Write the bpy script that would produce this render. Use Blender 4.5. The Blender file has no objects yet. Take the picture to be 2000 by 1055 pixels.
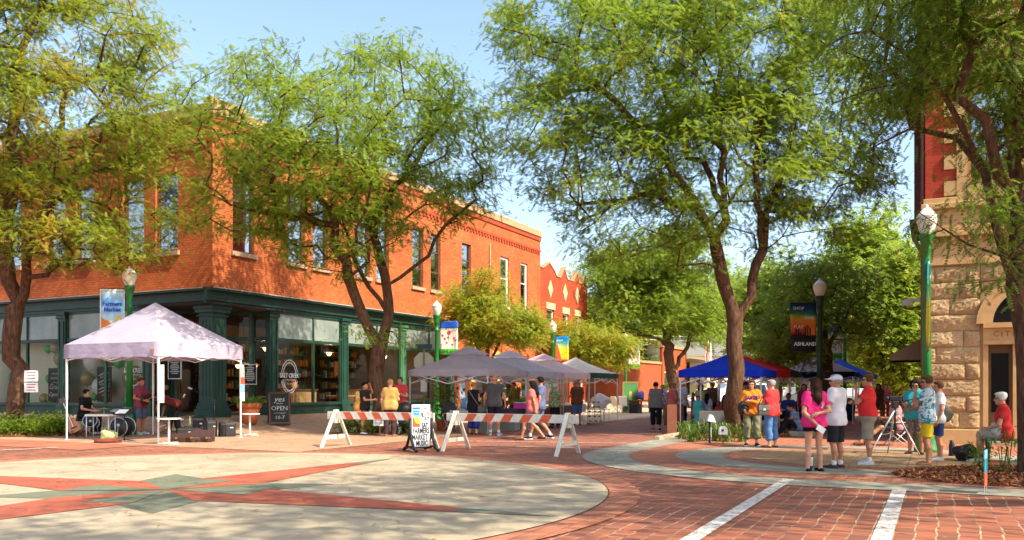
import bpy, bmesh, math, random
import numpy as np
from mathutils import Vector, Matrix, Quaternion, Euler
random.seed(7); rng = np.random.default_rng(7)
R = math.radians
scene = bpy.context.scene
COL = scene.collection
# ------------------------------------------------------------------ camera
CAMZ = 1.5
cam_d = bpy.data.cameras.new('camera'); cam = bpy.data.objects.new('camera', cam_d); COL.objects.link(cam)
cam.location = (0, 0, CAMZ); cam.rotation_euler = (R(90), 0, 0)
cam_d.sensor_width = 36; cam_d.lens = 36*1662/2000; cam_d.shift_y = (757-527.5)/2000
cam_d.clip_start = .1; cam_d.clip_end = 2500
scene.camera = cam
# ------------------------------------------------------------------ light
SUN_AZ = math.atan2(.80, -.60); SUN_EL = R(46)
sun_dir = Vector((math.sin(SUN_AZ)*math.cos(SUN_EL), math.cos(SUN_AZ)*math.cos(SUN_EL), math.sin(SUN_EL)))
world = bpy.data.worlds.new('World'); scene.world = world; world.use_nodes = True
nt = world.node_tree; nt.nodes.clear()
sky = nt.nodes.new('ShaderNodeTexSky'); sky.sky_type = 'NISHITA'; sky.sun_disc = False
sky.sun_elevation = SUN_EL; sky.sun_rotation = SUN_AZ; sky.air_density = 1.0; sky.dust_density = 2.2; sky.ozone_density = 1.2
bg = nt.nodes.new('ShaderNodeBackground'); bg.inputs[1].default_value = .15
wo = nt.nodes.new('ShaderNodeOutputWorld')
nt.links.new(sky.outputs[0], bg.inputs[0]); nt.links.new(bg.outputs[0], wo.inputs[0])
sd = bpy.data.lights.new('sun', 'SUN'); sd.energy = 3.7; sd.angle = R(.7); sd.color = (1, .91, .76)
so = bpy.data.objects.new('sun', sd); COL.objects.link(so)
so.rotation_euler = sun_dir.to_track_quat('Z', 'Y').to_euler(); so.location = (20, -20, 40)
vs = scene.view_settings
vs.view_transform = 'Standard'; vs.look = 'None'; vs.gamma = 1; vs.use_curve_mapping = False; vs.exposure = 1.28
scene.cycles.max_bounces = 6; scene.cycles.transparent_max_bounces = 12
# ------------------------------------------------------------------ frames
C0 = Vector((-10.56, 30.0, 0))                  # corner of the brick building
DR = Vector((.4470, .8945, 0)); DL = Vector((-.8945, .4470, 0))
ANG = math.atan2(DR.y, DR.x)
def W(a, b, z=0.0): return C0 + DR*a + DL*b + Vector((0, 0, z))
def loc_ab(p):
    d = Vector((p[0], p[1], 0)) - C0
    return d.dot(DR), d.dot(DL)
def H(x, y):                                    # ground height: pavement rises to the shop front
    a, b = loc_ab((x, y)); d = max(-a, -b)
    t = min(1, max(0, (3.2-d)/2.9)); return .43*t*t*(3-2*t)
def P(px, py, Y): return Vector(((px-1000)/1662*Y, Y, CAMZ+(757-py)/1662*Y))
def G(px, py):
    z = 0.0
    for _ in range(12):
        Y = 1662*(CAMZ-z)/(py-757); X = (px-1000)/1662*Y; z = .5*z+.5*H(X, Y)
    return Vector((X, Y, H(X, Y)))
# ------------------------------------------------------------------ objects
def tag(o, label=None, cat=None, group=None, kind=None):
    if label: o['label'] = label
    if cat: o['category'] = cat
    if group: o['group'] = group
    if kind: o['kind'] = kind
    return o
def thing(name, label, cat, loc=(0, 0, 0), rz=0, group=None):
    o = bpy.data.objects.new(name, None); COL.objects.link(o)
    o.location = loc; o.rotation_euler = (0, 0, rz); o.empty_display_size = .2
    return tag(o, label, cat, group)
def copy_tree(o, parent=None):
    c = o.copy(); COL.objects.link(c)
    if parent is not None: c.parent = parent
    for ch in list(o.children): copy_tree(ch, c)
    return c
def dup(o, label, loc, rz=0):
    c = copy_tree(o); c.location = loc; c.rotation_euler = (0, 0, rz); c['label'] = label; return c
def link_mesh(name, me, parent=None, mats=None):
    for m in (mats or []): me.materials.append(m)
    o = bpy.data.objects.new(name, me); COL.objects.link(o)
    if parent is not None: o.parent = parent
    return o
class MB:
    def __init__(s): s.v = []; s.f = []; s.m = []; s.sm = []; s.mi = 0; s.smooth = False
    def add(s, vs, fs):
        o = len(s.v); s.v += [tuple(v) for v in vs]
        for f in fs: s.f.append(tuple(i+o for i in f)); s.m.append(s.mi); s.sm.append(s.smooth)
    def box(s, c, d, rz=0, M=None):
        hx, hy, hz = d[0]/2, d[1]/2, d[2]/2
        vs = [Vector((x, y, z)) for x in (-hx, hx) for y in (-hy, hy) for z in (-hz, hz)]
        if M is None: M = Matrix.Rotation(rz, 3, 'Z')
        c = Vector(c); vs = [M @ v + c for v in vs]
        s.add(vs, [(0, 1, 3, 2), (4, 6, 7, 5), (0, 4, 5, 1), (2, 3, 7, 6), (0, 2, 6, 4), (1, 5, 7, 3)]); return s
    def lohi(s, lo, hi):
        return s.box([(a+b)/2 for a, b in zip(lo, hi)], [abs(b-a) for a, b in zip(lo, hi)])
    def beam(s, p, q, w, h, up=(0, 0, 1)):
        p, q = Vector(p), Vector(q); d = (q-p); L = d.length; d.normalize(); up = Vector(up)
        if abs(d.dot(up)) > .95: up = Vector((0, 1, 0))
        x = d; y = up.cross(x).normalized(); z = x.cross(y)
        M = Matrix((x, y, z)).transposed(); return s.box((p+q)/2, (L, w, h), M=M)
    def tube(s, pts, rad, n=8, cap=True):
        pts = [Vector(p) for p in pts]; N = len(pts)
        if not hasattr(rad, '__len__'): rad = [rad]*N
        vs = []; fs = []; nrm = None
        for i, p in enumerate(pts):
            t = (pts[min(i+1, N-1)]-pts[max(i-1, 0)])
            t = t.normalized() if t.length > 1e-9 else Vector((0, 0, 1))
            if nrm is None:
                nrm = t.cross(Vector((0, 0, 1)) if abs(t.z) < .9 else Vector((1, 0, 0))).normalized()
            nrm = (nrm-t*nrm.dot(t)).normalized(); bn = t.cross(nrm)
            for k in range(n):
                a = 2*math.pi*k/n; vs.append(p+(nrm*math.cos(a)+bn*math.sin(a))*rad[i])
        for i in range(N-1):
            for k in range(n):
                fs.append((i*n+k, i*n+(k+1) % n, (i+1)*n+(k+1) % n, (i+1)*n+k))
        sm = s.smooth; s.smooth = n > 5; s.add(vs, fs); s.smooth = False
        if cap:
            o = len(s.v)-len(vs)
            s.f.append(tuple(o+k for k in reversed(range(n)))); s.m.append(s.mi); s.sm.append(False)
            s.f.append(tuple(o+(N-1)*n+k for k in range(n))); s.m.append(s.mi); s.sm.append(False)
        s.smooth = sm; return s
    def lathe(s, prof, n=20, c=(0, 0, 0), sm=True, cap=True):
        c = Vector(c); vs = []; fs = []; N = len(prof)
        for r, z in prof:
            for k in range(n):
                a = 2*math.pi*k/n; vs.append(c+Vector((r*math.cos(a), r*math.sin(a), z)))
        for i in range(N-1):
            for k in range(n): fs.append((i*n+k, i*n+(k+1) % n, (i+1)*n+(k+1) % n, (i+1)*n+k))
        old = s.smooth; s.smooth = sm; s.add(vs, fs); s.smooth = False
        o = len(s.v)-len(vs)
        for ring, rev in ((0, True), (N-1, False)):
            if cap and prof[ring][0] > 1e-4:
                idx = [o+ring*n+k for k in range(n)]
                s.f.append(tuple(reversed(idx)) if rev else tuple(idx)); s.m.append(s.mi); s.sm.append(False)
        s.smooth = old; return s
    def ball(s, c, r, n=14):
        r = r if hasattr(r, '__len__') else (r, r, r); c = Vector(c); k = n//2; vs = []; fs = []
        for i in range(k+1):
            th = math.pi*i/k
            for j in range(n):
                a = 2*math.pi*j/n
                vs.append(c+Vector((r[0]*math.sin(th)*math.cos(a), r[1]*math.sin(th)*math.sin(a), -r[2]*math.cos(th))))
        for i in range(k):
            for j in range(n): fs.append((i*n+j, i*n+(j+1) % n, (i+1)*n+(j+1) % n, (i+1)*n+j))
        s.smooth = True; s.add(vs, fs); s.smooth = False; return s
    def prism(s, poly, M, d):                     # poly in (x,y) of matrix M, extruded along its z by d
        n = len(poly); vs = [M @ Vector((x, y, 0)) for x, y in poly]+[M @ Vector((x, y, d)) for x, y in poly]
        fs = [tuple(reversed(range(n))), tuple(range(n, 2*n))]+[(i, (i+1) % n, n+(i+1) % n, n+i) for i in range(n)]
        s.add(vs, fs); return s
    def poly(s, pts): s.add(pts, [tuple(range(len(pts)))]); return s
    def build(s, name, mats, par=None, bevel=0, uv=True):
        me = bpy.data.meshes.new(name); me.from_pydata(s.v, [], s.f)
        if not isinstance(mats, (list, tuple)): mats = [mats]
        o = link_mesh(name, me, par, mats)
        me.polygons.foreach_set('material_index', s.m); me.polygons.foreach_set('use_smooth', s.sm)
        if uv: box_uv(me)
        me.update()
        if bevel:
            b = o.modifiers.new('bevel', 'BEVEL'); b.width = bevel; b.segments = 2; b.limit_method = 'ANGLE'; b.angle_limit = R(40)
        return o
def box_uv(me):
    nl = len(me.loops); nv = len(me.vertices); npoly = len(me.polygons)
    if npoly == 0: return
    co = np.empty(nv*3); me.vertices.foreach_get('co', co); co = co.reshape(-1, 3)
    li = np.empty(nl, int); me.loops.foreach_get('vertex_index', li)
    nr = np.empty(npoly*3); me.polygons.foreach_get('normal', nr); nr = nr.reshape(-1, 3)
    tot = np.empty(npoly, int); me.polygons.foreach_get('loop_total', tot)
    n = np.repeat(nr, tot, axis=0); p = co[li]
    uv = np.empty((nl, 2)); horiz = np.abs(n[:, 2]) > .75
    t = np.stack([-n[:, 1], n[:, 0]], 1); t /= np.maximum(np.linalg.norm(t, axis=1, keepdims=True), 1e-6)
    t = np.where(np.abs(t) > .7, np.sign(t), t) if False else t
    uv[:, 0] = np.where(horiz, p[:, 0], p[:, 0]*t[:, 0]+p[:, 1]*t[:, 1]); uv[:, 1] = np.where(horiz, p[:, 1], p[:, 2])
    l = me.uv_layers.new(name='uv'); l.data.foreach_set('uv', uv.ravel())
def np_mesh(name, v, f, mats, par=None, smooth=False, mi=None):
    me = bpy.data.meshes.new(name); v = np.asarray(v, np.float32); f = np.asarray(f, np.int32); k = f.shape[1]
    me.vertices.add(len(v)); me.vertices.foreach_set('co', v.ravel())
    me.loops.add(f.size); me.loops.foreach_set('vertex_index', f.ravel())
    me.polygons.add(len(f)); me.polygons.foreach_set('loop_start', np.arange(0, f.size, k, dtype=np.int32))
    if smooth: me.polygons.foreach_set('use_smooth', np.ones(len(f), bool))
    if mi is not None: me.polygons.foreach_set('material_index', np.asarray(mi, np.int32))
    me.update(calc_edges=True); me.validate()
    return link_mesh(name, me, par, mats if isinstance(mats, (list, tuple)) else [mats])
# ------------------------------------------------------------------ materials
class N:
    def __init__(s, name):
        s.m = bpy.data.materials.new(name); s.m.use_nodes = True; s.t = s.m.node_tree; s.b = s.t.nodes['Principled BSDF']
    def n(s, typ, **kw):
        x = s.t.nodes.new('ShaderNode'+typ)
        for k, v in kw.items(): setattr(x, k, v)
        return x
    def l(s, a, b): s.t.links.new(a, b)
    def coord(s, kind='Object', scale=None):
        c = s.n('TexCoord').outputs[kind]
        if scale is not None:
            mp = s.n('Mapping'); mp.inputs['Scale'].default_value = scale; s.l(c, mp.inputs[0]); c = mp.outputs[0]
        return c
    def noise(s, co, scale=5, detail=3, rough=.6):
        x = s.n('TexNoise'); x.inputs['Scale'].default_value = scale; x.inputs['Detail'].default_value = detail
        x.inputs['Roughness'].default_value = rough; s.l(co, x.inputs['Vector']); return x.outputs['Fac']
    def ramp(s, fac, stops):
        r = s.n('ValToRGB'); e = r.color_ramp.elements
        while len(e) < len(stops): e.new(.5)
        for x, (p, c) in zip(e, stops): x.position = p; x.color = (*c, 1) if len(c) == 3 else c
        s.l(fac, r.inputs[0]); return r.outputs[0]
    def mix(s, fac, a, b, mode='MIX'):
        m = s.n('MixRGB', blend_type=mode)
        for i, v in ((0, fac), (1, a), (2, b)):
            if isinstance(v, (int, float)): m.inputs[i].default_value = v
            elif isinstance(v, tuple): m.inputs[i].default_value = (*v, 1)
            else: s.l(v, m.inputs[i])
        return m.outputs[0]
    def math(s, op, a, b=0.0):
        m = s.n('Math', operation=op)
        for i, v in ((0, a), (1, b)):
            if isinstance(v, (int, float)): m.inputs[i].default_value = v
            else: s.l(v, m.inputs[i])
        return m.outputs[0]
    def bump(s, h, st=.3, d=.02):
        b = s.n('Bump'); b.inputs['Strength'].default_value = st; b.inputs['Distance'].default_value = d
        s.l(h, b.inputs['Height']); s.l(b.outputs[0], s.b.inputs['Normal'])
    def set(s, rough=None, metal=None, spec=None, col=None):
        if rough is not None: s.b.inputs['Roughness'].default_value = rough
        if metal is not None: s.b.inputs['Metallic'].default_value = metal
        if spec is not None: s.b.inputs['Specular IOR Level'].default_value = spec
        if col is not None:
            if isinstance(col, tuple): s.b.inputs['Base Color'].default_value = (*col, 1)
            else: s.l(col, s.b.inputs['Base Color'])
        return s.m
def sc(c, k): return tuple(min(1, x*k) for x in c)
_mc = {}
def M(name, col, rough=.6, var=.14, scale=7, bump=0, metal=0, spec=.4, fine=True):
    if name in _mc: return _mc[name]
    x = N(name); co = x.coord(); f = x.noise(co, scale, 5, .65)
    c = x.ramp(f, [(.25, sc(col, 1-var)), (.75, sc(col, 1+var))])
    if bump: x.bump(x.noise(co, scale*6, 4), bump, .01)
    _mc[name] = x.set(rough, metal, spec, c); return _mc[name]
def brick_mat(name, c1, c2, mortar, bw=.215, rh=.075, ms=.008, stain=.25):
    x = N(name); uv = x.coord('UV'); b = x.n('TexBrick'); x.l(uv, b.inputs['Vector'])
    b.inputs['Scale'].default_value = 1; b.inputs['Brick Width'].default_value = bw; b.inputs['Row Height'].default_value = rh
    b.inputs['Mortar Size'].default_value = ms; b.inputs['Mortar Smooth'].default_value = .3
    b.inputs['Color1'].default_value = (*c1, 1); b.inputs['Color2'].default_value = (*c2, 1); b.inputs['Mortar'].default_value = (*mortar, 1)
    co = x.coord(); f = x.noise(co, .55, 6, .65); g = x.noise(co, 9, 3)
    c = x.mix(1, b.outputs[0], x.ramp(f, [(.3, sc((1, .93, .85), 1-stain)), (.7, (1, 1, 1))]), 'MULTIPLY')
    c = x.mix(.5, c, x.ramp(g, [(.3, (.72, .7, .7)), (.7, (1, 1, 1))]), 'MULTIPLY')
    x.bump(x.math('SUBTRACT', x.math('MULTIPLY', g, .3), b.outputs['Fac']), .5, .012)
    return x.set(.85, 0, .2, c)
def text_geo(body, size, align='CENTER', extrude=.002, shear=0, bold=0):
    cu = bpy.data.curves.new('lettering', 'FONT'); cu.body = body; cu.size = size; cu.align_x = align; cu.align_y = 'CENTER'
    cu.extrude = extrude; cu.shear = shear; cu.resolution_u = 2; cu.offset = bold
    o = bpy.data.objects.new('lettering', cu); COL.objects.link(o)
    dg = bpy.context.evaluated_depsgraph_get(); me = bpy.data.meshes.new_from_object(o.evaluated_get(dg))
    bpy.data.objects.remove(o); bpy.data.curves.remove(cu); return me
def lettering(body, size, mat, par, loc, rot=(R(90), 0, 0), sx=1.0, name='lettering', **kw):
    me = text_geo(body, size, **kw); o = link_mesh(name, me, par, [mat]); o.location = loc; o.rotation_euler = rot; o.scale = (sx, 1, 1); return o
# ================================================================== GROUND
def road_brick():
    x = N('road brick'); g = x.coord('Object')
    mp = x.n('Mapping'); mp.inputs['Rotation'].default_value = (0, 0, -ANG); x.l(g, mp.inputs[0])
    nz = x.n('TexNoise'); nz.inputs['Scale'].default_value = 1.6; nz.inputs['Detail'].default_value = 3; x.l(g, nz.inputs['Vector'])
    sub = x.n('VectorMath', operation='SUBTRACT'); x.l(nz.outputs['Color'], sub.inputs[0]); sub.inputs[1].default_value = (.5, .5, .5)
    scl = x.n('VectorMath', operation='SCALE'); x.l(sub.outputs[0], scl.inputs[0]); scl.inputs['Scale'].default_value = .10
    add = x.n('VectorMath', operation='ADD'); x.l(mp.outputs[0], add.inputs[0]); x.l(scl.outputs[0], add.inputs[1])
    b = x.n('TexBrick'); x.l(add.outputs[0], b.inputs['Vector'])
    b.inputs['Scale'].default_value = 1; b.inputs['Brick Width'].default_value = .1; b.inputs['Row Height'].default_value = .2
    b.inputs['Mortar Size'].default_value = .005; b.inputs['Bias'].default_value = -.1; b.inputs['Mortar Smooth'].default_value = .2
    b.inputs['Color1'].default_value = (.47, .15, .072, 1); b.inputs['Color2'].default_value = (.19, .082, .055, 1); b.inputs['Mortar'].default_value = (.12, .06, .04, 1)
    sx = x.n('SeparateXYZ'); x.l(add.outputs[0], sx.inputs[0])
    fr = x.math('FRACT', x.math('DIVIDE', sx.outputs[1], .2)); d = x.math('ABSOLUTE', x.math('SUBTRACT', fr, .5))
    n1 = x.noise(g, 9, 4, .7); n2 = x.noise(g, .55, 4)
    wid = x.math('ADD', .462, x.math('MULTIPLY', x.math('SUBTRACT', n1, .5), .2))
    joint = x.math('GREATER_THAN', d, wid)
    patch = x.math('MULTIPLY', x.ramp(n2, [(.36, (.1, .1, .1)), (.58, (1, 1, 1))]), x.ramp(x.noise(g, 3.2, 4, .7), [(.33, (.15, .15, .15)), (.45, (1, 1, 1))]))
    jf = x.math('MULTIPLY', joint, x.math('MULTIPLY', patch, .85))
    big = x.ramp(x.noise(g, .3, 5), [(.3, (.62, .6, .62)), (.7, (1.0, 1.0, 1.0))])
    c = x.mix(1, b.outputs[0], big, 'MULTIPLY')
    c = x.mix(.35, c, x.ramp(x.noise(g, 4, 5, .7), [(.3, (.45, .4, .4)), (.7, (1, 1, 1))]), 'MULTIPLY')
    c = x.mix(jf, c, (.50, .36, .21))
    x.bump(x.math('SUBTRACT', x.math('MULTIPLY', n1, .5), x.math('MAXIMUM', b.outputs['Fac'], joint)), .6, .015)
    return x.set(.75, 0, .35, c)
def slab_mat(name, col, var=.16, grid=None, rot=0, rough=.8):
    x = N(name); g = x.coord('Object')
    c = x.ramp(x.noise(g, .45, 6, .65), [(.3, sc(col, 1-var)), (.7, sc(col, 1+var))])
    c = x.mix(.6, c, x.ramp(x.noise(g, 5, 6, .75), [(.35, (.74, .72, .7)), (.6, (1, 1, 1))]), 'MULTIPLY')
    c = x.mix(.25, c, x.ramp(x.noise(g, 90, 2), [(.3, (.6, .6, .6)), (.7, (1, 1, 1))]), 'MULTIPLY')
    if grid:
        mp = x.n('Mapping'); mp.inputs['Rotation'].default_value = (0, 0, -ANG+rot); x.l(g, mp.inputs[0])
        b = x.n('TexBrick', offset=0); x.l(mp.outputs[0], b.inputs['Vector']); b.inputs['Scale'].default_value = 1
        b.inputs['Brick Width'].default_value = grid; b.inputs['Row Height'].default_value = grid; b.inputs['Mortar Size'].default_value = .012
        c = x.mix(x.math('MULTIPLY', b.outputs['Fac'], .65), c, sc(col, .35))
    # hairline cracks
    v = x.n('TexVoronoi', feature='DISTANCE_TO_EDGE'); v.inputs['Scale'].default_value = .35
    wn = x.n('TexNoise'); wn.inputs['Scale'].default_value = 2; x.l(g, wn.inputs[0])
    ad = x.n('VectorMath', operation='ADD'); x.l(g, ad.inputs[0]); x.l(wn.outputs['Color'], ad.inputs[1]); x.l(ad.outputs[0], v.inputs['Vector'])
    cr = x.math('MULTIPLY', x.math('LESS_THAN', v.outputs['Distance'], .006), .45)
    c = x.mix(cr, c, sc(col, .3))
    sp = x.n('TexVoronoi'); sp.inputs['Scale'].default_value = 2.3; x.l(g, sp.inputs['Vector']); dot = x.math('LESS_THAN', sp.outputs['Distance'], .035); c = x.mix(x.math('MULTIPLY', dot, .5), c, sc(col, .4))
    wr = x.n('TexNoise'); wr.inputs['Scale'].default_value = .9; wr.inputs['Detail'].default_value = 7; wr.inputs['Distortion'].default_value = 1.6; x.l(g, wr.inputs[0]); c = x.mix(.55, c, x.ramp(wr.outputs['Fac'], [(.36, (.62, .59, .56)), (.5, (1, 1, 1)), (.7, (.88, .86, .84))]), 'MULTIPLY')
    x.bump(x.noise(g, 60, 3), .25, .01); return x.set(rough, 0, .3, c)
MAT_ROAD = road_brick()
MAT_CONC = slab_mat('compass concrete', (.43, .35, .23))
MAT_WALK = slab_mat('pavement concrete', (.45, .275, .165), grid=1.5)
MAT_WALK2 = slab_mat('far pavement concrete', (.52, .42, .28), grid=1.5)
MAT_GREY = slab_mat('grey concrete band', (.32, .30, .23))
MAT_REDP = slab_mat('red paving', (.44, .165, .09), grid=.22)
MAT_REDS = slab_mat('red star concrete', (.40, .105, .055), var=.2)
MAT_GRNS = slab_mat('green star concrete', (.17, .18, .115), var=.12)
MAT_TAN = slab_mat('tan paving', (.38, .24, .12), grid=.5)
MAT_LINE = None
def line_mat():
    x = N('worn road paint'); g = x.coord(); n = x.noise(g, 14, 5, .75)
    c = x.ramp(n, [(.40, (.24, .10, .055)), (.48, (.56, .53, .47)), (.8, (.66, .63, .57))]); return x.set(.6, 0, .3, c)
MAT_LINE = line_mat()
MAT_MULCH = M('mulch', (.2, .075, .035), .9, .6, 30, .9)
def sheet(name, pts, z, mat):
    mb = MB(); mb.poly([(p[0], p[1], z) for p in pts]); o = mb.build(name, mat); return tag(o, kind='structure')
# one sheet to the horizon
mb = MB(); S = 900; mb.poly([(-S, -120, 0), (S, -120, 0), (S, 1500, 0), (-S, 1500, 0)])
tag(mb.build('ground', MAT_ROAD), kind='structure')
def circ(c, r, n=96, a0=0, a1=360): return [(c[0]+r*math.cos(R(a0+(a1-a0)*i/n)), c[1]+r*math.sin(R(a0+(a1-a0)*i/n))) for i in range(n+(a1-a0 < 360))]
CC = (-5.1, 12.75)
def ring(name, c, r0, r1, z, mat, a0=0, a1=360, n=96):
    mb = MB(); A = circ(c, r0, n, a0, a1); B = circ(c, r1, n, a0, a1); k = len(A)
    mb.add([(*p, z) for p in A]+[(*p, z) for p in B], [(i, (i+1) % k, k+(i+1) % k, k+i)[::-1] for i in range(k if a1-a0 >= 360 else k-1)])
    return tag(mb.build(name, mat), kind='structure')
def tilez(x, y): return H(x, y)
# left pavement as a grid that follows the ground height
def walk_grid(name, a0, a1, b0, b1, dz, mat, step=.5, inside=None):
    na = max(1, round((a1-a0)/step)); nb = max(1, round((b1-b0)/step)); vs = []; fs = []
    for i in range(na+1):
        for j in range(nb+1):
            p = W(a0+(a1-a0)*i/na, b0+(b1-b0)*j/nb); vs.append((p.x, p.y, H(p.x, p.y)+dz))
    for i in range(na):
        for j in range(nb): q = i*(nb+1)+j; fs.append((q, q+nb+1, q+nb+2, q+1))
    o = np_mesh(name, vs, fs, mat, smooth=True); return tag(o, kind='structure')
walk_grid('pavement', -6.7, 9, -9.6, 30, .008, MAT_WALK)
walk_grid('far_pavement', 9, 75, -10.2, 3, .008, MAT_WALK2, 1.0)
ring('red_brick_ring', CC, 6.52, 6.95, .016, MAT_REDP)
mbx = MB(); mbx.poly([(*W(-8.6, b, .012).xy, .012) for b in (-4.6,)]+[W(-8.6, 32, .012), W(-6.7, 32, .012), W(-6.7, -4.6, .012)])
tag(mbx.build('red_paving_band', MAT_REDP), kind='structure')
sheet('compass_disc', circ(CC, 6.5), .020, MAT_CONC)
def star():
    mr = MB(); mg = MB(); ml = MB()
    SC = (-4.98, 12.25)
    def pol(r, d): return (SC[0]+r*math.cos(R(d)), SC[1]+r*math.sin(R(d)))
    base = math.degrees(ANG)
    for k in range(4):                          # short points
        d = base+45+90*k; t = pol(2.4, d); s = pol(1.35, d-27); e = pol(1.35, d+27)
        mg.poly([(*SC, .024), (*s, .024), (*t, .024), (*e, .024)])
    for k in range(4):                          # long points, half red half green inside the hub
        d = base+90*k+2; s = pol(1.4, d-30); e = pol(1.4, d+30); t = pol(4.75, d); w = .17
        tl = pol(math.hypot(4.75, w), d+math.degrees(math.atan2(w, 4.75))); tr = pol(math.hypot(4.75, w), d-math.degrees(math.atan2(w, 4.75)))
        mr.poly([(*SC, .028), (*s, .028), (*tr, .028), (*tl, .028), (*e, .028)])
        hub = [(*SC, .032)]+[(*pol(1.4, d+30*q/6), .032) for q in range(0, 7)]
        mg.poly(hub)
        mg.poly([(*tr, .028), (*pol(6.1, d), .028), (*tl, .028)])
    o = mr.build('compass_star_red', MAT_REDS); tag(o, kind='structure')
    o = mg.build('compass_star_green', MAT_GRNS); tag(o, kind='structure')
star()
# rounded corner on the right: concentric paving bands
RC = (7.25, 17.9)
def corner_poly(r):                             # band edge: along the far street, round the corner, along the near street
    a0 = math.degrees(ANG)+90; pts = []
    p = Vector((*RC, 0))
    st = p+DL*r+DR*42; pts.append((st.x, st.y))
    for i in range(41):
        d = a0+i*90/40; pts.append((RC[0]+r*math.cos(R(d)), RC[1]+r*math.sin(R(d))))
    en = p-DR*r-DL*40; pts.append((en.x, en.y))
    pts.append(tuple((p-DL*40).xy)); pts.append(tuple((p-DL*40+DR*42).xy)); return pts[::-1]
for i, (r, m, nm) in enumerate(((5.75, MAT_GREY, 'grey_paving_band'), (4.75, MAT_REDP, 'red_paving_walk'), (3.75, MAT_GREY, 'inner_grey_band'), (2.75, MAT_REDP, 'inner_red_band'), (2.3, MAT_TAN, 'tan_paving'))):
    if i < 2: sheet(nm, corner_poly(r), .010+.004*i, m)
    else: sheet(nm, circ(RC, r), .010+.004*i, m)
# kerb that rises from the corner along the far street on the right
mb = MB(); p0 = Vector((*RC, 0))+DL*5.6+DR*4.2
mb.beam(p0+Vector((0, 0, .05)), p0+DR*38+Vector((0, 0, .05)), .16, .14)
tag(mb.build('kerb', MAT_WALK2, bevel=.02), kind='structure')
mb = MB(); p0 = W(10, -10.25); mb.beam(p0+Vector((0, 0, .03)), W(75, -10.25)+Vector((0, 0, .03)), .16, .1)
tag(mb.build('far_kerb', MAT_WALK2, bevel=.02), kind='structure')
# painted lines
def stripe(name, p, q, w, z=.026):
    p = Vector((p[0], p[1], 0)); q = Vector((q[0], q[1], 0)); d = (q-p).normalized(); n = Vector((-d.y, d.x, 0))*w*.46
    return sheet(name, [p-n, q-n, q+n, p+n], z, MAT_LINE)
for nm, A, B, w in (('crosswalk_line', (1540, 937), (1375, 1064), .19), ('crosswalk_line', (1757, 957), (1706, 1064), .2)):
    a, b = G(*A), G(*B); b = a+DR*(-(a-b).length-3); stripe(nm, a, b, w, .012)
for A, B in (((893, 862.5), (1284, 868)), ((893, 870.5), (1272, 880))): stripe('stop_line', G(*A), G(*B), .1, .022)
stripe('pavement_line', G(-60, 884), G(112, 876), .13, .024)
# ================================================================== BUILDINGS
MAT_BRICK = brick_mat('orange red brick', (.72, .19, .05), (.52, .12, .034), (.40, .12, .05), rh=.088, ms=.013, stain=.36)
MAT_BRICK2 = brick_mat('deep red brick', (.56, .09, .03), (.42, .06, .02), (.3, .09, .045))
MAT_BRICK3 = brick_mat('low shop brick', (.55, .13, .045), (.46, .1, .035), (.36, .12, .06))
MAT_COPE = M('tan coping', (.44, .25, .12), .8, .25, 3, .3)
MAT_CREAM = M('cream trim', (.62, .45, .22), .7, .15, 3)
MAT_GREEN = M('dark green paint', (.013, .052, .034), .42, .35, 2.2, .12)
MAT_GREENL = M('weathered green paint', (.05, .15, .075), .5, .3, 2.5, .15)
MAT_STEEL = M('pale flashing', (.42, .40, .36), .5, .12, 4)
MAT_FRAMEB = M('brown window frame', (.11, .055, .028), .5, .2, 6)
MAT_FRAMEW = M('white window frame', (.70, .66, .58), .5, .1, 6)
MAT_STONE = M('stone sill', (.42, .27, .17), .85, .25, 6, .3)
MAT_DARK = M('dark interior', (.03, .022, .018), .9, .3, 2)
MAT_BLIND = M('roller blind', (.55, .53, .45), .8, .1, 3)
MAT_BLACK = M('black metal', (.012, .012, .013), .45, .2, 9)
MAT_WHITE = M('white paint', (.78, .75, .68), .5, .07, 8)
def glass(name, tint, trans, rough=.02):
    x = N(name); t = x.t; out = t.nodes['Material Output']
    g = x.n('BsdfGlossy'); g.inputs['Roughness'].default_value = rough; g.inputs['Color'].default_value = (.9, .95, 1, 1)
    tr = x.n('BsdfTransparent'); tr.inputs[0].default_value = (*tint, 1)
    fr = x.n('Fresnel'); fr.inputs[0].default_value = 1.33
    co = x.coord(); b = x.n('Bump'); b.inputs['Strength'].default_value = .05; b.inputs['Distance'].default_value = .05; x.l(x.noise(co, .9, 2), b.inputs['Height'])
    x.l(b.outputs[0], g.inputs['Normal'])
    f = x.math('MINIMUM', x.math('ADD', fr.outputs[0], trans), 1.0)
    mx = x.n('MixShader'); x.l(f, mx.inputs[0]); x.l(tr.outputs[0], mx.inputs[1]); x.l(g.outputs[0], mx.inputs[2]); x.l(mx.outputs[0], out.inputs[0])
    return x.m
MAT_SHOPGLASS = glass('shop glass', (.9, .92, .88), -.005)
MAT_DOORGLASS = M('black door glass', (.008, .008, .009), .2, .2, 3, spec=.12)
MAT_UPGLASS = glass('upper glass', (.35, .42, .45), .42)
def frost():
    x = N('frosted transom glass'); co = x.coord(); c = x.ramp(x.noise(co, .8, 3), [(.3, (.15, .19, .17)), (.75, (.34, .38, .33))]); x.set(.22, 0, .8, c)
    return x.m
MAT_FROST = frost()
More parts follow.
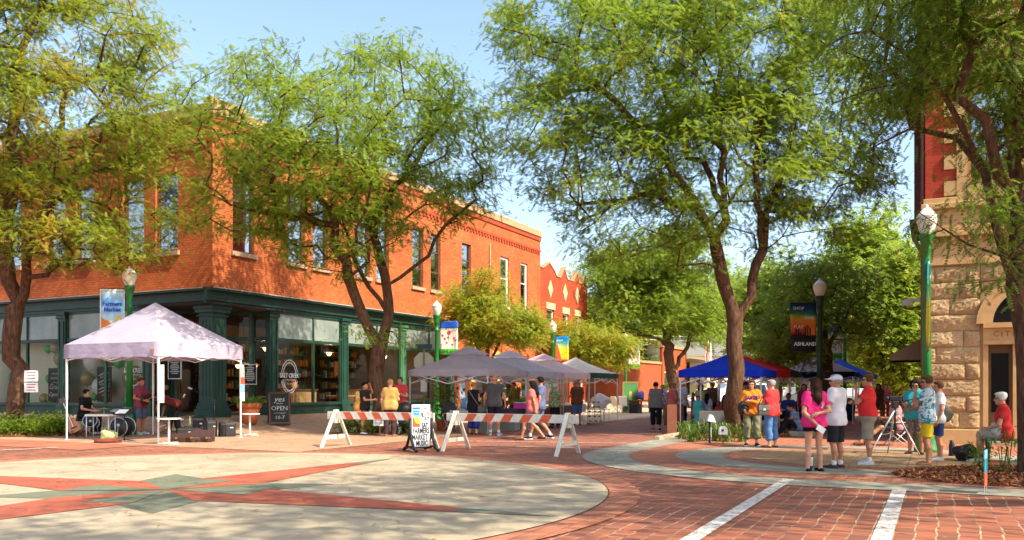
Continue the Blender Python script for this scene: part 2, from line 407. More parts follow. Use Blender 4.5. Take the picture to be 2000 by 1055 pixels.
class Fac:                                        # a wall plane: u along it, n outwards
    def __init__(s, O, U, NN): s.O, s.U, s.N = Vector(O), Vector(U), Vector(NN)
    def p(s, u, z, n=0): return s.O+s.U*u+s.N*n+Vector((0, 0, z))
    def box(s, mb, u0, u1, z0, z1, n0, n1):
        vs = [s.p(u, z, n) for u in (u0, u1) for n in (n0, n1) for z in (z0, z1)]
        mb.add(vs, [(0, 1, 3, 2), (4, 6, 7, 5), (0, 4, 5, 1), (2, 3, 7, 6), (0, 2, 6, 4), (1, 5, 7, 3)])
    def wall(s, mb, u0, u1, z0, z1, holes, depth=.2):
        us = sorted({u0, u1}|{h[0] for h in holes}|{h[1] for h in holes}); zs = sorted({z0, z1}|{h[2] for h in holes}|{h[3] for h in holes})
        us = [u for u in us if u0 <= u <= u1]; zs = [z for z in zs if z0 <= z <= z1]
        for i in range(len(us)-1):
            for j in range(len(zs)-1):
                cu, cz = (us[i]+us[i+1])/2, (zs[j]+zs[j+1])/2
                if any(h[0] < cu < h[1] and h[2] < cz < h[3] for h in holes): continue
                mb.add([s.p(us[i], zs[j]), s.p(us[i+1], zs[j]), s.p(us[i+1], zs[j+1]), s.p(us[i], zs[j+1])], [(0, 1, 2, 3)])
        for a, b, c, d in [h[:4] for h in holes]:
            for q in (((a, c), (a, d)), ((b, d), (b, c)), ((a, d), (b, d)), ((b, c), (a, c))):
                (x0, y0), (x1, y1) = q
                mb.add([s.p(x0, y0), s.p(x1, y1), s.p(x1, y1, -depth), s.p(x0, y0, -depth)], [(0, 1, 2, 3)])
    def window(s, par, u0, u1, z0, z1, frame, pane, dep=.12, fw=.07, sill=MAT_STONE, rail=None, label=None, blind=0, name='window'):
        mb = MB()
        s.box(mb, u0, u0+fw, z0, z1, -dep-.06, -dep+.03); s.box(mb, u1-fw, u1, z0, z1, -dep-.06, -dep+.03)
        s.box(mb, u0+fw, u1-fw, z1-fw, z1, -dep-.06, -dep+.03); s.box(mb, u0+fw, u1-fw, z0, z0+fw, -dep-.06, -dep+.03)
        for r in (rail or []): s.box(mb, u0+fw, u1-fw, z0+(z1-z0)*r-.03, z0+(z1-z0)*r+.03, -dep-.05, -dep+.02)
        w = mb.build(name, frame, par)
        g = MB(); g.add([s.p(u0+fw, z0+fw, -dep-.02), s.p(u1-fw, z0+fw, -dep-.02), s.p(u1-fw, z1-fw, -dep-.02), s.p(u0+fw, z1-fw, -dep-.02)], [(0, 1, 2, 3)])
        g.build('pane', pane, w)
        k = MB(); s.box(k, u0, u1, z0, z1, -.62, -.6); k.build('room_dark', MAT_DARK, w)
        if blind: k = MB(); s.box(k, u0+fw, u1-fw, z1-(z1-z0)*blind, z1-fw, -.3, -.28); k.build('blind', MAT_BLIND, w)
        if sill: k = MB(); s.box(k, u0-.1, u1+.1, z0-.16, z0-.005, -.1, .1); k.build('sill', sill, w)
        return w
# ---------------------------------------------------- corner shop block
bb = thing('brick_building', 'two storey orange red brick corner block with a dark green shop front and tan coping', 'building', C0, ANG)
LR, LL = 27.7, 17.0                                # lengths of the two faces
FR = Fac((0, 0, 0), (1, 0, 0), (0, -1, 0)); FL = Fac((0, LL, 0), (0, -1, 0), (-1, 0, 0))
ZB, ZT = 5.05, 11.15
winR = [(.97, 2.06), (3.9, 4.9), (5.4, 6.35), (8.3, 9.3), (9.8, 10.8), (12.76, 13.75), (14.45, 15.4), (17.6, 18.6)]
winR2 = [(22.1, 23.2), (24.8, 25.8)]
winL = [(1.7, 2.85), (3.45, 4.58), (6.2, 7.25), (7.85, 8.95), (10.6, 11.7), (12.3, 13.4), (15, 16)]
hR = [(a, b, 6.45, 9.3) for a, b in winR]+[(a, b, 6.3, 9.2) for a, b in winR2]
hL = [(LL-b, LL-a, 6.45, 9.3) for a, b in winL]
SEAM = 16.55
mb = MB(); FR.wall(mb, 0, LR, ZB, ZT, hR)
FL.wall(mb, 0, LL, ZB, ZT, hL)
LOW = [(17.4, 18.5, .35, 2.7), (19.2, 21.0, .9, 3.1), (22.3, 24.0, .9, 3.1), (24.9, 26.0, .35, 2.7)]
FR.wall(mb, SEAM, LR, 0, ZB, LOW, .25)
mb.add([(LR, 0, 0), (LR, 12, 0), (LR, 12, ZT), (LR, 0, ZT)], [(0, 1, 2, 3)])
mb.add([(0, LL, ZB), (0, LL, ZT), (LR, LL, ZT), (LR, LL, ZB)], [(0, 1, 2, 3)])
mb.build('wall', MAT_BRICK, bb)
mb = MB(); mb.lohi((.3, .3, ZT-.3), (LR-.02, LL-.3, ZT-.1)); mb.build('roof', M('flat roof', (.2, .19, .18), .9), bb)
mb = MB()                                          # brick parapet bands and dentils (same building material, own relief)
FR.box(mb, -.06, LR, 10.2, 10.32, 0, .07); FL.box(mb, 0, LL, 10.2, 10.32, 0, .07)
FR.box(mb, -.04, LR, 10.9, 11.15, 0, .06); FL.box(mb, 0, LL, 10.9, 11.15, 0, .06)
for i in range(int(LR/.34)): FR.box(mb, .1+.34*i, .28+.34*i, 10.03, 10.2, 0, .06)
for i in range(int(LL/.34)): FL.box(mb, .1+.34*i, .28+.34*i, 10.03, 10.2, 0, .06)
mb.build('dentil_band', MAT_BRICK2, bb)
mb = MB(); FR.box(mb, -.14, LR+.05, 11.15, 11.55, -.35, .12); FL.box(mb, 0, LL-.36, 11.15, 11.55, -.35, .12)
FR.box(mb, -.14, 1.6, 11.552, 11.75, -.3, .1)
mb.build('coping', MAT_COPE, bb, bevel=.03)
for i, (a, b) in enumerate(winR): FR.window(bb, a, b, 6.45, 9.3, MAT_FRAMEB, MAT_UPGLASS, rail=(.32, .68) if i else (.3, .66), blind=(.33, .7, .3, .5, .45, .2, .6, .3)[i])
for i, (a, b) in enumerate(winR2): FR.window(bb, a, b, 6.3, 9.2, MAT_FRAMEW, MAT_UPGLASS, fw=.13, rail=(.56,), blind=.42, sill=MAT_FRAMEW)
for i, (a, b) in enumerate(winL): FL.window(bb, LL-b, LL-a, 6.45, 9.3, MAT_FRAMEB, MAT_UPGLASS, rail=(.36, .7), blind=(.75, .68, .6, .4, .3, .3, .4)[i])
mb = MB(); mb.tube([FR.p(20.7, z, .07) for z in (5, 9.7)], .04, 8); mb.build('downpipe', MAT_COPE, bb)
# cornice over the shop front
def cornice(fc, u0, u1, ext0, ext1):
    a = MB(); fc.box(a, u0-ext0*.0, u1, 4.56, 4.9, 0, .16); fc.box(a, u0, u1, 4.9, 5.0, 0, .42); fc.box(a, u0, u1, 4.45, 4.56, 0, .08)
    a.build('cornice', MAT_GREEN, bb)
    a = MB(); a.add([fc.p(u0, 5.0, .45), fc.p(u1, 5.0, .45), fc.p(u1, 5.055, 0), fc.p(u0, 5.055, 0), fc.p(u0, 4.97, .45), fc.p(u1, 4.97, .45)], [(0, 1, 2, 3), (4, 5, 1, 0)])
    a.build('flashing', MAT_STEEL, bb)
cornice(FR, -.40, SEAM, 0, 0); cornice(FL, 0, LL+.02, 0, 0)
# pilasters
def pilaster(fc, u, w=.46, z0=.0, mat=MAT_GREEN):
    a = MB(); fc.box(a, u-w/2, u+w/2, z0, 4.45, -.1, .1); fc.box(a, u-w/2-.05, u+w/2+.05, z0, .85, -.1, .16); fc.box(a, u-w/2-.05, u+w/2+.05, 4.2, 4.34, -.1, .15)
    fc.box(a, u-w/2-.08, u+w/2+.08, 4.34, 4.46, -.1, .2); fc.box(a, u-w/2+.08, u-w/2+.12, 1, 4.1, .1, .13); fc.box(a, u+w/2-.12, u+w/2-.08, 1, 4.1, .1, .13); return a.build('pilaster', mat, bb, bevel=.012)
for u, mt in ((3.02, MAT_GREEN), (7.4, MAT_GREEN), (11.87, MAT_GREENL), (16.33, MAT_GREENL)): pilaster(FR, u, mat=mt)
for m_ in (3.2, 7.96, 12.5, 16.8): pilaster(FL, LL-m_)
# the freestanding corner column
a = MB(); a.lohi((.0, .0, .95), (.66, .66, 4.5)); a.lohi((-.12, -.12, .2), (.78, .78, .72)); a.lohi((-.07, -.07, .72), (.73, .73, .84)); a.lohi((-.04, -.04, .84), (.7, .7, .95))
a.lohi((-.1, -.1, 4.16), (.76, .76, 4.28)); a.lohi((-.06, -.06, 4.02), (.72, .72, 4.07)); a.lohi((-.14, -.14, 4.28), (.8, .8, 4.42))
for d in (.14, .3, .46):
    a.lohi((d, -.015, 1.2), (d+.05, 0, 3.9)); a.lohi((-.015, d, 1.2), (0, d+.05, 3.9))
a.build('corner_column', MAT_GREEN, bb, bevel=.015)
a = MB(); a.lohi((-.3, -.3, 4.421), (3.4, 3.4, 4.5)); a.build('porch_ceiling', MAT_DARK, bb)
# shop windows
def shop_bay(fc, u0, u1, mull, label=None):
    a = MB(); fc.box(a, u0, u1, 0, .78, -.06, .03); fc.box(a, u0, u1, .78, .9, -.1, .12); fc.box(a, u0, u1, .25, .32, .03, .06)
    a.build('bulkhead', MAT_GREEN, bb, bevel=.01)
    a = MB(); fw = .06
    fc.box(a, u0, u0+fw, .9, 4.45, -.06, .04); fc.box(a, u1-fw, u1, .9, 4.45, -.06, .04); fc.box(a, u0+fw, u1-fw, 3.3, 3.42, -.07, .05); fc.box(a, u0+fw, u1-fw, 4.36, 4.45, -.06, .04)
    edges = [u0+fw]+list(mull)+[u1-fw]
    for m_ in mull: fc.box(a, m_-.045, m_+.045, .9, 3.3, -.06, .045); fc.box(a, m_-.03, m_+.03, 3.42, 4.36, -.06, .04)
    w = a.build('shop_window', MAT_GREEN, bb)
    for i in range(len(edges)-1):
        g = MB(); g.add([fc.p(edges[i], .9), fc.p(edges[i+1], .9), fc.p(edges[i+1], 3.3), fc.p(edges[i], 3.3)], [(0, 1, 2, 3)]); g.build('pane', MAT_SHOPGLASS, w)
        g = MB(); fc.box(g, edges[i], edges[i+1], 3.42, 4.36, -.03, -.02); g.build('transom_pane', MAT_FROST, w)
    return w
bays = []
for u0, u1 in ((3.25, 7.17), (7.63, 11.64), (12.1, 16.1)): bays.append(shop_bay(FR, u0, u1, [(u0+u1)/2+.2]))
for m0, m1 in ((3.43, 7.73), (8.19, 12.27), (12.73, 16.57)): bays.append(shop_bay(FL, LL-m1, LL-m0, [LL-(m0+m1)/2+.05]))
# recessed corner entrance: two glazed returns and a door on the diagonal
def returns(p, q, nm, glaz, door=False):
    p, q = Vector((*p, 0)), Vector((*q, 0)); U = (q-p).normalized(); L = (q-p).length; f = Fac(p, U, U.cross(Vector((0, 0, 1))))
    a = MB(); f.box(a, 0, .12, .3, 4.42, -.06, .06); f.box(a, L-.12, L, .3, 4.42, -.06, .06); f.box(a, .12, L-.12, 3.3, 3.45, -.06, .06); f.box(a, .12, L-.12, 4.3, 4.42, -.06, .06)
    f.box(a, .12, L-.12, .3, .85 if not door else .5, -.05, .05)
    w = a.build(nm, MAT_GREEN, bb)
    for z0, z1 in ((.85 if not door else .5, 3.3), (3.45, 4.3)):
        g = MB(); g.add([f.p(.12, z0), f.p(L-.12, z0), f.p(L-.12, z1), f.p(.12, z1)], [(0, 1, 2, 3)]); g.build('pane', MAT_SHOPGLASS, w)
    if door:
        h = MB(); h.tube([f.p(L-.3, 1.2, .1), f.p(L-.3, 1.7, .1)], .02, 8); h.build('handle', MAT_STEEL, w)
    return w
returns((.9, 2.9), (2.0, 2.0), 'door', True, True); returns((2.0, 2.0), (2.9, .9), 'door', True, True)
returns((.12, 2.98), (.9, 2.9), 'side_light', True); returns((2.9, .9), (2.98, .12), 'side_light', True)
# shop interior
a = MB(); a.lohi((.4, .4, .28), (SEAM-.4, LL-.4, .38)); a.build('shop_floor', M('shop floor', (.22, .14, .08), .5), bb)
a = MB(); a.lohi((4.6, 6.6, .38), (SEAM-.5, 6.7, 4.4)); a.lohi((4.5, 6.701, .38), (4.6, LL-.5, 4.4)); a.lohi((SEAM-.4, .2, .38), (SEAM-.3, 6.5, 4.5)); a.lohi((.3, LL-.4, .38), (4.4, LL-.3, 4.4))
a.build('interior_wall', M('interior wall', (.3, .2, .12), .8, .3, .6), bb)
a = MB(); a.lohi((3.5, .25, 4.5), (SEAM-.42, LL-.4, 4.55)); a.lohi((.25, 3.5, 4.5), (3.45, LL-.41, 4.55)); a.build('shop_ceiling', MAT_DARK, bb)
a = MB(); a.lohi((.85, 3.6, .38), (.9, 16.5, 3.6)); a.build('display_backdrop', M('pale curtain', (.72, .66, .48), .85, .12, .7), bb)
# lower shop doors and windows on the brick part
for i, (u0, u1, z0, z1) in enumerate(LOW):
    if z0 > .5: FR.window(bb, u0, u1, z0, z1, MAT_GREENL, MAT_SHOPGLASS, dep=.15, rail=(.75,))
    else:
        a = MB(); FR.box(a, u0, u1, z0, z1, -.2, -.14); d = a.build('door', M('dark brown door', (.09, .04, .025), .5), bb)
        a = MB(); a.add([FR.p(u0+.2, z0+.5, -.135), FR.p(u1-.2, z0+.5, -.135), FR.p(u1-.2, z1-.2, -.135), FR.p(u0+.2, z1-.2, -.135)], [(0, 1, 2, 3)]); a.build('pane', MAT_UPGLASS, d)
for u0, u1 in ((21.02, 21.9), (18.52, 18.9)): a = MB(); FR.box(a, u0, u1, .3, 3.6, 0, .06); a.build('yellow_panel', M('yellow brick panel', (.6, .33, .08), .8, .15, 4), bb)
# shop name on the glass: oval logo
MAT_SIGNW = M('white vinyl', (.85, .85, .82), .6, .02); MAT_SIGNF = M('faded white vinyl', (.6, .6, .52), .6, .05)
def oval_logo(fc, u, z, s, mat, n=.012):
    def ell(rx, rz, w):
        k = 48; A = [fc.p(u+rx*math.cos(t), z+rz*math.sin(t), n) for t in [2*math.pi*i/k for i in range(k)]]
        B = [fc.p(u+(rx-w)*math.cos(t), z+(rz-w)*math.sin(t), n) for t in [2*math.pi*i/k for i in range(k)]]
        return A, B, k
    mb = MB()
    for rx, rz in ((.5*s, .68*s), (.40*s, .57*s)):
        A, B, k = ell(rx, rz, .03*s)
        keep = [i for i in range(k) if abs(math.sin(2*math.pi*(i+.5)/k)*rz) > .17*s]
        mb.add(A+B, [(i, (i+1) % k, k+(i+1) % k, k+i) for i in keep])
    for dz, wd in ((-.13, .2), (-.13, -.2)): fc.box(mb, u+wd*s*1.6-.1*s, u+wd*s*1.6+.1*s, z+dz*s-.008*s, z+dz*s+.008*s, n-.003, n)
    logo = mb.build('window_logo', mat, bb)
    rot = (R(90), 0, math.atan2(fc.U.y, fc.U.x))
    lettering('SALT CREEK', .25*s, mat, logo, fc.p(u, z+.03*s, n), rot, sx=.82, bold=.004)
    lettering('MERCANTILE', .09*s, mat, logo, fc.p(u, z-.13*s, n), rot, sx=.9)
    lettering('Est. 2015', .09*s, mat, logo, fc.p(u, z-.29*s, n), rot)
    for i, ch in enumerate('FOOD & GOOD FORTUNES'):
        t = R(205+130*i/19); lettering(ch, .085*s, mat, logo, fc.p(u+.43*s*math.cos(t), z+.60*s*math.sin(t), n), (R(90), 0, rot[2]))
    return logo
oval_logo(FR, 3.98, 1.93, .98, MAT_SIGNW)
oval_logo(FL, LL-3.98, 2.1, .95, MAT_SIGNF)
# ---------------------------------------------------- second block with stepped gable teeth
b2 = thing('brick_building', 'narrower deep red brick building with a toothed parapet and yellow diamonds', 'building', W(LR+.02, 0.15), ANG)
F2 = Fac((0, 0, 0), (1, 0, 0), (0, -1, 0)); L2 = 8.3; mb = MB()
w2 = [(1.3, 2.5, 4.8, 6.7), (4.0, 5.0, 4.8, 6.6), (6.2, 7.1, 4.8, 6.6)]
F2.wall(mb, 0, L2, 0, 8.9, w2+[(.9, 3.2, .6, 3), (4.2, 5.2, .1, 2.7), (5.8, 7.8, .6, 3)])
prof = [(0, 8.9), (0, 9.35), (.7, 9.3), (1.7, 9.75), (2.6, 9.3), (2.9, 9.0), (3.6, 9.0), (4.25, 9.75), (4.8, 9.0), (6.0, 9.0), (6.5, 9.75), (7.0, 9.0), (7.7, 9.0), (7.9, 9.6), (L2, 9.6), (L2, 8.9)]
mb.add([F2.p(u, z) for u, z in prof]+[F2.p(u, z, -.3) for u, z in prof], [tuple(range(len(prof)))]+[(i, i+1, len(prof)+i+1, len(prof)+i)[::-1] for i in range(len(prof)-1)])
mb.add([(L2, 0, 0), (L2, 11, 0), (L2, 11, 8.9), (L2, 0, 8.9)], [(0, 1, 2, 3)]); mb.add([(L2, 0, 8.9), (L2, 11, 8.9), (0, 11, 8.9), (0, 0, 8.9)], [(0, 1, 2, 3)])
F2.box(mb, L2-.5, L2, 0, 8.9, .0, .1); mb.build('wall', MAT_BRICK2, b2)
for u0, u1, z0, z1 in w2: a = MB(); F2.box(a, u0-.12, u1+.12, z1, z1+.42, -.05, .06); a.build('lintel', MAT_CREAM, b2)
for u in (1.9, 4.4, 6.6):
    a = MB(); q = [(u, 8.65), (u+.38, 8.05), (u, 7.45), (u-.38, 8.05)]
    a.add([F2.p(x, z, .04) for x, z in q]+[F2.p(x, z, 0) for x, z in q], [(0, 3, 2, 1)]+[(i, (i+1) % 4, 4+(i+1) % 4, 4+i) for i in range(4)]); a.build('diamond_ornament', MAT_CREAM, b2)
a = MB()
for i in range(1, len(prof)-2):
    (x0, z0), (x1, z1) = prof[i], prof[i+1]; a.beam(F2.p(x0, z0+.04, -.1), F2.p(x1, z1+.04, -.1), .3, .09)
a.build('coping', MAT_COPE, b2)
for u0, u1, z0, z1 in w2: F2.window(b2, u0, u1, z0, z1, MAT_FRAMEW, MAT_UPGLASS, rail=(.5,), fw=.1, blind=.5)
for u0, u1, z0, z1 in ((.9, 3.2, .6, 3), (5.8, 7.8, .6, 3)): F2.window(b2, u0, u1, z0, z1, MAT_FRAMEW, MAT_UPGLASS, fw=.1)
a = MB(); F2.box(a, 4.2, 5.2, .1, 2.7, -.2, -.12); a.build('door', M('dark brown door', (.09, .04, .025), .5), b2)
# ---------------------------------------------------- low brick shop and cream house further along
b3 = thing('low_brick_shop', 'one storey orange brick shop with cream framed door and window beyond the white tent', 'building', W(38.5, -1.5), ANG)
F3 = Fac((0, 0, 0), (1, 0, 0), (0, -1, 0)); mb = MB()
F3.wall(mb, 0, 19, 0, 3.5, [(11.5, 14.2, 1.0, 3.0), (14.5, 15.7, .1, 3.0)]); mb.add([(0, 0, 0), (0, 10, 0), (0, 10, 3.5), (0, 0, 3.5)], [(0, 3, 2, 1)])
F3.box(mb, 11, 11.5, 0, 5.0, 0, .12); F3.box(mb, 11.6, 19, 3.5, 5.0, -.3, .08); F3.box(mb, 16.1, 19, 0, 3.5, 0, .06); mb.add([(0, 0, 3.5), (19, 0, 3.5), (19, 10, 3.5), (0, 10, 3.5)], [(0, 1, 2, 3)])
mb.build('wall', MAT_BRICK3, b3)
a = MB(); F3.box(a, 10.9, 19.2, 5.0, 5.25, -.35, .2); F3.box(a, 0, 10.9, 3.5, 3.7, -.3, .1); a.build('coping', MAT_COPE, b3)
F3.window(b3, 11.5, 14.2, 1.0, 3.0, MAT_CREAM, MAT_UPGLASS, fw=.22, sill=MAT_CREAM)
a = MB(); F3.box(a, 14.5, 14.72, .1, 3.0, -.2, .04); F3.box(a, 15.48, 15.7, .1, 3.0, -.2, .04); F3.box(a, 14.72, 15.48, 2.75, 3, -.2, .04); F3.box(a, 14.72, 15.48, .1, 2.75, -.2, -.14)
d = a.build('door', MAT_CREAM, b3); a = MB(); F3.box(a, 14.85, 15.35, .9, 2.5, -.14, -.13); a.build('pane', MAT_UPGLASS, d)
b4 = thing('cream_house', 'small cream rendered building with a brown hatch behind the forked street tree', 'building', W(59, -1.5), ANG)
F4 = Fac((0, 0, 0), (1, 0, 0), (0, -1, 0)); mb = MB(); F4.wall(mb, 0, 22, 0, 4.0, [(2.5, 4.3, 1.2, 3.2), (8, 9.5, .1, 2.8), (12, 14, 1.1, 3)])
mb.add([(0, 0, 4), (22, 0, 4), (22, 10, 4), (0, 10, 4)], [(0, 1, 2, 3)]); mb.build('wall', M('cream render', (.68, .5, .22), .85, .1, 2), b4)
F4.window(b4, 2.5, 4.3, 1.2, 3.2, MAT_FRAMEB, MAT_UPGLASS); F4.window(b4, 12, 14, 1.1, 3, MAT_FRAMEB, MAT_UPGLASS)
a = MB(); F4.box(a, 8, 9.5, .1, 2.8, -.15, -.1); a.build('door', MAT_FRAMEB, b4)
a = MB(); F4.box(a, -.1, 22.2, 4.0, 4.3, -.3, .15); a.build('coping', MAT_COPE, b4)
# white clapboard house at the end of the street
b5 = thing('white_house', 'distant white clapboard house with a grey roof behind the blue tent', 'building', P(1440, 760, 96), R(20))
b5.location.z = 0
F5 = Fac((-8, 0, 0), (1, 0, 0), (0, -1, 0)); mb = MB(); F5.wall(mb, 0, 16, 0, 5.2, [(1, 2.6, 1.2, 4), (3.6, 5.2, 1.2, 4), (8, 9.4, .2, 3.2), (11, 13, 1.2, 4)])
mb.add([(-8, 0, 0), (-8, 8, 0), (-8, 8, 5.2), (-8, 4, 7.5), (-8, 0, 5.2)], [(0, 4, 3, 2, 1)]); mb.build('wall', M('white clapboard', (.74, .72, .66), .7, .05, 3), b5)
mb = MB(); mb.add([(-8.4, -.5, 5.0), (8.4, -.5, 5.0), (8.4, 4, 7.6), (-8.4, 4, 7.6), (-8.4, 8.4, 5.0), (8.4, 8.4, 5.0)], [(0, 1, 2, 3), (3, 2, 5, 4)]); mb.build('roof', M('grey shingles', (.16, .15, .14), .9), b5)
for a_, b_ in ((1, 2.6), (3.6, 5.2), (11, 13)): F5.window(b5, a_, b_, 1.2, 4, MAT_FRAMEW, MAT_UPGLASS, rail=(.5,))
a = MB(); F5.box(a, 8, 9.4, .2, 3.2, -.15, -.1); a.build('door', MAT_FRAMEB, b5)
# ---------------------------------------------------- right hand stone and brick bank
CR = Vector((11.12, 22.9, 0)); UR = -DL; ANGR = math.atan2(UR.y, UR.x)
rb = thing('stone_building', 'tall bank of rough golden stone and red brick with an arched doorway', 'building', CR, ANGR)
FB = Fac((0, 0, 0), (1, 0, 0), (0, -1, 0)); FS = Fac((0, 22, 0), (0, -1, 0), (-1, 0, 0))
def rock_mat():
    x = N('rock faced stone'); co = x.coord(); f = x.noise(co, .9, 5, .65); g = x.noise(co, 7, 6, .7)
    c = x.ramp(f, [(.25, (.30, .19, .095)), (.5, (.46, .31, .16)), (.75, (.54, .40, .24))]); c = x.mix(.5, c, x.ramp(g, [(.3, (.6, .55, .5)), (.7, (1, 1, 1))]), 'MULTIPLY')
    at = x.n('NewGeometry').outputs['Random Per Island']; c = x.mix(.5, c, x.ramp(at, [(0, (.72, .68, .62)), (1, (1, .98, .95))]), 'MULTIPLY')
    x.bump(x.noise(co, 18, 5), .5, .03); return x.set(.9, 0, .2, c)
MAT_ROCK = rock_mat(); MAT_BUFF = M('dressed buff stone', (.50, .31, .13), .8, .2, 2.5, .25)
MAT_RBRICK = brick_mat('bank red brick', (.55, .07, .035), (.44, .05, .025), (.36, .08, .04))
def rock_block(mb, fc, u0, u1, z0, z1, dep=.075, side=False):
    n, m = max(5, int((u1-u0)/.055)), 9; g = .007; vs = []; fs = []
    pl = [(rng.uniform(.6, 1.15), rng.normal(0, .75), rng.normal(0, .75)) for _ in range(5)]
    for i in range(n+1):
        for j in range(m+1):
            jit = 0 if min(i, n-i, j, m-j) == 0 else 1
            u = u0+g+(u1-u0-2*g)*(i+jit*rng.uniform(-.3, .3))/n; z = z0+g+(z1-z0-2*g)*(j+jit*rng.uniform(-.3, .3))/m; e = min(i, n-i, j, m-j)
            a, c = (i/n-.5), (j/m-.5)
            h = 0 if e == 0 else dep*max(.12, min(p_[0]+p_[1]*a+p_[2]*c for p_ in pl)+rng.uniform(-.16, .16))*(1 if e > 1 else .8)
            vs.append(fc.p(u, z, .03+h))
    for i in range(n):
        for j in range(m): q = i*(m+1)+j; fs.append((q, q+m+1, q+m+2, q+1))
    mb.add(vs, fs)
def rock_wall(fc, u0, u1, z0, rows, h, pat):
    mb = MB()
    for r in range(rows):
        cuts = [u0]+[u0+(u1-u0)*c for c in pat[r % len(pat)]]+[u1]
        for i in range(len(cuts)-1): rock_block(mb, fc, cuts[i], cuts[i+1], z0+r*h, z0+(r+1)*h)
    return mb
DX0, DX1 = 1.36, 4.3                                # doorway
mb = MB(); FB.wall(mb, 0, 12, 0, 5.35, [(DX0, DX1, 0, 3.05)], .5)
# cut arch: simple wall over the doorway is hidden by the arch ring and dark lunette set proud of it
mb.add([(0, 0, 0), (0, 22, 0), (0, 22, 5.35), (0, 0, 5.35)], [(0, 3, 2, 1)][:1]); mb.build('wall', MAT_BUFF, rb)
pm = rock_wall(FB, 0, 1.3, .42, 10, .43, [(.62,), (.18, .75), (), (.74,), (.2,), (.7,), (), (.45,)])
for r in range(10): rock_block(pm, FB, 4.4, 5.9, .42+.43*r, .85+.43*r); rock_block(pm, FB, 5.9, 7.8, .42+.43*r, .85+.43*r); rock_block(pm, FB, 7.8, 10, .42+.43*r, .85+.43*r)
for r in range(4):
    k = [1.3, 2.0, 2.9, 3.8, 4.4]
    if r > 1:
        for i in range(4): rock_block(pm, FB, k[i], k[i+1], 3.43+.43*r, 3.86+.43*r)
pm.build('rock_face', MAT_ROCK, rb)
a = MB(); FB.box(a, -.05, 1.36, 0, .4, -.1, .14); FB.box(a, 4.3, 12, 0, .4, -.1, .14); a.build('plinth', MAT_BUFF, rb, bevel=.02)
a = MB(); FB.box(a, 1.36, 4.3, 0, .14, -.6, .5); a.build('door_step', MAT_STONE, rb, bevel=.02)
# arch ring and lunette
ac, ar, az = (DX0+DX1)/2, (DX1-DX0)/2, 3.16
def arc_ring(r0, r1, n0, n1, mat, nm, seg=24):
    a = MB()
    for i in range(seg):
        t0, t1 = math.pi*i/seg, math.pi*(i+1)/seg
        q = [FB.p(ac-r*math.cos(t), az+r*.82*math.sin(t), n) for n in (n1, n0) for t in (t0, t1) for r in (r0, r1)]
        a.add(q, [(0, 2, 3, 1), (1, 3, 7, 5), (0, 4, 6, 2)])
    return a.build(nm, mat, rb)
arc_ring(ar-.22, ar+.02, 0, .12, MAT_BUFF, 'arch_ring'); arc_ring(ar+.02, ar+.16, 0, .17, MAT_BUFF, 'arch_moulding')
a = MB(); a.add([FB.p(ac, az, .045)]+[FB.p(ac-(ar-.2)*math.cos(math.pi*i/24), az+(ar-.2)*.82*math.sin(math.pi*i/24), .045) for i in range(25)], [(0, i+2, i+1) for i in range(24)])
a.build('lunette_window', MAT_DOORGLASS, rb)
a = MB(); FB.box(a, DX0, DX1, 3.05, 3.18, -.1, .2); FB.box(a, DX0, DX1, 2.62, 2.72, -.3, .12); FB.box(a, DX0, DX1, 2.72, 3.05, -.3, .06); a.build('entablature', MAT_BUFF, rb)
MAT_CARVE_SHADE = M('stone darkened as carving shade', (.23, .12, .05), .9)  # shade of the cut letters is put into this darker stone colour
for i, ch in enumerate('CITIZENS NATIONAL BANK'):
    if i < 22: lettering(ch, .2, MAT_CARVE_SHADE, rb, FB.p(DX0+.3+.155*i*.83, 2.885, .062), (R(90), 0, 0), name='shade_coloured_letter', extrude=.006)
a = MB(); FB.box(a, DX0, DX0+.12, .14, 2.62, -.35, .05); FB.box(a, DX0+.68, DX0+.8, .14, 2.62, -.35, .03); FB.box(a, DX1-.12, DX1, .14, 2.62, -.35, .05); FB.box(a, DX0+2.15, DX0+2.27, .14, 2.62, -.35, .03); a.build('door_frame', MAT_BUFF, rb)
MAT_OLIVE = M('olive door paint', (.13, .075, .025), .5, .2, 4); MAT_REDDOOR = M('red door paint', (.34, .02, .025), .45, .15, 4)
a = MB(); FB.box(a, DX0+.12, DX0+.68, .14, 2.62, -.3, -.22); w = a.build('side_light', MAT_OLIVE, rb)
a = MB(); FB.box(a, DX0+.2, DX0+.6, .85, 2.4, -.22, -.21); a.build('pane', MAT_DOORGLASS, w)
a = MB(); FB.box(a, DX0+2.27, DX1-.12, .14, 2.62, -.3, -.22); w = a.build('side_light', MAT_OLIVE, rb)
a = MB(); FB.box(a, DX0+2.35, DX1-.2, .85, 2.4, -.22, -.21); a.build('pane', MAT_DOORGLASS, w)
a = MB(); FB.box(a, DX0+.8, DX0+2.15, .14, 2.62, -.3, -.22); w = a.build('door', MAT_REDDOOR, rb, bevel=.01)
a = MB(); FB.box(a, DX0+1.05, DX0+1.9, 1.4, 2.4, -.22, -.21); a.build('pane', MAT_DOORGLASS, w)
a = MB(); a.tube([FB.p(DX0+1.0, 1.25, -.16), FB.p(DX0+1.95, 1.25, -.16)], .02, 8); a.build('push_bar', M('brass', (.5, .3, .08), .35, .1, 5, 0, 1), w)
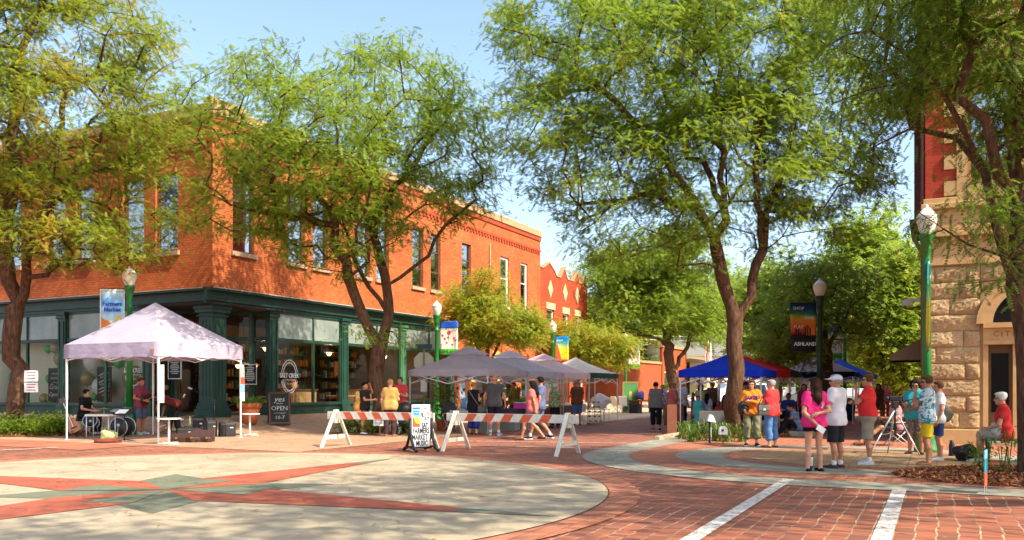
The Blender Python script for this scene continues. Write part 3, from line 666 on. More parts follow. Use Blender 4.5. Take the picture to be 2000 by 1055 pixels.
# upper storeys
mb = MB(); wz0, wz1 = 6.95, 9.4
uw = [(1.0, 2.0), (2.25, 3.25), (5.0, 6.0), (6.4, 7.4)]
FB.wall(mb, 0, 12, 5.35, 17, [(a_, b_, wz0, wz1) for a_, b_ in uw]+[(1.0, 2.0, 11.6, 13.6), (2.25, 3.25, 11.6, 13.6)], .3)
mb.add([(0, 0, 5.35), (0, 22, 5.35), (0, 22, 17), (0, 0, 17)], [(0, 3, 2, 1)]); mb.add([(0, 0, 17), (12, 0, 17), (12, 22, 17), (0, 22, 17)], [(0, 1, 2, 3)]); mb.build('upper_wall', MAT_RBRICK, rb)
a = MB(); FB.box(a, -.05, 12, 4.75, 5.0, .0, .1); FB.box(a, -.05, 12, 5.0, 5.5, 0, .05); FB.box(a, -.1, 12, 5.5, 5.62, 0, .2); FB.box(a, -.08, 12, 5.62, 5.85, 0, .1)
FB.box(a, -.05, 12, 5.85, 6.25, 0, .06); FB.box(a, -.1, 12, 6.25, 6.4, 0, .18); FB.box(a, -.05, 12, 6.4, 6.55, 0, .08); a.build('stone_band', MAT_BUFF, rb, bevel=.015)
a = MB()
for i in range(60): FB.box(a, .02+.2*i, .12+.2*i, 5.38, 5.5, .05, .13)
a.build('dentil_band', MAT_BUFF, rb)
a = MB(); FB.box(a, .75, 1.0, 6.55, 9.65, 0, .06); FB.box(a, 2.0, 2.25, 6.95, 9.4, -.1, .07); FB.box(a, 3.25, 3.5, 6.55, 9.65, 0, .06); FB.box(a, 1.0, 3.25, 9.4, 9.75, 0, .09); FB.box(a, 1.0, 3.25, 6.55, 6.95, 0, .08); FB.box(a, .7, 3.55, 9.751, 9.9, 0, .2)
for i, z in enumerate((6.6, 7.3, 8.0, 8.7)): FB.box(a, .45, .748, z, z+.38, 0, .05); FB.box(a, 3.502, 3.8, z, z+.38, 0, .05)
a.build('window_surround', MAT_BUFF, rb)
for a_, b_ in uw: FB.window(rb, a_, b_, wz0, wz1, MAT_BUFF, MAT_UPGLASS, dep=.15, fw=.09, rail=(.5, .77), sill=None, blind=.3)
for a_, b_ in ((1.0, 2.0), (2.25, 3.25)): FB.window(rb, a_, b_, 11.6, 13.6, MAT_BUFF, MAT_UPGLASS, dep=.15, fw=.09, rail=(.5,), sill=MAT_BUFF)
a = MB(); FB.box(a, -.15, 12, 10.25, 10.4, 0, .2); FB.box(a, -.1, 12, 10.4, 10.7, 0, .1); FB.box(a, -.08, 12, 11.1, 11.25, 0, .12); FB.box(a, -.2, 12, 16.8, 17.3, -.3, .4); a.build('upper_cornice', MAT_BUFF, rb)
# oriel and trim on the far street side
MAT_PURP = M('brown metal trim', (.17, .06, .055), .55, .2, 4)
a = MB(); a.lohi((-.34, 3.2, 6.6), (-.005, 6.0, 10.2)); a.lohi((-.46, 3.05, 10.2), (-.005, 6.15, 10.45)); a.lohi((-.46, 3.05, 6.4), (-.005, 6.15, 6.6))
a.add([(-.44, 3.08, 6.4), (-.44, 6.12, 6.4), (-.01, 3.4, 5.5), (-.01, 5.8, 5.5)], [(0, 2, 3, 1)]); a.build('oriel', MAT_PURP, rb)
a = MB(); a.tube([(-.06, .1, 0), (-.06, .1, 16)], .055, 8); a.build('downpipe', MAT_PURP, rb)
a = MB(); FS.box(a, 0, 21.9, 10.3, 10.6, 0, .35); FS.box(a, 0, 21.9, 16.8, 17.2, 0, .5); a.build('side_cornice', MAT_PURP, rb)
# awning on the side wall
def awning_mat():
    x = N('striped awning canvas'); u = x.coord('Object'); s_ = x.n('SeparateXYZ'); x.l(u, s_.inputs[0]); fr = x.math('FRACT', x.math('DIVIDE', s_.outputs[1], .3))
    return x.set(.9, 0, .1, x.mix(x.math('GREATER_THAN', fr, .86), (.035, .02, .014), (.3, .2, .12)))
a = MB(); y0, y1 = 3.0, 5.6
pr = [(-.02, 3.05), (-1.0, 2.5), (-1.0, 2.33), (-.02, 2.33)]
a.add([(x, y0, z) for x, z in pr]+[(x, y1, z) for x, z in pr], [(0, 1, 5, 4), (1, 2, 6, 5), (0, 3, 2, 1), (4, 5, 6, 7)])
a.build('awning', awning_mat(), rb)
a = MB(); a.lohi((-.55, 2.0, 4.0), (-.02, 2.1, 4.1)); a.box((-.5, 2.05, 3.98), (.3, .25, .16)); f_ = a.build('flood_lamp', M('lamp housing', (.5, .47, .42), .5), rb)
# ---------------------------------------------------- balloons, posters and fittings behind the glass
MAT_BG = M('green balloon', (.03, .38, .06), .3, .1, 2, spec=.6); MAT_BO = M('gold balloon', (.36, .25, .08), .25, .1, 2, spec=.7); MAT_BW = M('white balloon', (.72, .72, .66), .3, .05, 2, spec=.6)
def balloon(m_, z, dep, r, mat, lab):
    p = W(dep, m_); b = MB(); b.ball((0, 0, 0), (r, r, r*1.08), 18); b.lathe([(.012, -r*1.08), (.03, -r*1.08-.05)], 8)
    o = b.build('balloon', mat); o.location = (p.x, p.y, z); tag(o, lab, 'balloon', 'balloons behind the left shop windows')
_bl = [(12.2, 3.0, .16, 'g', 'green balloon high behind the far left window, above the tree trunk fork'), (11.6, 1.9, .2, 'g', 'green balloon low against the far left pane beside the leaning street tree'),
 (9.35, 3.05, .16, 'g', 'green balloon just right of the street tree, under the transom bar'), (8.9, 3.1, .22, 'o', 'small gold balloon tucked under the transom bar'), (7.75+.6, 3.05, .17, 'g', 'green balloon in the top right corner of the poster window'),
 (8.75, 2.65, .3, 'o', 'left one of the pair of big gold balloons in mid window'), (8.42, 2.62, .3, 'o', 'right one of the pair of big gold balloons in mid window'), (8.95, 2.1, .26, 'w', 'white balloon below the pair of gold balloons'),
 (9.2, 1.85, .2, 'g', 'green balloon directly above the paper notices by the tree'), (8.25, 2.3, .16, 'g', 'green balloon beside the dark window post, right of the gold pair'), (9.1, 1.05, .22, 'g', 'green balloon on the sill left of the blackboard poster'), (9.6, 1.05, .2, 'o', 'gold balloon on the sill behind the street tree'),
 (6.8, 2.55, .4, 'w', 'large pale balloon above the right blackboard poster'), (5.9, 2.7, .34, 'o', 'gold balloon high up behind the white tent valance'), (5.2, 2.45, .2, 'g', 'green balloon just left of the green lamp post'),
 (7.2, 1.85, .26, 'o', 'dark gold balloon between window post and drummer'), (6.4, 1.55, .34, 'w', 'pale balloon behind the drummer'), (4.5, 1.85, .45, 'o', 'biggest gold balloon right behind the faded shop lettering'), (4.6, 1.05, .24, 'g', 'green balloon low behind the guitarist'), (6.55, 1.15, .16, 'g', 'green balloon low by the drummer\'s head')]
for m_, z, r, c, lab in _bl: balloon(m_, z, .32+.15*(r > .25), r, {'g': MAT_BG, 'o': MAT_BO, 'w': MAT_BW}[c], lab)
MAT_SLATE = M('chalkboard', (.018, .022, .022), .7, .3, 5); MAT_CHALK = M('chalk', (.55, .55, .5), .9, .1, 20); MAT_OCHRE = M('ochre print', (.38, .24, .07), .8)
MAT_WOODB = M('brown wood frame', (.14, .06, .03), .6, .25, 10)
def board(name, lab, cat, fc_thing, u, z, w, h, fr, n=-.12):
    fc, base = fc_thing; p = base @ fc.p(u, z, n)
    t = thing(name, lab, cat, p, math.atan2((base.to_3x3() @ fc.U).y, (base.to_3x3() @ fc.U).x))
    a = MB(); a.lohi((-w/2, -.01, -h/2), (w/2, .01, h/2)); a.build('panel', MAT_SLATE, t)
    a = MB()
    for q in (((-w/2-.03, -h/2-.03), (w/2+.03, -h/2)), ((-w/2-.03, h/2), (w/2+.03, h/2+.03)), ((-w/2-.03, -h/2), (-w/2, h/2)), ((w/2, -h/2), (w/2+.03, h/2))):
        a.lohi((q[0][0], -.02, q[0][1]), (q[1][0], .015, q[1][1]))
    a.build('frame', fr, t); return t
BM = Matrix.Translation(C0) @ Matrix.Rotation(ANG, 4, 'Z')
def scrawl(t, lines, mat, y=-.013):
    for s, sz, x, z, kw in lines: lettering(s, sz, mat, t, (x, y, z), **kw)
def swoosh(t, pts, w, mat, y=-.012):
    a = MB(); a.tube([(x, y, z) for x, z in pts], [w*(.3+.7*math.sin(math.pi*(i+.5)/len(pts))) for i in range(len(pts))], 5); a.build('brush_stroke', mat, t)
t = board('poster', 'dark grand opening poster in the window left of the white tent', 'poster', (FL, BM), LL-8.62, 1.62, .78, 1.25, MAT_BLACK)
scrawl(t, [("YOU'RE", .13, 0, .42, {}), ('INVITED', .15, 0, .24, {}), ('Grand', .3, 0, -.1, {'shear': .4}), ('Opening', .24, 0, -.4, {'shear': .4})], MAT_CHALK); swoosh(t, [(-.3, .0), (-.1, .1), (.15, .06), (.33, .13)], .03, MAT_OCHRE)
t = board('poster', 'dark chalk style poster between two window posts behind the drummer', 'poster', (FL, BM), LL-5.75, 1.62, .72, 1.3, MAT_BLACK)
scrawl(t, [('Grand', .2, 0, .3, {'shear': .4}), ('Opening', .17, 0, .02, {'shear': .4}), ('Details', .14, .05, -.42, {'shear': .3})], MAT_CHALK)
for dz in (.42, .15, -.12, -.25): swoosh(t, [(-.3, dz-.08), (-.05, dz), (.15, dz-.05), (.3, dz+.05)], .035, MAT_CHALK)
for ab, lab, rz in (((.55, 3.06), 'black menu board with white frame left of the corner column', 0), ((3.06, .55), 'black menu board with white frame above the terracotta pot', 1)):
    fc = FL if not rz else FR; u = LL-2.35 if not rz else 2.3
    t = board('menu_board', lab, 'menu board', (fc, BM), u, 2.0 if rz else 2.25, .62, .72 if rz else .82, MAT_SIGNW, n=-.45)
    for i in range(9):
        a = MB(); w_ = rng.uniform(.28, .5) if i else .22; a.lohi((-w_/2, -.014, .3-.068*i), (w_/2, -.011, .335-.068*i)); a.build('menu_line', MAT_CHALK, t)
MAT_GLOW = None
def lampmat():
    x = N('lit bulb glass'); x.b.inputs['Emission Color'].default_value = (1, .55, .2, 1); x.b.inputs['Emission Strength'].default_value = 3; return x.set(.4, 0, .5, (.8, .5, .25))
MAT_GLOW = lampmat()
def pendant(a, b, z, lab):
    p = W(a, b); t = thing('pendant_lamp', lab, 'pendant lamp', (p.x, p.y, z))
    m = MB(); m.tube([(0, 0, .05), (0, 0, 4.5-z)], .012, 6); m.build('cord', MAT_BLACK, t)
    m = MB(); m.lathe([(.05, .1), (.22, 0), (.22, -.03)], 16); m.build('shade', M('lamp shade metal', (.35, .3, .25), .4), t); m = MB(); m.ball((0, 0, -.05), .12); m.build('bulb', MAT_GLOW, t)
    if z > 3: l_ = bpy.data.lights.new('bulb_light', 'POINT'); l_.energy = 22; l_.color = (1, .62, .3); l_.shadow_soft_size = .15; lo = bpy.data.objects.new('bulb_light', l_); COL.objects.link(lo); lo.parent = t; lo.location = (0, 0, -.25)
for a, b, z, lab in ((4.3, 1.5, 3.15, 'lit pendant lamp in the first shop window, above the logo'), (8.3, 1.5, 3.1, 'lit pendant lamp in the second shop window, left of the tree'), (13, 1.8, 3.1, 'lit pendant lamp in the third shop window, behind the stop sign')): pendant(a, b, z, lab)
for i in range(4): pendant(3.9+.3*i, 2.6, 2.45, ['first', 'second', 'third', 'fourth'][i]+' small bulb from the left in the row behind the shop logo')
MAT_LWOOD = M('light wood', (.42, .25, .11), .55, .25, 6); MAT_ORANGE = M('orange cloth', (.6, .2, .05), .8)
def cafe_table(a, b, lab):
    p = W(a, b); t = thing('cafe_table', lab, 'table', (p.x, p.y, .38), ANG); m = MB(); m.lohi((-.6, -.4, .72), (.6, .4, .77)); m.build('table_top', MAT_LWOOD, t)
    for sx in (-.52, .52):
        for sy in (-.32, .32): m = MB(); m.tube([(sx, sy, 0), (sx, sy, .72)], .025, 6); m.build('leg', MAT_BLACK, t)
for a, b, lab in ((4.3, 1.0, 'wooden cafe table behind the logo window'), (8.7, 1.1, 'wooden cafe table in the second shop window'), (13.3, 1.1, 'wooden cafe table in the third shop window')): cafe_table(a, b, lab)
for a, b, w_, lab in ((6.2, 1.4, 1.5, 'long pale counter with a sloping front in the first shop window'), (10.4, 1.3, 1.6, 'long pale counter in the second shop window')):
    p = W(a, b); t = thing('shop_counter', lab, 'counter', (p.x, p.y, .38), ANG); m = MB(); m.lohi((-w_/2, -.3, 0), (w_/2, .3, 1.0)); m.build('body', MAT_LWOOD, t); m = MB(); m.lohi((-w_/2-.05, -.36, 1.0), (w_/2+.05, .36, 1.05)); m.build('counter_top', MAT_WOODB, t)
for a, b, lab in ((6.0, 1.5, 'orange bottle on the counter in the first shop window'), (11.3, 1.4, 'orange bottle on the counter in the second shop window')):
    p = W(a, b); m = MB(); m.lathe([(.1, 0), (.13, .1), (.12, .25), (.05, .36), (.05, .42)], 12); o = m.build('bottle', MAT_ORANGE); o.location = (p.x, p.y, 1.43); tag(o, lab, 'bottle')

# cafe chairs and a back shelf seen dimly through the glass
def cafe_chair(a, b, rz, lab):
    p = W(a, b); t = thing('cafe_chair', lab, 'chair', (p.x, p.y, .38), ANG+rz, 'dark wooden cafe chairs'); m = MB(); m.lohi((-.2, -.2, .44), (.2, .2, .48)); m.build('seat', MAT_WOODB, t)
    for sx in (-.18, .18):
        for sy in (-.18, .18): m = MB(); m.tube([(sx, sy, 0), (sx, sy, .44 if sy < 0 else .95)], .02, 6); m.build('leg', MAT_WOODB, t)
    m = MB(); [m.lohi((-.16, .17, z), (.16, .19, z+.06)) for z in (.6, .72, .86)]; m.build('backrest', MAT_WOODB, t)
for a, b, rz, lab in ((3.7, 1.5, 1.2, 'dark cafe chair left of the logo window table'), (5.1, 1.4, -1.0, 'dark cafe chair right of the logo window table'), (8.0, .7, 2.6, 'dark cafe chair at the second window table'), (9.4, 1.5, -.8, 'dark cafe chair behind the second window table'), (12.8, .8, 2.4, 'dark cafe chair left in the third window'), (14.2, 1.4, -.6, 'dark cafe chair right in the third window')): cafe_chair(a, b, rz, lab)
r_ = random.Random(5)
for a0, lab in ((4.9, 'tall dark shelf of jars at the back of the first shop window'), (9.0, 'tall dark shelf of jars at the back of the second shop window'), (13.0, 'tall dark shelf of jars at the back of the third shop window')):
    p = W(a0+1.2, 5.6); t = thing('shelf_unit', lab, 'shelf', (p.x, p.y, .38), ANG); m = MB(); m.lohi((-1.5, .2, 0), (1.5, .25, 3.2)); m.build('back_panel', MAT_DARK, t)
    for k in range(5):
        m = MB(); m.lohi((-1.5, -.2, .5+.55*k), (1.5, .2, .54+.55*k)); sh_ = m.build('shelf_board', MAT_WOODB, t)
        m = MB(); m.smooth = False
        for q in range(13): m.mi = r_.randrange(4); x = -1.4+.22*q; m.lohi((x, -.12, .541+.55*k), (x+r_.uniform(.08, .18), .1, .541+.55*k+r_.uniform(.12, .38)))
        m.build('jars', [MAT_ORANGE, MAT_BLIND, M('teal tin', (.04, .14, .14), .5), MAT_OCHRE], sh_)
for a, b, z, w_, h_, lab, c in ((3.55, .5, 2.75, .35, .6, 'small flower print hanging inside the left edge of the logo window', MAT_CREAM), (11.0, 3.0, 2.4, .9, .7, 'orange picture hanging deep in the second window', MAT_ORANGE)):
    p = W(a, b); t = thing('wall_picture', lab, 'picture', (p.x, p.y, z), ANG); m = MB(); m.lohi((-w_/2, -.01, -h_/2), (w_/2, .01, h_/2)); m.build('picture', c, t); m = MB(); [m.lohi((s_*w_/2-.02, -.02, -h_/2), (s_*w_/2+.02, .012, h_/2)) for s_ in (-1, 1)]; [m.lohi((-w_/2-.02, -.021, s_*h_/2-.02), (w_/2+.02, .013, s_*h_/2+.02)) for s_ in (-1, 1)]; m.build('frame', MAT_WOODB, t)
# ================================================================== TREES
def bark_mat():
    x = N('ridged bark'); co = x.coord('Object', (1, 1, .22)); f = x.noise(co, 16, 6, .7); g = x.noise(x.coord(), 1.3, 4)
    c = x.ramp(f, [(.32, (.045, .023, .014)), (.6, (.17, .09, .052)), (.8, (.26, .15, .085))]); c = x.mix(.5, c, x.ramp(g, [(.3, (.65, .6, .55)), (.7, (1, 1, 1))]), 'MULTIPLY')
    x.bump(f, .9, .05); return x.set(.92, 0, .15, c)
MAT_BARK = bark_mat()
def leaf_mat(name, c_dark, c_mid, c_yel, yel=.55, trans=.52):
    x = N(name); t = x.t; out = t.nodes['Material Output']; co = x.coord()
    n1 = x.noise(co, .75, 4, .6); rnd = x.n('NewGeometry').outputs['Random Per Island']
    base = x.mix(rnd, c_dark, c_mid); f = x.ramp(n1, [(yel, (0, 0, 0)), (yel+.14, (1, 1, 1))]); c = x.mix(x.math('MULTIPLY', f, x.math('ADD', .35, x.math('MULTIPLY', rnd, .65))), base, c_yel)
    x.set(.55, 0, .35, c)
    tr = x.n('BsdfTranslucent'); x.l(x.mix(.35, c, (.5, .6, .05)), tr.inputs[0])
    mx = x.n('MixShader'); mx.inputs[0].default_value = trans; x.l(x.b.outputs[0], mx.inputs[1]); x.l(tr.outputs[0], mx.inputs[2]); x.l(mx.outputs[0], out.inputs[0]); return x.m
LEAF_A = leaf_mat('locust leaves green', (.11, .20, .018), (.26, .37, .032), (.48, .40, .035), .56)
LEAF_B = leaf_mat('locust leaves yellowing', (.125, .19, .016), (.28, .34, .03), (.58, .38, .035), .49)
LEAF_C = leaf_mat('leaves darkened as in shade', (.06, .135, .014), (.15, .25, .026), (.28, .31, .035), .6)  # darker green for foliage standing in shade; the shade is in the colour
LEAF_D = leaf_mat('bright far leaves', (.14, .24, .022), (.30, .41, .04), (.46, .46, .055), .5)
LEAF_E = leaf_mat('turning leaves', (.18, .24, .018), (.38, .40, .03), (.62, .34, .035), .48)
def skeleton(base, limbs, att, tip=.007, step=.45, jitter=.09, wz=.5):
    pos = [np.array(base, float)]; par = [-1]
    def extend(i, q):
        q = np.array(q, float); p = pos[i]; L = np.linalg.norm(q-p); k = max(1, int(L/step)); last = i
        for s in range(1, k+1):
            r = p+(q-p)*s/k
            if s < k: r = r+rng.normal(0, jitter*min(1, L/2), 3)
            pos.append(r); par.append(last); last = len(pos)-1
        return last
    for lb in limbs:
        d = [np.linalg.norm(x-np.array(lb[0])) for x in pos]; i = int(np.argmin(d))
        for q in lb[1:] if d[i] < .3 else lb: i = extend(i, q)
    nb = len(pos)
    fork = pos[min(len(pos)-1, nb-1)]; c = np.mean(np.array(pos), 0)
    att = att[np.argsort(np.linalg.norm(att-np.array(limbs[0][-1]), axis=1))]
    buf = np.zeros((len(pos)+len(att)*30, 3)); n = len(pos); buf[:n] = pos; minz = limbs[0][-1][2]-.3
    tips = []; okm = np.zeros(len(buf), bool); okm[:n] = buf[:n, 2] > minz
    depth = np.zeros(len(buf))
    for a in att:
        dv = a-buf[:n]; d = np.linalg.norm(dv, axis=1)
        cost = d+wz*np.maximum(0, -dv[:, 2])+.12*depth[:n]; cost[~okm[:n]] = 1e9
        i = int(np.argmin(cost)); p = buf[i]; L = d[i]; k = max(1, min(28, int(L/step))); last = i
        mid = (p+a)/2+np.array([0, 0, .03*L])+rng.normal(0, .06*L, 3)
        for s in range(1, k+1):
            u = s/k; r = (1-u)**2*p+2*u*(1-u)*mid+u*u*a; buf[n] = r; par.append(last); okm[n] = True; depth[n] = depth[last]+L/k; last = n; n += 1
        tips.append(last)
    pos = buf[:n]; par = np.array(par)
    cnt = np.zeros(n); cnt[tips] = 1
    ch = [[] for _ in range(n)]
    for i in range(1, n): ch[par[i]].append(i)
    for i in range(n-1, 0, -1):
        if cnt[i] == 0: cnt[i] = .6
        cnt[par[i]] += cnt[i]
    return pos, par, cnt, ch, tips
def tree(name, label, base, limbs, blobs, r0, leaf, natt=420, nf=34, fl=.22, fw=.05, lf=6, group=None, spread=.34, tip=.009, droop=.22, cat='tree', shell=.55, twig=True):
    base = Vector(base)
    pts = []; tot = sum(b[1][0]*b[1][1]*b[1][2] for b in blobs)
    for c, r in blobs:
        k = max(3, int(natt*r[0]*r[1]*r[2]/tot)); v = rng.normal(size=(k, 3)); v /= np.linalg.norm(v, axis=1)[:, None]
        rad = rng.uniform(shell**3, 1, k)**(1/3); pts.append(np.array(c)+v*rad[:, None]*np.array(r))
    att = np.concatenate(pts)
    pos, par, cnt, ch, tips = skeleton(base, [[np.array(q) for q in l] for l in limbs], att)
    tot_n = max(cnt[0], 2); e = math.log(tot_n)/math.log(r0/tip); rad = tip*np.maximum(cnt, 1)**(1/e)
    root = thing(name, label, cat, base, 0, group); bz = np.array(base)
    mb = MB(); starts = [0]; seen = set()
    while starts:
        s = starts.pop(); chain = ([par[s]] if s else [])+[s]; i = s
        while ch[i]:
            m = max(ch[i], key=lambda q: cnt[q]); starts += [q for q in ch[i] if q != m]; chain.append(m); i = m
        rr = [rad[q] for q in chain]
        if s: rr[0] = min(rad[chain[0]]*.8, rr[1]*1.3)
        big = max(rr); nseg = 12 if big > .12 else 6 if big > .04 else 4 if big > .016 else 3
        if not twig and big < .02: continue
        P_ = [Vector(pos[q]-bz) for q in chain]
        if s == 0: rr[0] *= 1.22; P_[0].z -= .15
        mb.tube(P_, rr, nseg, cap=False)
    mb.sm = [True]*len(mb.f); mb.build('trunk', MAT_BARK, root, uv=False)
    # fronds
    F = len(tips)*nf; tp = pos[np.repeat(tips, nf)]; pr = pos[par[np.repeat(tips, nf)]]
    u = rng.uniform(-.2, 1.25, (F, 1)); c0 = pr+(tp-pr)*u+rng.normal(0, spread, (F, 3))*np.array([1.1, 1.1, .55])
    cen = np.mean(att, 0); out = c0-cen; out[:, 2] *= .2; out /= np.maximum(np.linalg.norm(out, axis=1, keepdims=True), .01)
    az = np.arctan2(out[:, 1], out[:, 0])+rng.normal(0, 1.3, F); pit = rng.normal(-droop*.6, .45, F)
    d = np.stack([np.cos(az)*np.cos(pit), np.sin(az)*np.cos(pit), np.sin(pit)], 1)
    side = np.stack([-np.sin(az), np.cos(az), rng.normal(0, .45, F)], 1); side /= np.linalg.norm(side, axis=1, keepdims=True)
    L = fl*rng.uniform(.5, 1.4, (F, 1)); V = np.empty((F, lf, 4, 3))
    for j in range(lf):
        s0 = (j+.1)/lf; s1 = (j+.95)/lf; wj = fw*(.75+.5*math.sin(math.pi*(j+.7)/lf))
        p0 = c0+d*L*s0+np.array([0, 0, -1])*(droop*L*s0*s0); p1 = c0+d*L*s1+np.array([0, 0, -1])*(droop*L*s1*s1)
        m = (p0*.42+p1*.58); V[:, j, 0] = p0; V[:, j, 1] = m-side*wj; V[:, j, 2] = p1; V[:, j, 3] = m+side*wj
        V[:, j, 1, 2] -= wj*.35; V[:, j, 3, 2] -= wj*.35
    V = V.reshape(-1, 3)-bz; Fc = np.arange(len(V)).reshape(-1, 4)
    np_mesh('crown', V, Fc, leaf, root); return root
def B(px, py, Y, rpx, rpy, ry): return (tuple(P(px, py, Y)), (rpx/1662*Y, ry, rpy/1662*Y))
def PL(pts): return [tuple(P(*q)) for q in pts]
# left tree
bL = P(30, 838, 27.5); bL.z = .1
tree('street_tree', 'leaning street tree at the left edge with paper notices on its trunk', bL,
     [[tuple(bL), *PL([(34, 760, 27.5), (22, 660, 27.5), (28, 610, 27.5)])],
      PL([(28, 610, 27.5), (14, 520, 27.4), (20, 400, 27), (30, 240, 26.6), (40, 100, 26.4)]), PL([(28, 610, 27.5), (52, 540, 27.2), (75, 440, 26.6), (150, 330, 26), (220, 230, 25.6)]),
      PL([(52, 540, 27.2), (130, 520, 26), (230, 510, 25.2)]), PL([(20, 400, 27), (-40, 300, 27), (-120, 200, 27)]), PL([(75, 440, 26.6), (110, 300, 26), (140, 130, 26)])],
     [B(60, 60, 26.5, 270, 120, 3.6), B(130, 250, 26, 240, 150, 3.5), B(290, 130, 25.8, 85, 90, 2), B(60, 420, 26.5, 210, 90, 3), B(-120, 250, 27, 170, 260, 3.5), B(220, 440, 25, 170, 60, 1.8), B(290, 510, 24.5, 95, 38, 1.2), B(20, -120, 26.5, 240, 130, 3.5), B(130, 470, 25, 150, 55, 1.5)],
     .27, LEAF_B, natt=1080, nf=40, fw=.052, spread=.26)
# centre tree
bC = P(742, 848, 28); bC.z = .0
tree('street_tree', 'twin trunked street tree in front of the corner shop windows', bC,
     [[tuple(bC), *PL([(738, 760, 28), (738, 700, 28), (742, 680, 28)])],
      PL([(742, 680, 28), (706, 610, 27.8), (680, 540, 27.4), (655, 440, 27), (600, 330, 26.5), (545, 230, 26.2)]), PL([(742, 680, 28), (760, 615, 28), (720, 560, 28.2), (690, 500, 28.2), (640, 380, 28.4)]),
      PL([(760, 615, 28), (752, 540, 28), (735, 420, 28), (745, 260, 28), (735, 120, 28)]), PL([(752, 560, 28), (810, 520, 28), (870, 440, 28), (930, 390, 28)]),
      PL([(735, 420, 28), (800, 330, 28.4), (880, 220, 28.4)]), PL([(655, 440, 27), (540, 420, 26), (450, 400, 25.6)]), PL([(690, 500, 28.2), (760, 440, 28.6), (830, 400, 28.8)])],
     [B(540, 130, 25.5, 95, 60, 2.2), B(500, 230, 24.6, 130, 100, 3), B(620, 270, 24, 150, 110, 3.2), B(680, 180, 23, 90, 70, 2.2), B(620, 340, 27, 150, 110, 3.0), B(770, 190, 28, 150, 115, 3.4), B(870, 270, 28, 120, 110, 3), B(470, 400, 25.8, 130, 70, 2.4), B(640, 430, 27, 170, 75, 3), B(800, 390, 28, 150, 70, 2.6), B(930, 380, 28, 80, 40, 1.6), B(650, 500, 26.5, 120, 40, 1.6), B(430, 300, 26, 60, 60, 1.6),
      B(700, 650, 26.8, 22, 26, .5), B(770, 660, 27.2, 16, 26, .4)],
     .245, LEAF_A, natt=960, nf=29, fw=.05, tip=.008, spread=.25)
# big tree
bB = G(1437, 852)
tree('street_tree', 'biggest street tree with a thick forked trunk beside the blue tent', bB,
     [[tuple(bB), *PL([(1434, 760, 25.4), (1433, 680, 25.4), (1436, 632, 25.4)])],
      PL([(1436, 632, 25.4), (1415, 560, 25.4), (1400, 490, 25.2), (1360, 400, 25), (1300, 310, 24.6), (1230, 230, 24.2), (1140, 150, 24)]),
      PL([(1436, 632, 25.4), (1468, 580, 25.4), (1490, 490, 25.6), (1495, 440, 25.8), (1530, 330, 26), (1600, 230, 26.2)]), PL([(1400, 490, 25.2), (1412, 400, 25.2), (1405, 250, 25.2), (1400, 90, 25.2)]),
      PL([(1490, 490, 25.6), (1478, 400, 25.4), (1480, 250, 25.2), (1500, 80, 25)]), PL([(1360, 400, 25), (1250, 380, 24.5), (1130, 400, 24)]), PL([(1412, 400, 25.2), (1340, 280, 26), (1270, 120, 26.4)]), PL([(1530, 330, 26), (1620, 330, 26.5), (1690, 350, 26.6)])],
     [B(1090, 100, 24.5, 140, 110, 3.2), B(1060, 260, 24.5, 110, 100, 2.8), B(1180, 330, 24.5, 160, 100, 3.2), B(1270, 150, 25, 200, 160, 4), B(1440, 90, 25.4, 220, 180, 4), B(1420, 320, 25.2, 210, 130, 4), B(1590, 200, 26, 170, 150, 3.5), B(1620, 350, 26.3, 130, 80, 2.6), B(1250, 440, 24.5, 150, 65, 2.6), B(1160, 480, 24, 80, 50, 1.6), B(1560, 450, 26, 110, 55, 2), B(1350, 470, 24.5, 70, 60, 1.6), B(1400, -60, 25.4, 320, 80, 4), B(1060, 10, 24.5, 120, 80, 2.5)],
     .235, LEAF_A, natt=1480, nf=36, fw=.052, tip=.008, spread=.26)
# right tree
bR = G(2012, 932)
tree('street_tree', 'dark trunked tree at the right edge, beside the green bench', bR,
     [[tuple(bR), *PL([(2008, 800, 14.2), (2003, 650, 14.2), (1985, 560, 14.2)])],
      PL([(1985, 560, 14.2), (1945, 440, 14.1), (1925, 340, 14), (1880, 250, 13.8), (1830, 160, 13.6), (1760, 100, 13.5), (1700, 60, 13.5)]),
      PL([(1985, 560, 14.2), (1992, 420, 14.2), (1985, 250, 14.2), (1990, 60, 14.2), (1995, -150, 14.2)]), PL([(1925, 360, 14), (1870, 270, 14.4), (1780, 250, 14.6), (1700, 290, 14.8)]), PL([(1990, 430, 14.2), (1940, 300, 13.5), (1900, 100, 13.3), (1880, -100, 13.2)]), PL([(1985, 300, 14.2), (2100, 150, 14.4), (2250, 0, 14.6)])],
     [B(1870, 130, 13.8, 140, 75, 1.8), B(1955, 230, 14, 90, 80, 1.6), B(1750, 60, 13.8, 130, 70, 1.6), B(1730, 190, 14.6, 120, 50, 1.2), B(1940, 420, 13.6, 110, 60, 1.2), B(1910, 540, 13.4, 90, 34, .9), B(1740, 300, 15, 60, 25, .7), B(1990, 0, 14.2, 230, 160, 3), B(2120, 250, 14.6, 160, 200, 2.5), B(1812, 435, 14.6, 45, 40, .6), B(1850, -150, 14, 300, 120, 3), B(1640, 70, 14.2, 60, 40, 1.0)],
     .165, LEAF_C, natt=470, nf=50, fl=.19, fw=.034, lf=7, spread=.27, droop=.4)
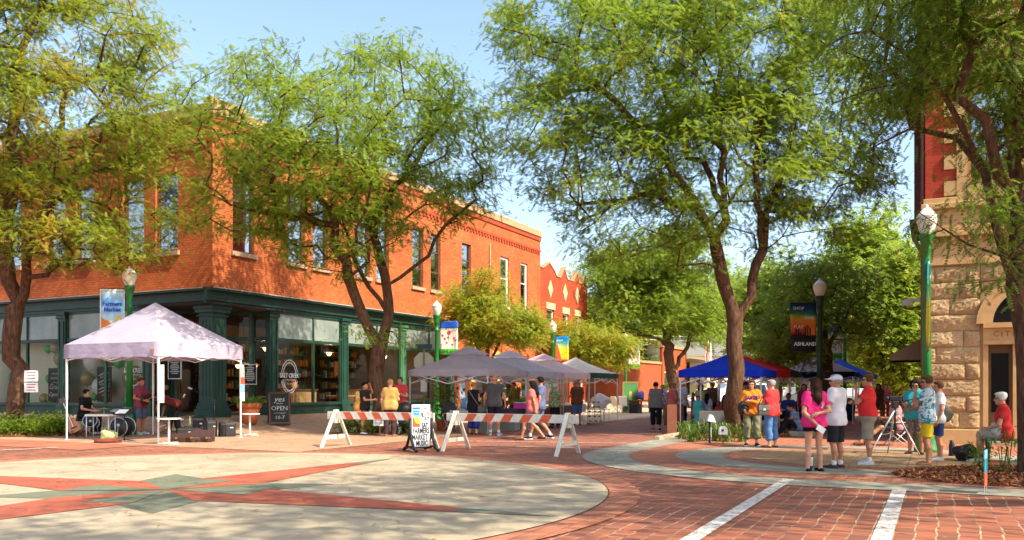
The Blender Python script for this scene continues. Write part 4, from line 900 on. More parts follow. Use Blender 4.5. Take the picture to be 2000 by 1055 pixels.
# trees of the same street behind and beside the photographer: they shade the crossing
for lab, bp, bl in (('street tree just behind the viewer shading the compass', (4.6, -2.0), [((3.4, 1.6, 9.2), (3.6, 2.8, 1.9)), ((5.2, -1.2, 9.6), (3.8, 3.4, 2.6)), ((1.0, 0.2, 9.6), (2.6, 2.4, 1.8))]),
                    ('street tree out of frame right, on the near kerb', (10.4, 8.6), [((7.0, 6.2, 9.6), (3.4, 2.8, 1.6)), ((9.6, 6.6, 10.4), (3.6, 3.2, 2.4)), ((4.6, 4.6, 10.0), (2.4, 2.2, 1.4))]),
                    ('street tree out of frame right shading the corner paving', (16.2, 10.0), [((15.4, 9.2, 7.6), (4.0, 4.0, 2.4)), ((15, 10.4, 10), (3.4, 3.2, 2.0))])):
    x, y = bp; b_ = Vector((x, y, 0)); lim = [[(x, y, 0), (x, y, 2.4), (x-.1, y, 4.2)]]+[[(x-.1, y, 4.2), ((x+c[0])/2, (y+c[1])/2, 6.6), (c[0], c[1], c[2]-.6)] for c, r in bl]
    tree('street_tree', lab, b_, lim, bl, .26, LEAF_A, natt=170, nf=26, fl=.3, fw=.08, spread=.45)
# small turning trees behind the tents
for lab, px, by, Y, blobs, lf in (('small yellowing street tree behind the first two grey tents', 952, 775, 41, [B(965, 620, 41, 85, 42, 2.4), B(905, 590, 41, 40, 36, 1.6), B(1010, 650, 41, 50, 33, 1.8), B(945, 560, 41, 45, 32, 1.6), B(925, 655, 41, 45, 28, 1.5), B(1030, 640, 41, 32, 28, 1.4), B(880, 620, 41, 22, 28, 1.2)], LEAF_E),
                              ('round yellow green street tree behind the white tent', 1150, 775, 55, [B(1130, 650, 55, 60, 36, 2.6), B(1185, 675, 55, 58, 36, 2.6), B(1100, 660, 55, 42, 36, 2), B(1212, 700, 55, 30, 20, 1.6), B(1150, 700, 55, 55, 24, 2)], LEAF_E)):
    b_ = P(px, 757, Y); b_.z = 0; t = [tuple(b_), (b_.x, b_.y, 1.6), (b_.x, b_.y, 2.6)]
    tree('small_tree', lab, b_, [t, [t[2], (b_.x-.8, b_.y, 3.8)], [t[2], (b_.x+.7, b_.y, 3.9)], [t[2], (b_.x+.1, b_.y-.4, 4.4)]], blobs, .13, lf, natt=230, nf=40, fl=.26, fw=.075, lf=4, shell=.3, spread=.34)
# forked tree at the far end, lamp side tree
b_ = P(1312, 757, 63); b_.z = 0
tree('street_tree', 'forked street tree in front of the far cream building', b_, [[tuple(b_), tuple(P(1318, 760, 63)), tuple(P(1312, 735, 63))], PL([(1312, 735, 63), (1305, 690, 63), (1300, 640, 63), (1290, 580, 63), (1260, 520, 62)]), PL([(1312, 735, 63), (1335, 690, 63), (1350, 650, 63), (1370, 580, 63)])],
     [B(1230, 600, 62, 80, 60, 3), B(1330, 590, 62, 90, 60, 3.2), B(1280, 520, 62, 90, 60, 3.2), B(1390, 640, 62, 45, 40, 2), B(1200, 540, 62, 60, 50, 2.5), B(1340, 490, 62, 80, 60, 3)], .42, LEAF_A, natt=330, nf=34, fl=.4, fw=.13, lf=4, spread=.5, tip=.014)
b_ = P(1618, 757, 34); b_.z = 0
tree('street_tree', 'dark spreading tree behind the black lamp post', b_, [[tuple(b_), tuple(P(1618, 735, 34)), tuple(P(1616, 690, 34))], PL([(1616, 690, 34), (1580, 660, 34), (1530, 640, 34)]), PL([(1616, 690, 34), (1640, 640, 34), (1660, 600, 34)]), PL([(1616, 690, 34), (1605, 620, 34), (1600, 540, 34)])],
     [B(1530, 640, 33.5, 70, 50, 2.2), B(1600, 560, 34, 90, 60, 2.5), B(1650, 640, 34, 50, 40, 1.8), B(1560, 690, 33, 60, 25, 1.6)], .2, LEAF_A, natt=210, nf=22, fl=.3, fw=.08, lf=4, spread=.34)
# bigger trees that close the view
def far_tree(lab, px, Y, zt, wpx, leaf, top=.62, name='tree'):
    b_ = P(px, 757, Y); b_.z = 0; w = wpx/1662*Y/2; x, y = b_.x, b_.y; zc = zt*.58
    bl = [((x, y, zc), (w*.8, w*.7, zt*.3)), ((x-w*.5, y-.5, zc*.85), (w*.55, w*.5, zt*.22)), ((x+w*.5, y-.3, zc*.9), (w*.55, w*.5, zt*.22)), ((x+w*.1, y, zt*.82), (w*.5, w*.45, zt*.17)), ((x, y-w*.3, zc*.5), (w*.7, w*.5, zt*.16))]
    tree(name, lab, b_, [[(x, y, 0), (x+.1, y, zt*.2), (x, y, zt*.32)], [(x, y, zt*.32), (x-w*.4, y, zt*.55)], [(x, y, zt*.32), (x+w*.4, y, zt*.6)], [(x, y, zt*.32), (x+w*.05, y, zt*.75)]], bl, .45, leaf, natt=260, nf=46, fl=.5, fw=.19, lf=3, spread=.62, shell=.4, tip=.02, twig=False)
for a in (('bright green tree just left of the stone building, tallest against the sky', 1690, 62, 15.6, 250, LEAF_D), ('pale green tree low between the lamp posts and the stone building', 1755, 50, 10.2, 170, LEAF_D), ('bright tree right behind the poppy banner on the right', 1640, 75, 14.5, 200, LEAF_D),
          ('tall green tree behind the fork of the biggest trunk', 1520, 80, 15.0, 240, LEAF_D), ('far tree behind the red tents', 1465, 105, 16.5, 250, LEAF_D), ('far tree right of the deep red building', 1180, 88, 17.2, 230, LEAF_D), ('far tree behind the forked street tree', 1280, 100, 19.5, 270, LEAF_D),
          ('far tree behind the flag', 1385, 112, 19, 260, LEAF_D), ('tree closing the street behind the parked cars', 1600, 118, 15, 270, LEAF_D), ('tree low behind the brown awning', 1740, 95, 13, 210, LEAF_D)): far_tree(*a)
# hedge like far greenery at street level (uncountable)
def shrubbery():
    pts = []; 
    for i in range(3200):
        px = rng.uniform(1150, 1830); Y = rng.uniform(122, 135); p = P(px, 757, Y); pts.append((p.x, p.y, rng.uniform(.2, 6.5)))
    pts = np.array(pts); F = len(pts)*3; c = np.repeat(pts, 3, 0)+rng.normal(0, .5, (F, 3)); a = rng.normal(size=(F, 3)); a /= np.linalg.norm(a, axis=1)[:, None]; b = rng.normal(size=(F, 3)); b -= a*np.sum(a*b, 1)[:, None]; b /= np.linalg.norm(b, axis=1)[:, None]
    s = .55; V = np.stack([c-a*s, c-b*s*.6, c+a*s, c+b*s*.6], 1).reshape(-1, 3); o = np_mesh('far_shrubbery', V, np.arange(len(V)).reshape(-1, 4), LEAF_D); tag(o, 'dense mass of shrubs at the far end of the street', 'shrubbery', kind='stuff')
shrubbery()
# ================================================================== STREET FURNITURE AND PROPS
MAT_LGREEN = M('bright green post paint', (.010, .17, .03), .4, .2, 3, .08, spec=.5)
MAT_LDARK = M('post green darkened as in shade', (.012, .05, .022), .4, .2, 3, .08)  # darker copy of the post green, with shade put into the colour
MAT_GLOBE = M('milk glass globe', (.80, .76, .64), .3, .05, 4, spec=.6)
MAT_ALU = M('aluminium tube', (.62, .61, .58), .38, .08, 9, 0, .5)
MAT_RED = M('barrier red', (.60, .10, .035), .6, .28, 12); MAT_BARW = M('barrier white', (.66, .61, .49), .65, .2, 11, .15)
MAT_RUBBER = M('black plastic', (.016, .016, .017), .5, .2, 8); MAT_ORG = M('print orange', (.75, .2, .02), .6, .15, 6); MAT_YEL = M('print yellow', (.82, .52, .03), .6, .15, 5)
MAT_SKYB = M('print sky blue', (.22, .5, .75), .6, .2, 4); MAT_BLUE = M('print blue', (.01, .10, .55), .6, .1, 4); MAT_LIME = M('print lime', (.09, .42, .04), .6, .1, 4)
MAT_CREAMP = M('print cream', (.75, .68, .55), .7, .06, 5); MAT_PINKP = M('print poppy', (.6, .05, .08), .6, .1, 5); MAT_TEALP = M('print teal', (.02, .3, .38), .6, .25, 3); MAT_INK = M('black ink', (.01, .01, .012), .6, .05); MAT_PUREW = M('white ink', (.82, .82, .8), .6, .02)
def painted_banner(kind):
    x = N('banner print '+kind); co = x.coord('Generated'); s = x.n('SeparateXYZ'); x.l(co, s.inputs[0]); z = s.outputs[2]; n = x.noise(co, 4, 4)
    zz = x.math('ADD', z, x.math('MULTIPLY', x.math('SUBTRACT', n, .5), .35))
    st = {'farm': [(0, (.75, .22, .02)), (.25, (.85, .55, .05)), (.42, (.5, .7, .78)), (.75, (.2, .5, .85)), (1, (.6, .75, .8))],
          'shop': [(0, (.02, .02, .02)), (.12, (.55, .05, .03)), (.4, (.75, .2, .03)), (.55, (.6, .35, .02)), (.66, (.02, .22, .07)), (.8, (.01, .05, .14)), (1, (.01, .02, .05))],
          'sail': [(0, (.6, .06, .02)), (.1, (.8, .45, .02)), (.5, (.85, .6, .03)), (.68, (.1, .5, .35)), (.85, (.01, .25, .5)), (1, (.01, .12, .35))]}[kind]
    return x.set(.7, 0, .2, x.ramp(zz, st))
BANN = {k: painted_banner(k) for k in ('farm', 'shop', 'sail')}
def lamp_post(label, loc, H_=5.35, mat=MAT_LGREEN, group='acorn street lamps'):
    k = H_/5.35; t = thing('street_lamp', label, 'street lamp', loc, 0, group)
    m = MB(); m.lathe([(.27, 0), (.27, .1), (.24, .14), (.25, .3), (.2, .42), (.2, .5), (.13, .75), (.11, .82), (.125, .86), (.1, .9)], 16); m.build('base', mat, t, uv=False)
    m = MB(); m.lathe([(.1, .9), (.095, 2.4), (.085, 4.0*k), (.1, 4.02*k), (.1, 4.08*k), (.08, 4.1*k), (.08, 4.32*k), (.11, 4.36*k), (.10, 4.42*k), (.16, 4.66*k), (.18, 4.72*k)], 12); m.build('post', mat, t, uv=False)
    m = MB(); m.lathe([(.13, 4.72*k), (.14, 4.76*k), (.17, 4.82*k), (.22, 5.0*k), (.215, 5.08*k), (.23, 5.1*k), (.2, 5.14*k), (.1, 5.26*k), (.035, 5.3*k), (.04, 5.33*k), (0, 5.37*k)], 16); m.build('globe', MAT_GLOBE, t, uv=False)
    return t
def banner(t, side, kind, rz, z0, z1, w, off=.14):
    m = MB(); x0, x1 = (off, off+w) if side > 0 else (-off-w, -off)
    y = lambda u, v: .025*math.sin(u*5+v*3)
    nx, nz = 8, 10
    def cloth(xa, xb, za, zb, dy, mat, nm, par):
        mm = MB(); vs = []; fs = []
        for i in range(nx+1):
            for j in range(nz+1):
                u = xa+(xb-xa)*i/nx; v = za+(zb-za)*j/nz; vs.append((u, y(u, v)+dy, v))
        for i in range(nx):
            for j in range(nz): q = i*(nz+1)+j; fs.append((q, q+nz+1, q+nz+2, q+1))
        mm.smooth = True; mm.add(vs, fs); o = mm.build(nm, mat, par); s_ = o.modifiers.new('thick', 'SOLIDIFY'); s_.thickness = .005; s_.offset = 0; return o
    h = MB(); sx = 1 if side > 0 else -1
    for z in (z0-.03, z1+.03): h = MB(); h.tube([(sx*.05, 0, z), (sx*(off+w+.03), 0, z)], .014, 6); br = h.build('banner_arm', MAT_LDARK, t); br.rotation_euler = (0, 0, rz)
    if kind == 'poppy':
        b = cloth(x0, x1, z0, z1, 0, MAT_CREAMP, 'banner', br); hh = z1-z0
        cloth(x0, x1, z1-hh*.2, z1, -.008, MAT_BLUE, 'banner_stripe', b); cloth(x0, x1, z0, z0+hh*.18, -.008, MAT_LIME, 'banner_stripe', b)
        r_ = random.Random(4)
        mm = MB(); k2 = MB(); k3 = MB()
        for i, (u, v, rr) in enumerate(((.5, .66, .085), (.15, .58, .06), (.8, .5, .05), (.27, .48, .055), (.45, .52, .045), (.38, .36, .045), (.68, .3, .045), (.88, .44, .04), (.08, .3, .03))):
            cx, cz = x0+u*w, z0+v*hh; yy = y(cx, cz)-.01
            mm.add([(cx+rr*w*1.3*math.cos(a), yy, cz+rr*w*1.3*math.sin(a)) for a in [2*math.pi*q/12 for q in range(12)]], [tuple(reversed(range(12)))])
            k2.lohi((cx-.006, yy-.001, z0+hh*.18), (cx+.006, yy, cz-rr*w))
        for i in range(12):
            cx, cz = x0+w*(.06+.08*i), z1-hh*(.23+.1*r_.random()); yy = y(cx, cz)-.01; k3.add([(cx-.02, yy, cz), (cx+.02, yy, cz), (cx, yy, cz+.07)], [(0, 1, 2)])
        mm.build('poppy_print', MAT_PINKP, b); k2.build('stem_print', MAT_INK, b); k3.build('drop_print', MAT_INK, b)
        lettering('ASHLAND', w*.24, M('dark green ink', (.01, .1, .03), .6), b, ((x0+x1)/2, y((x0+x1)/2, z0)-.02, z0+hh*.085), bold=.004, shear=.15)
    else:
        if kind == 'shop':
            zb = z0+(z1-z0)*.3; b = cloth(x0, x1, zb, z1, 0, BANN['shop'], 'banner', br); c = cloth(x0, x1, z0, zb-.01, 0, MAT_INK, 'banner', br)
            for s_, u, v in (('SHOP', .3, .88), ('DINE', .72, .69), ('PLAY', .3, .5)): lettering(s_, w*.17, MAT_PUREW, b, (x0+u*w, -.04, z0+v*(z1-z0)))
            lettering('ASHLAND', w*.19, MAT_PUREW, c, ((x0+x1)/2+.06*w, -.04, z0+.15*(z1-z0)), bold=.006)
            mm = MB()
            for i in range(9): a_ = x0+w*(.1+.09*i); mm.lohi((a_, -.034, zb+.02), (a_+.05*w, -.03, zb+(z1-z0)*(.05+.05*((i*7) % 4)+(.09 if i in (6, 7) else 0))))
            mm.build('skyline_print', MAT_INK, b)
            o_ = MB(); o_.lohi((x0+.62*w, -.03, zb+.05), (x0+.95*w, -.026, zb+.2*(z1-z0))); o_.build('building_print', MAT_ORG, b)
        elif kind == 'farm':
            b = cloth(x0, x1, z0, z1, 0, BANN['farm'], 'banner', br); e = MB(); e.lohi((x0, -.04, z1-.04), (x1, -.033, z1)); e.lohi((x0, -.04, z0), (x0+.025, -.033, z1-.04)); e.lohi((x1-.025, -.04, z0), (x1, -.033, z1-.04)); e.build('banner_edge', MAT_PUREW, b)
            lettering('Farmers', w*.24, MAT_BLUE, b, ((x0+x1)/2, -.045, z0+.72*(z1-z0)), bold=.006); lettering('Market', w*.24, MAT_BLUE, b, ((x0+x1)/2, -.045, z0+.61*(z1-z0)), bold=.006)
            mm = MB(); mm.add([(x0+.06*w, -.04, z0+.05), (x0+.42*w, -.04, z0+.05), (x0+.42*w, -.04, z0+.36*(z1-z0)), (x0+.06*w, -.04, z0+.46*(z1-z0))], [(0, 1, 2, 3)]); mm.build('building_print', MAT_ORG, b)
            mm = MB(); mm.add([(x0+.58*w, -.04, z0+.1), (x0+.9*w, -.04, z0+.1), (x0+.82*w, -.04, z0+.5*(z1-z0)), (x0+.68*w, -.04, z0+.5*(z1-z0))], [(0, 1, 2, 3)]); mm.build('tower_print', MAT_YEL, b)
        else:
            b = cloth(x0, x1, z0, z1, 0, BANN['sail'], 'banner', br); lettering('SHOP', w*.2, MAT_PUREW, b, (x0+.33*w, -.045, z0+.82*(z1-z0)))
            mm = MB(); mm.add([(x0+.04*w, -.04, z0+.03), (x0+.5*w, -.04, z0+.03), (x0+.12*w, -.04, z0+.8*(z1-z0))], [(0, 1, 2)]); mm.build('sail_print', MAT_RED, b)
            mm = MB(); mm.beam((x0+.5*w, -.04, z0+.3*(z1-z0)), (x0+.85*w, -.04, z0+.36*(z1-z0)), .005, .02); mm.lohi((x0+.3*w, -.045, z0+.06), (x0+.8*w, -.04, z0+.1)); mm.build('guitar_print', MAT_RED, b)
    return br
def at(px, Y, z=None):
    p = P(px, 757, Y); p.z = H(p.x, p.y) if z is None else z; return p
t = lamp_post('bright green street lamp with a farmers market banner, behind the white tent', at(253, 27)); banner(t, -1, 'farm', R(12), 2.95, 4.6, .72)
t = lamp_post('bright green street lamp with a poppy banner beside the stop sign', at(853, 37.9)); banner(t, 1, 'poppy', R(-8), 2.95, 4.42, .82)
t = lamp_post('bright green street lamp with a yellow sail banner above the pink tent', at(1080, 52)); banner(t, 1, 'sail', R(-8), 2.9, 4.45, .82)
t = lamp_post('shade-darkened green street lamp with a black SHOP DINE PLAY banner above the pink shirt', at(1601, 30), mat=MAT_LDARK); banner(t, -1, 'shop', R(6), 2.77, 4.48, .94)
t = lamp_post('bright green street lamp with a faded poppy banner, beside the blue bin', at(1650, 41.5)); banner(t, -1, 'poppy', R(6), 2.9, 4.5, .92)
t = lamp_post('green street lamp half hidden by leaves before the low brick shop', at(1222, 60)); banner(t, 1, 'poppy', R(-8), 2.9, 4.4, .85)
t = lamp_post('nearest thick green street lamp with a banner seen edge on, by the stone building', at(1810, 19.6), 5.7); banner(t, -1, 'sail', R(66.5), 2.35, 4.3, .7, off=.16)
# ---- stop sign seen from behind
p = at(828, 31); t = thing('stop_sign', 'back of an octagonal stop sign on a steel post before the nearest grey canopy', 'road sign', p, R(8))
m = MB(); m.beam((0, 0, 0), (0, 0, 2.9), .06, .045); m.build('post', M('galvanised steel', (.2, .18, .15), .5, .2, 9, 0, .4), t)
m = MB(); oc = [(.39*math.cos(R(22.5+45*i)), .39*math.sin(R(22.5+45*i))) for i in range(8)]; m.prism(oc, Matrix.Translation((0, .05, 2.42)) @ Matrix.Rotation(R(90), 4, 'X'), -.004); m.build('sign_plate', M('sign back', (.50, .45, .33), .5, .1, 3, 0, .2), t)
m = MB(); m.lohi((-.3, -.01, 2.92), (.3, .005, 3.08)); m.build('street_name_plate', MAT_GREEN, t); m = MB(); m.lohi((-.12, -.045, 1.35), (.1, -.03, 1.75)); m.build('notice_plate', MAT_ALU, t)
# ---- canopies
def cloth_mat(name, col, tr=.35, rough=.85):
    if name in _mc: return _mc[name]
    x = N(name); out = x.t.nodes['Material Output']; co = x.coord(); f = x.noise(co, 1.8, 4); c = x.ramp(f, [(.3, sc(col, .9)), (.7, sc(col, 1.08))]); x.set(rough, 0, .2, c)
    x.bump(x.noise(x.coord('Object', (1, 1, 2.5)), 2.6, 3), .35, .06)
    t_ = x.n('BsdfTranslucent'); x.l(c, t_.inputs[0]); mx = x.n('MixShader'); mx.inputs[0].default_value = tr; x.l(x.b.outputs[0], mx.inputs[1]); x.l(t_.outputs[0], mx.inputs[2]); x.l(mx.outputs[0], out.inputs[0]); _mc[name] = x.m; return x.m
def canopy(label, a0, b0, la, lb, zb, zt, zp, top, val, vent=True, group='pop up market canopies', legs=True, sag=.1, legmat=MAT_ALU, ground=True, border=None):
    c = W(a0+la/2, b0+lb/2); t = thing('canopy_tent', label, 'canopy', c, ANG, group); hx, hy = la/2, lb/2
    n = 12; m = MB(); vs = []; fs = []
    def prof(u): return zt+(zp-zt)*(1-u)-sag*math.sin(math.pi*u)*(zp-zt)
    v0 = .28 if vent else 0.0
    for side in range(4):
        ca, sa = [(1, 0), (0, 1), (-1, 0), (0, -1)][side]
        base = len(vs)
        for i in range(n+1):
            u = v0+(1-v0)*i/n
            for j in range(n+1):
                w_ = (2*j/n-1)*u; x, y = (u*ca-w_*sa), (u*sa+w_*ca)
                vs.append((x*hx, y*hy, prof(u)+.03*math.sin(abs(w_)*3)*u*(1-u)*2))
        for i in range(n):
            for j in range(n): q = base+i*(n+1)+j; fs.append((q, q+n+1, q+n+2, q+1))
    m.smooth = True; m.add(vs, fs); m.build('canopy_top', top, t, uv=False)
    if vent:
        m = MB(); u = .36; z1 = prof(v0)+.16*(zp-zt); m.add([(-u*hx, -u*hy, prof(.28)+.03), (u*hx, -u*hy, prof(.28)+.03), (u*hx, u*hy, prof(.28)+.03), (-u*hx, u*hy, prof(.28)+.03), (0, 0, zp+.02)], [(0, 1, 4), (1, 2, 4), (2, 3, 4), (3, 0, 4)]); m.build('vent_cap', top, t)
    m = MB(); per = []
    for side in range(4):
        for j in range(16):
            f = j/16; q = [(1, -1+2*f), (1-2*f, 1), (-1, 1-2*f), (-1+2*f, -1)][side]; rip = .012*math.sin(j*1.9+side); per.append((q[0]*(hx+.01)+rip*(abs(q[0]) > .99)*np.sign(q[0]), q[1]*(hy+.01)+rip*(abs(q[1]) > .99)*np.sign(q[1])))
    k = len(per); m.smooth = True; m.add([(x, y, zt+.004) for x, y in per]+[(x*1.004, y*1.004, zb+.015*math.sin(i*2.3)) for i, (x, y) in enumerate(per)], [(i, k+i, k+(i+1) % k, (i+1) % k) for i in range(k)]); m.build('valance', val, t, uv=False)
    for sx in (-1, 1):
        for sy in (-1, 1):
            q = W(a0+la/2+sx*hx, b0+lb/2+sy*hy); gz = H(q.x, q.y) if ground else 0
            if not legs: continue
            m = MB(); m.lohi((sx*(hx-.03)-.022, sy*(hy-.03)-.022, 1.15), (sx*(hx-.03)+.022, sy*(hy-.03)+.022, zt-.02)); m.lohi((sx*(hx-.03)-.016, sy*(hy-.03)-.016, gz), (sx*(hx-.03)+.016, sy*(hy-.03)+.016, 1.15)); m.lohi((sx*(hx-.03)-.05, sy*(hy-.03)-.05, gz), (sx*(hx-.03)+.05, sy*(hy-.03)+.05, gz+.015)); m.build('leg', legmat, t)
    m = MB()
    for sx, sy, ex, ey in ((-1, -1, 1, -1), (1, -1, 1, 1), (1, 1, -1, 1), (-1, 1, -1, -1)):
        A = Vector((sx*(hx-.03), sy*(hy-.03), 0)); Bq = Vector((ex*(hx-.03), ey*(hy-.03), 0)); mid = (A+Bq)/2
        for (s_, z_s, e_, z_e) in ((A, zt-.1, mid, zt-.45), (A, zt-.45, mid, zt-.1), (Bq, zt-.1, mid, zt-.45), (Bq, zt-.45, mid, zt-.1)): m.beam((s_.x, s_.y, z_s), (e_.x, e_.y, z_e), .02, .03)
    m.build('truss', legmat, t)
    if border: m = MB(); m.smooth = True; m.add([(x*1.006, y*1.006, zb+.05) for x, y in per]+[(x*1.008, y*1.008, zb-.02) for x, y in per], [(i, k+i, k+(i+1) % k, (i+1) % k) for i in range(k)]); m.build('valance_hem', border, t, uv=False)
    return t
LAV = cloth_mat('white lavender canopy cloth', (.50, .45, .55), .3); GRY = cloth_mat('grey canopy cloth', (.66, .58, .60), .55); GRYB = cloth_mat('blue grey canopy cloth', (.72, .68, .74), .55); PNK = cloth_mat('pale pink canopy cloth', (.84, .68, .70), .55); WHT = cloth_mat('white canopy cloth', (.86, .85, .80), .6); DGR = cloth_mat('dark green valance', (.03, .09, .06), .1)
BLU = cloth_mat('royal blue canopy cloth', (.015, .06, .75), .4); RDC = cloth_mat('red canopy cloth', (.80, .04, .035), .5); BL2 = cloth_mat('mid blue canopy cloth', (.03, .10, .50), .25); NAVY = cloth_mat('navy cloth', (.01, .015, .05), .2)
tw = canopy('white lavender canopy over the band with a dappled pyramid top', -6.1, -4.35, 3.05, 3.75, 2.33, 2.72, 3.98, LAV, LAV, vent=False, legmat=MAT_WHITE, sag=.03)
m = MB(); m.lohi((-3.05/2-.035, -3.75/2+.12, 2.4), (-3.05/2-.02, -3.75/2+.27, 2.52)); m.build('maker_patch', M('patch brown', (.35, .22, .1), .8), tw)
canopy('nearest grey vented canopy, behind the stop sign', 2.1, -9.9, 2.95, 3.05, 1.88, 2.08, 2.92, GRY, GRY, border=None)
canopy('blue grey vented canopy, second in the left row', 5.15, -9.9, 2.95, 3.0, 1.86, 2.08, 2.9, GRYB, GRYB)
canopy('pale pink vented canopy, third in the left row', 8.3, -9.9, 2.8, 3.0, 1.86, 2.08, 2.88, PNK, PNK)
canopy('white canopy with a dark green valance, last of the left row', 11.7, -9.9, 2.9, 3.0, 1.9, 2.12, 2.85, WHT, DGR, vent=False)
canopy('royal blue canopy behind the biggest tree trunk', 4.9, -18.0, 2.7, 2.6, 1.83, 2.06, 2.62, BLU, BLU, vent=False)
canopy('nearer red canopy right behind the blue one', 8.2, -17.95, 2.7, 2.7, 1.87, 2.1, 2.66, RDC, RDC, vent=False)
canopy('farther red canopy behind the nearer red one', 11.1, -17.95, 2.8, 2.7, 1.9, 2.12, 2.74, RDC, DGR, vent=False)
canopy('grey blue canopy further down behind the pink shirt', 15.2, -19.8, 3, 3.0, 1.95, 2.15, 2.95, GRYB, NAVY, vent=False)
canopy('mid blue canopy farthest in the right row, near the dark lamp post', 18.6, -20.3, 3, 3.0, 1.9, 2.1, 2.85, BL2, BL2, vent=False)
# hanging sponsor strips on the near canopy legs
for px, Y, lab in ((316, 22.4, 'narrow furled side banner tied to the front leg of the white canopy'), (474, 25.1, 'narrow red and blue furled banner tied to the right leg of the white canopy')):
    p = at(px, Y); p.z = 0; m = MB(); h0, h1 = 1.1, 2.2
    for i, (z0, z1) in enumerate(((1.1, 1.35), (1.35, 1.6), (1.6, 1.8), (1.8, 2.1))): m.mi = i % 4 if px > 400 else 0; m.lohi((-.05, -.03, z0), (.05, .03, z1))
    o = m.build('furled_banner', [MAT_PUREW, MAT_SKYB, MAT_RED, MAT_ALU]); o.location = p; tag(o, lab, 'banner')
# ---- barricades
def barricade(label, p, q, stripe_dir):
    p, q = Vector(p), Vector(q); d = q-p; L = d.length; t = thing('barricade', label, 'barricade', (p+q)/2, math.atan2(d.y, d.x), 'sawhorse road barricades')
    x0 = L/2; m = MB(); m.lohi((-x0-.22, -.022, .70), (x0+.22, .022, .89)); m.build('board', MAT_BARW, t, bevel=.004)
    n = 5; s0, s1 = -x0+.28, x0-.28; st = (s1-s0)/n
    for i in range(n):
        u = s0+st*(i+.12); w_ = st*.5; k = stripe_dir*.12; m = MB(); m.add([(u-k/2, -.0245, .705), (u+w_-k/2, -.0245, .705), (u+w_+k/2, -.0245, .885), (u+k/2, -.0245, .885)], [(0, 1, 2, 3)]); m.build('stripe', MAT_RED, t)
    for sx in (-1, 1):
        m = MB(); x = sx*(x0-.04); m.beam((x, -.58, 0), (x, -.03, .93), .09, .04); m.beam((x, .58, 0), (x, .03, .93), .09, .04); m.beam((x+.03*sx, -.40, .25), (x+.03*sx, .40, .25), .03, .1); m.lohi((x-.05, -.1, .6), (x+.05, .1, .69)); m.build('a_frame', MAT_BARW, t, bevel=.004)
barricade('striped wooden barricade left of the market sign', at(654, 21.7), at(654, 21.7)+Vector((.894, -.447, 0))*2.75, -1)
barricade('striped wooden barricade right of the market sign', at(888, 20.4), at(1112, 18.9), 1)
# ---- swivel sidewalk sign
p = at(822, 19.9); t = thing('sidewalk_sign', 'white FARMERS MARKET MUSIC sign in a black curved leg frame between the barricades', 'sign', p, R(29))
m = MB(); m.lohi((-.23, -.012, .12), (.23, .012, 1.1)); m.build('sign_panel', MAT_PUREW, t, bevel=.004)
for sx in (-1, 1):
    for sy in (-1, 1):
        m = MB(); m.tube([(sx*.27, sy*.01, .78), (sx*.27, sy*.02, .5), (sx*.27, sy*.07, .32), (sx*.27, sy*.2, .13), (sx*.27, sy*.38, .04)], [.03, .032, .034, .034, .04], 8); m.build('leg', MAT_RUBBER, t)
    m = MB(); m.tube([(sx*.27, -.32, .05), (sx*.27, -.12, .12), (sx*.27, .12, .12), (sx*.27, .32, .05)], .025, 8); m.build('foot_brace', MAT_RUBBER, t)
m = MB(); m.tube([(-.27, 0, .1), (.27, 0, .1)], .025, 8); m.build('cross_bar', MAT_RUBBER, t)
pan = t
for s_, sz, x, z in (('*', .2, .10, .95), ('9-12', .2, .10, .84), ('*', .2, .10, .70), ('SAT.', .16, .105, .61), ('FARMERS', .175, .0, .48), ('MARKET', .175, -.03, .335), ('MUSIC', .175, .02, .19)): lettering(s_, sz, MAT_INK, pan, (x, -.015, z), sx=.58, bold=.0045)
m = MB(); m.mi = 0; m.lohi((-.21, -.0145, .58), (-.03, -.0125, .66)); m.mi = 1; m.lohi((-.21, -.0145, .66), (-.03, -.0125, .8)); m.mi = 2; m.lohi((-.21, -.0145, .8), (-.03, -.0125, 1.0)); m.mi = 3; m.lohi((-.22, -.0145, 1.0), (-.02, -.0125, 1.04)); m.mi = 0; m.add([(-.21, -.016, .66), (-.13, -.016, .66), (-.21, -.016, .84)], [(0, 1, 2)]); m.build('poster_print', [MAT_RED, MAT_YEL, MAT_SKYB, MAT_BLUE], t)
for s_, z in (('Farmers', .94), ('Market', .885)): lettering(s_, .05, MAT_BLUE, pan, (-.12, -.0165, z), bold=.002)
# ---- chalkboard, pot
p = at(545, 30.2); t = thing('chalkboard', 'A frame chalkboard reading yes OPEN 10-7 on the pavement by the logo window', 'chalkboard', p, R(22)); t.scale = (.92, .92, .92) 
for sy, tilt in ((-1, R(-14)), (1, R(14))):
    m = MB(); m.lohi((-.34, -.015, 0), (.34, .015, 1.25)); o = m.build('slate', MAT_SLATE, t); o.location = (0, sy*.3, 0); o.rotation_euler = (tilt, 0, 0)
    f = MB(); f.lohi((-.40, -.025, -.02), (-.34, .025, 1.3)); f.lohi((.34, -.025, -.02), (.40, .025, 1.3)); f.lohi((-.34, -.025, 1.25), (.34, .025, 1.3)); f.lohi((-.34, -.025, .06), (.34, .025, .12)); f.build('frame', MAT_WOODB, o)
    if sy < 0:
        for s_, sz, z, kw in (('yes', .3, 1.02, {'shear': .3}), ('we are', .09, .86, {'shear': .3}), ('OPEN', .24, .66, {}), ('10-7', .2, .3, {})): lettering(s_, sz, MAT_CHALK, o, (0, -.018, z), **kw)
        f = MB(); f.tube([(-.22, -.018, .47), (-.05, -.018, .49), (.1, -.018, .46), (.22, -.018, .49)], .006, 5); f.build('chalk_line', MAT_CHALK, o)
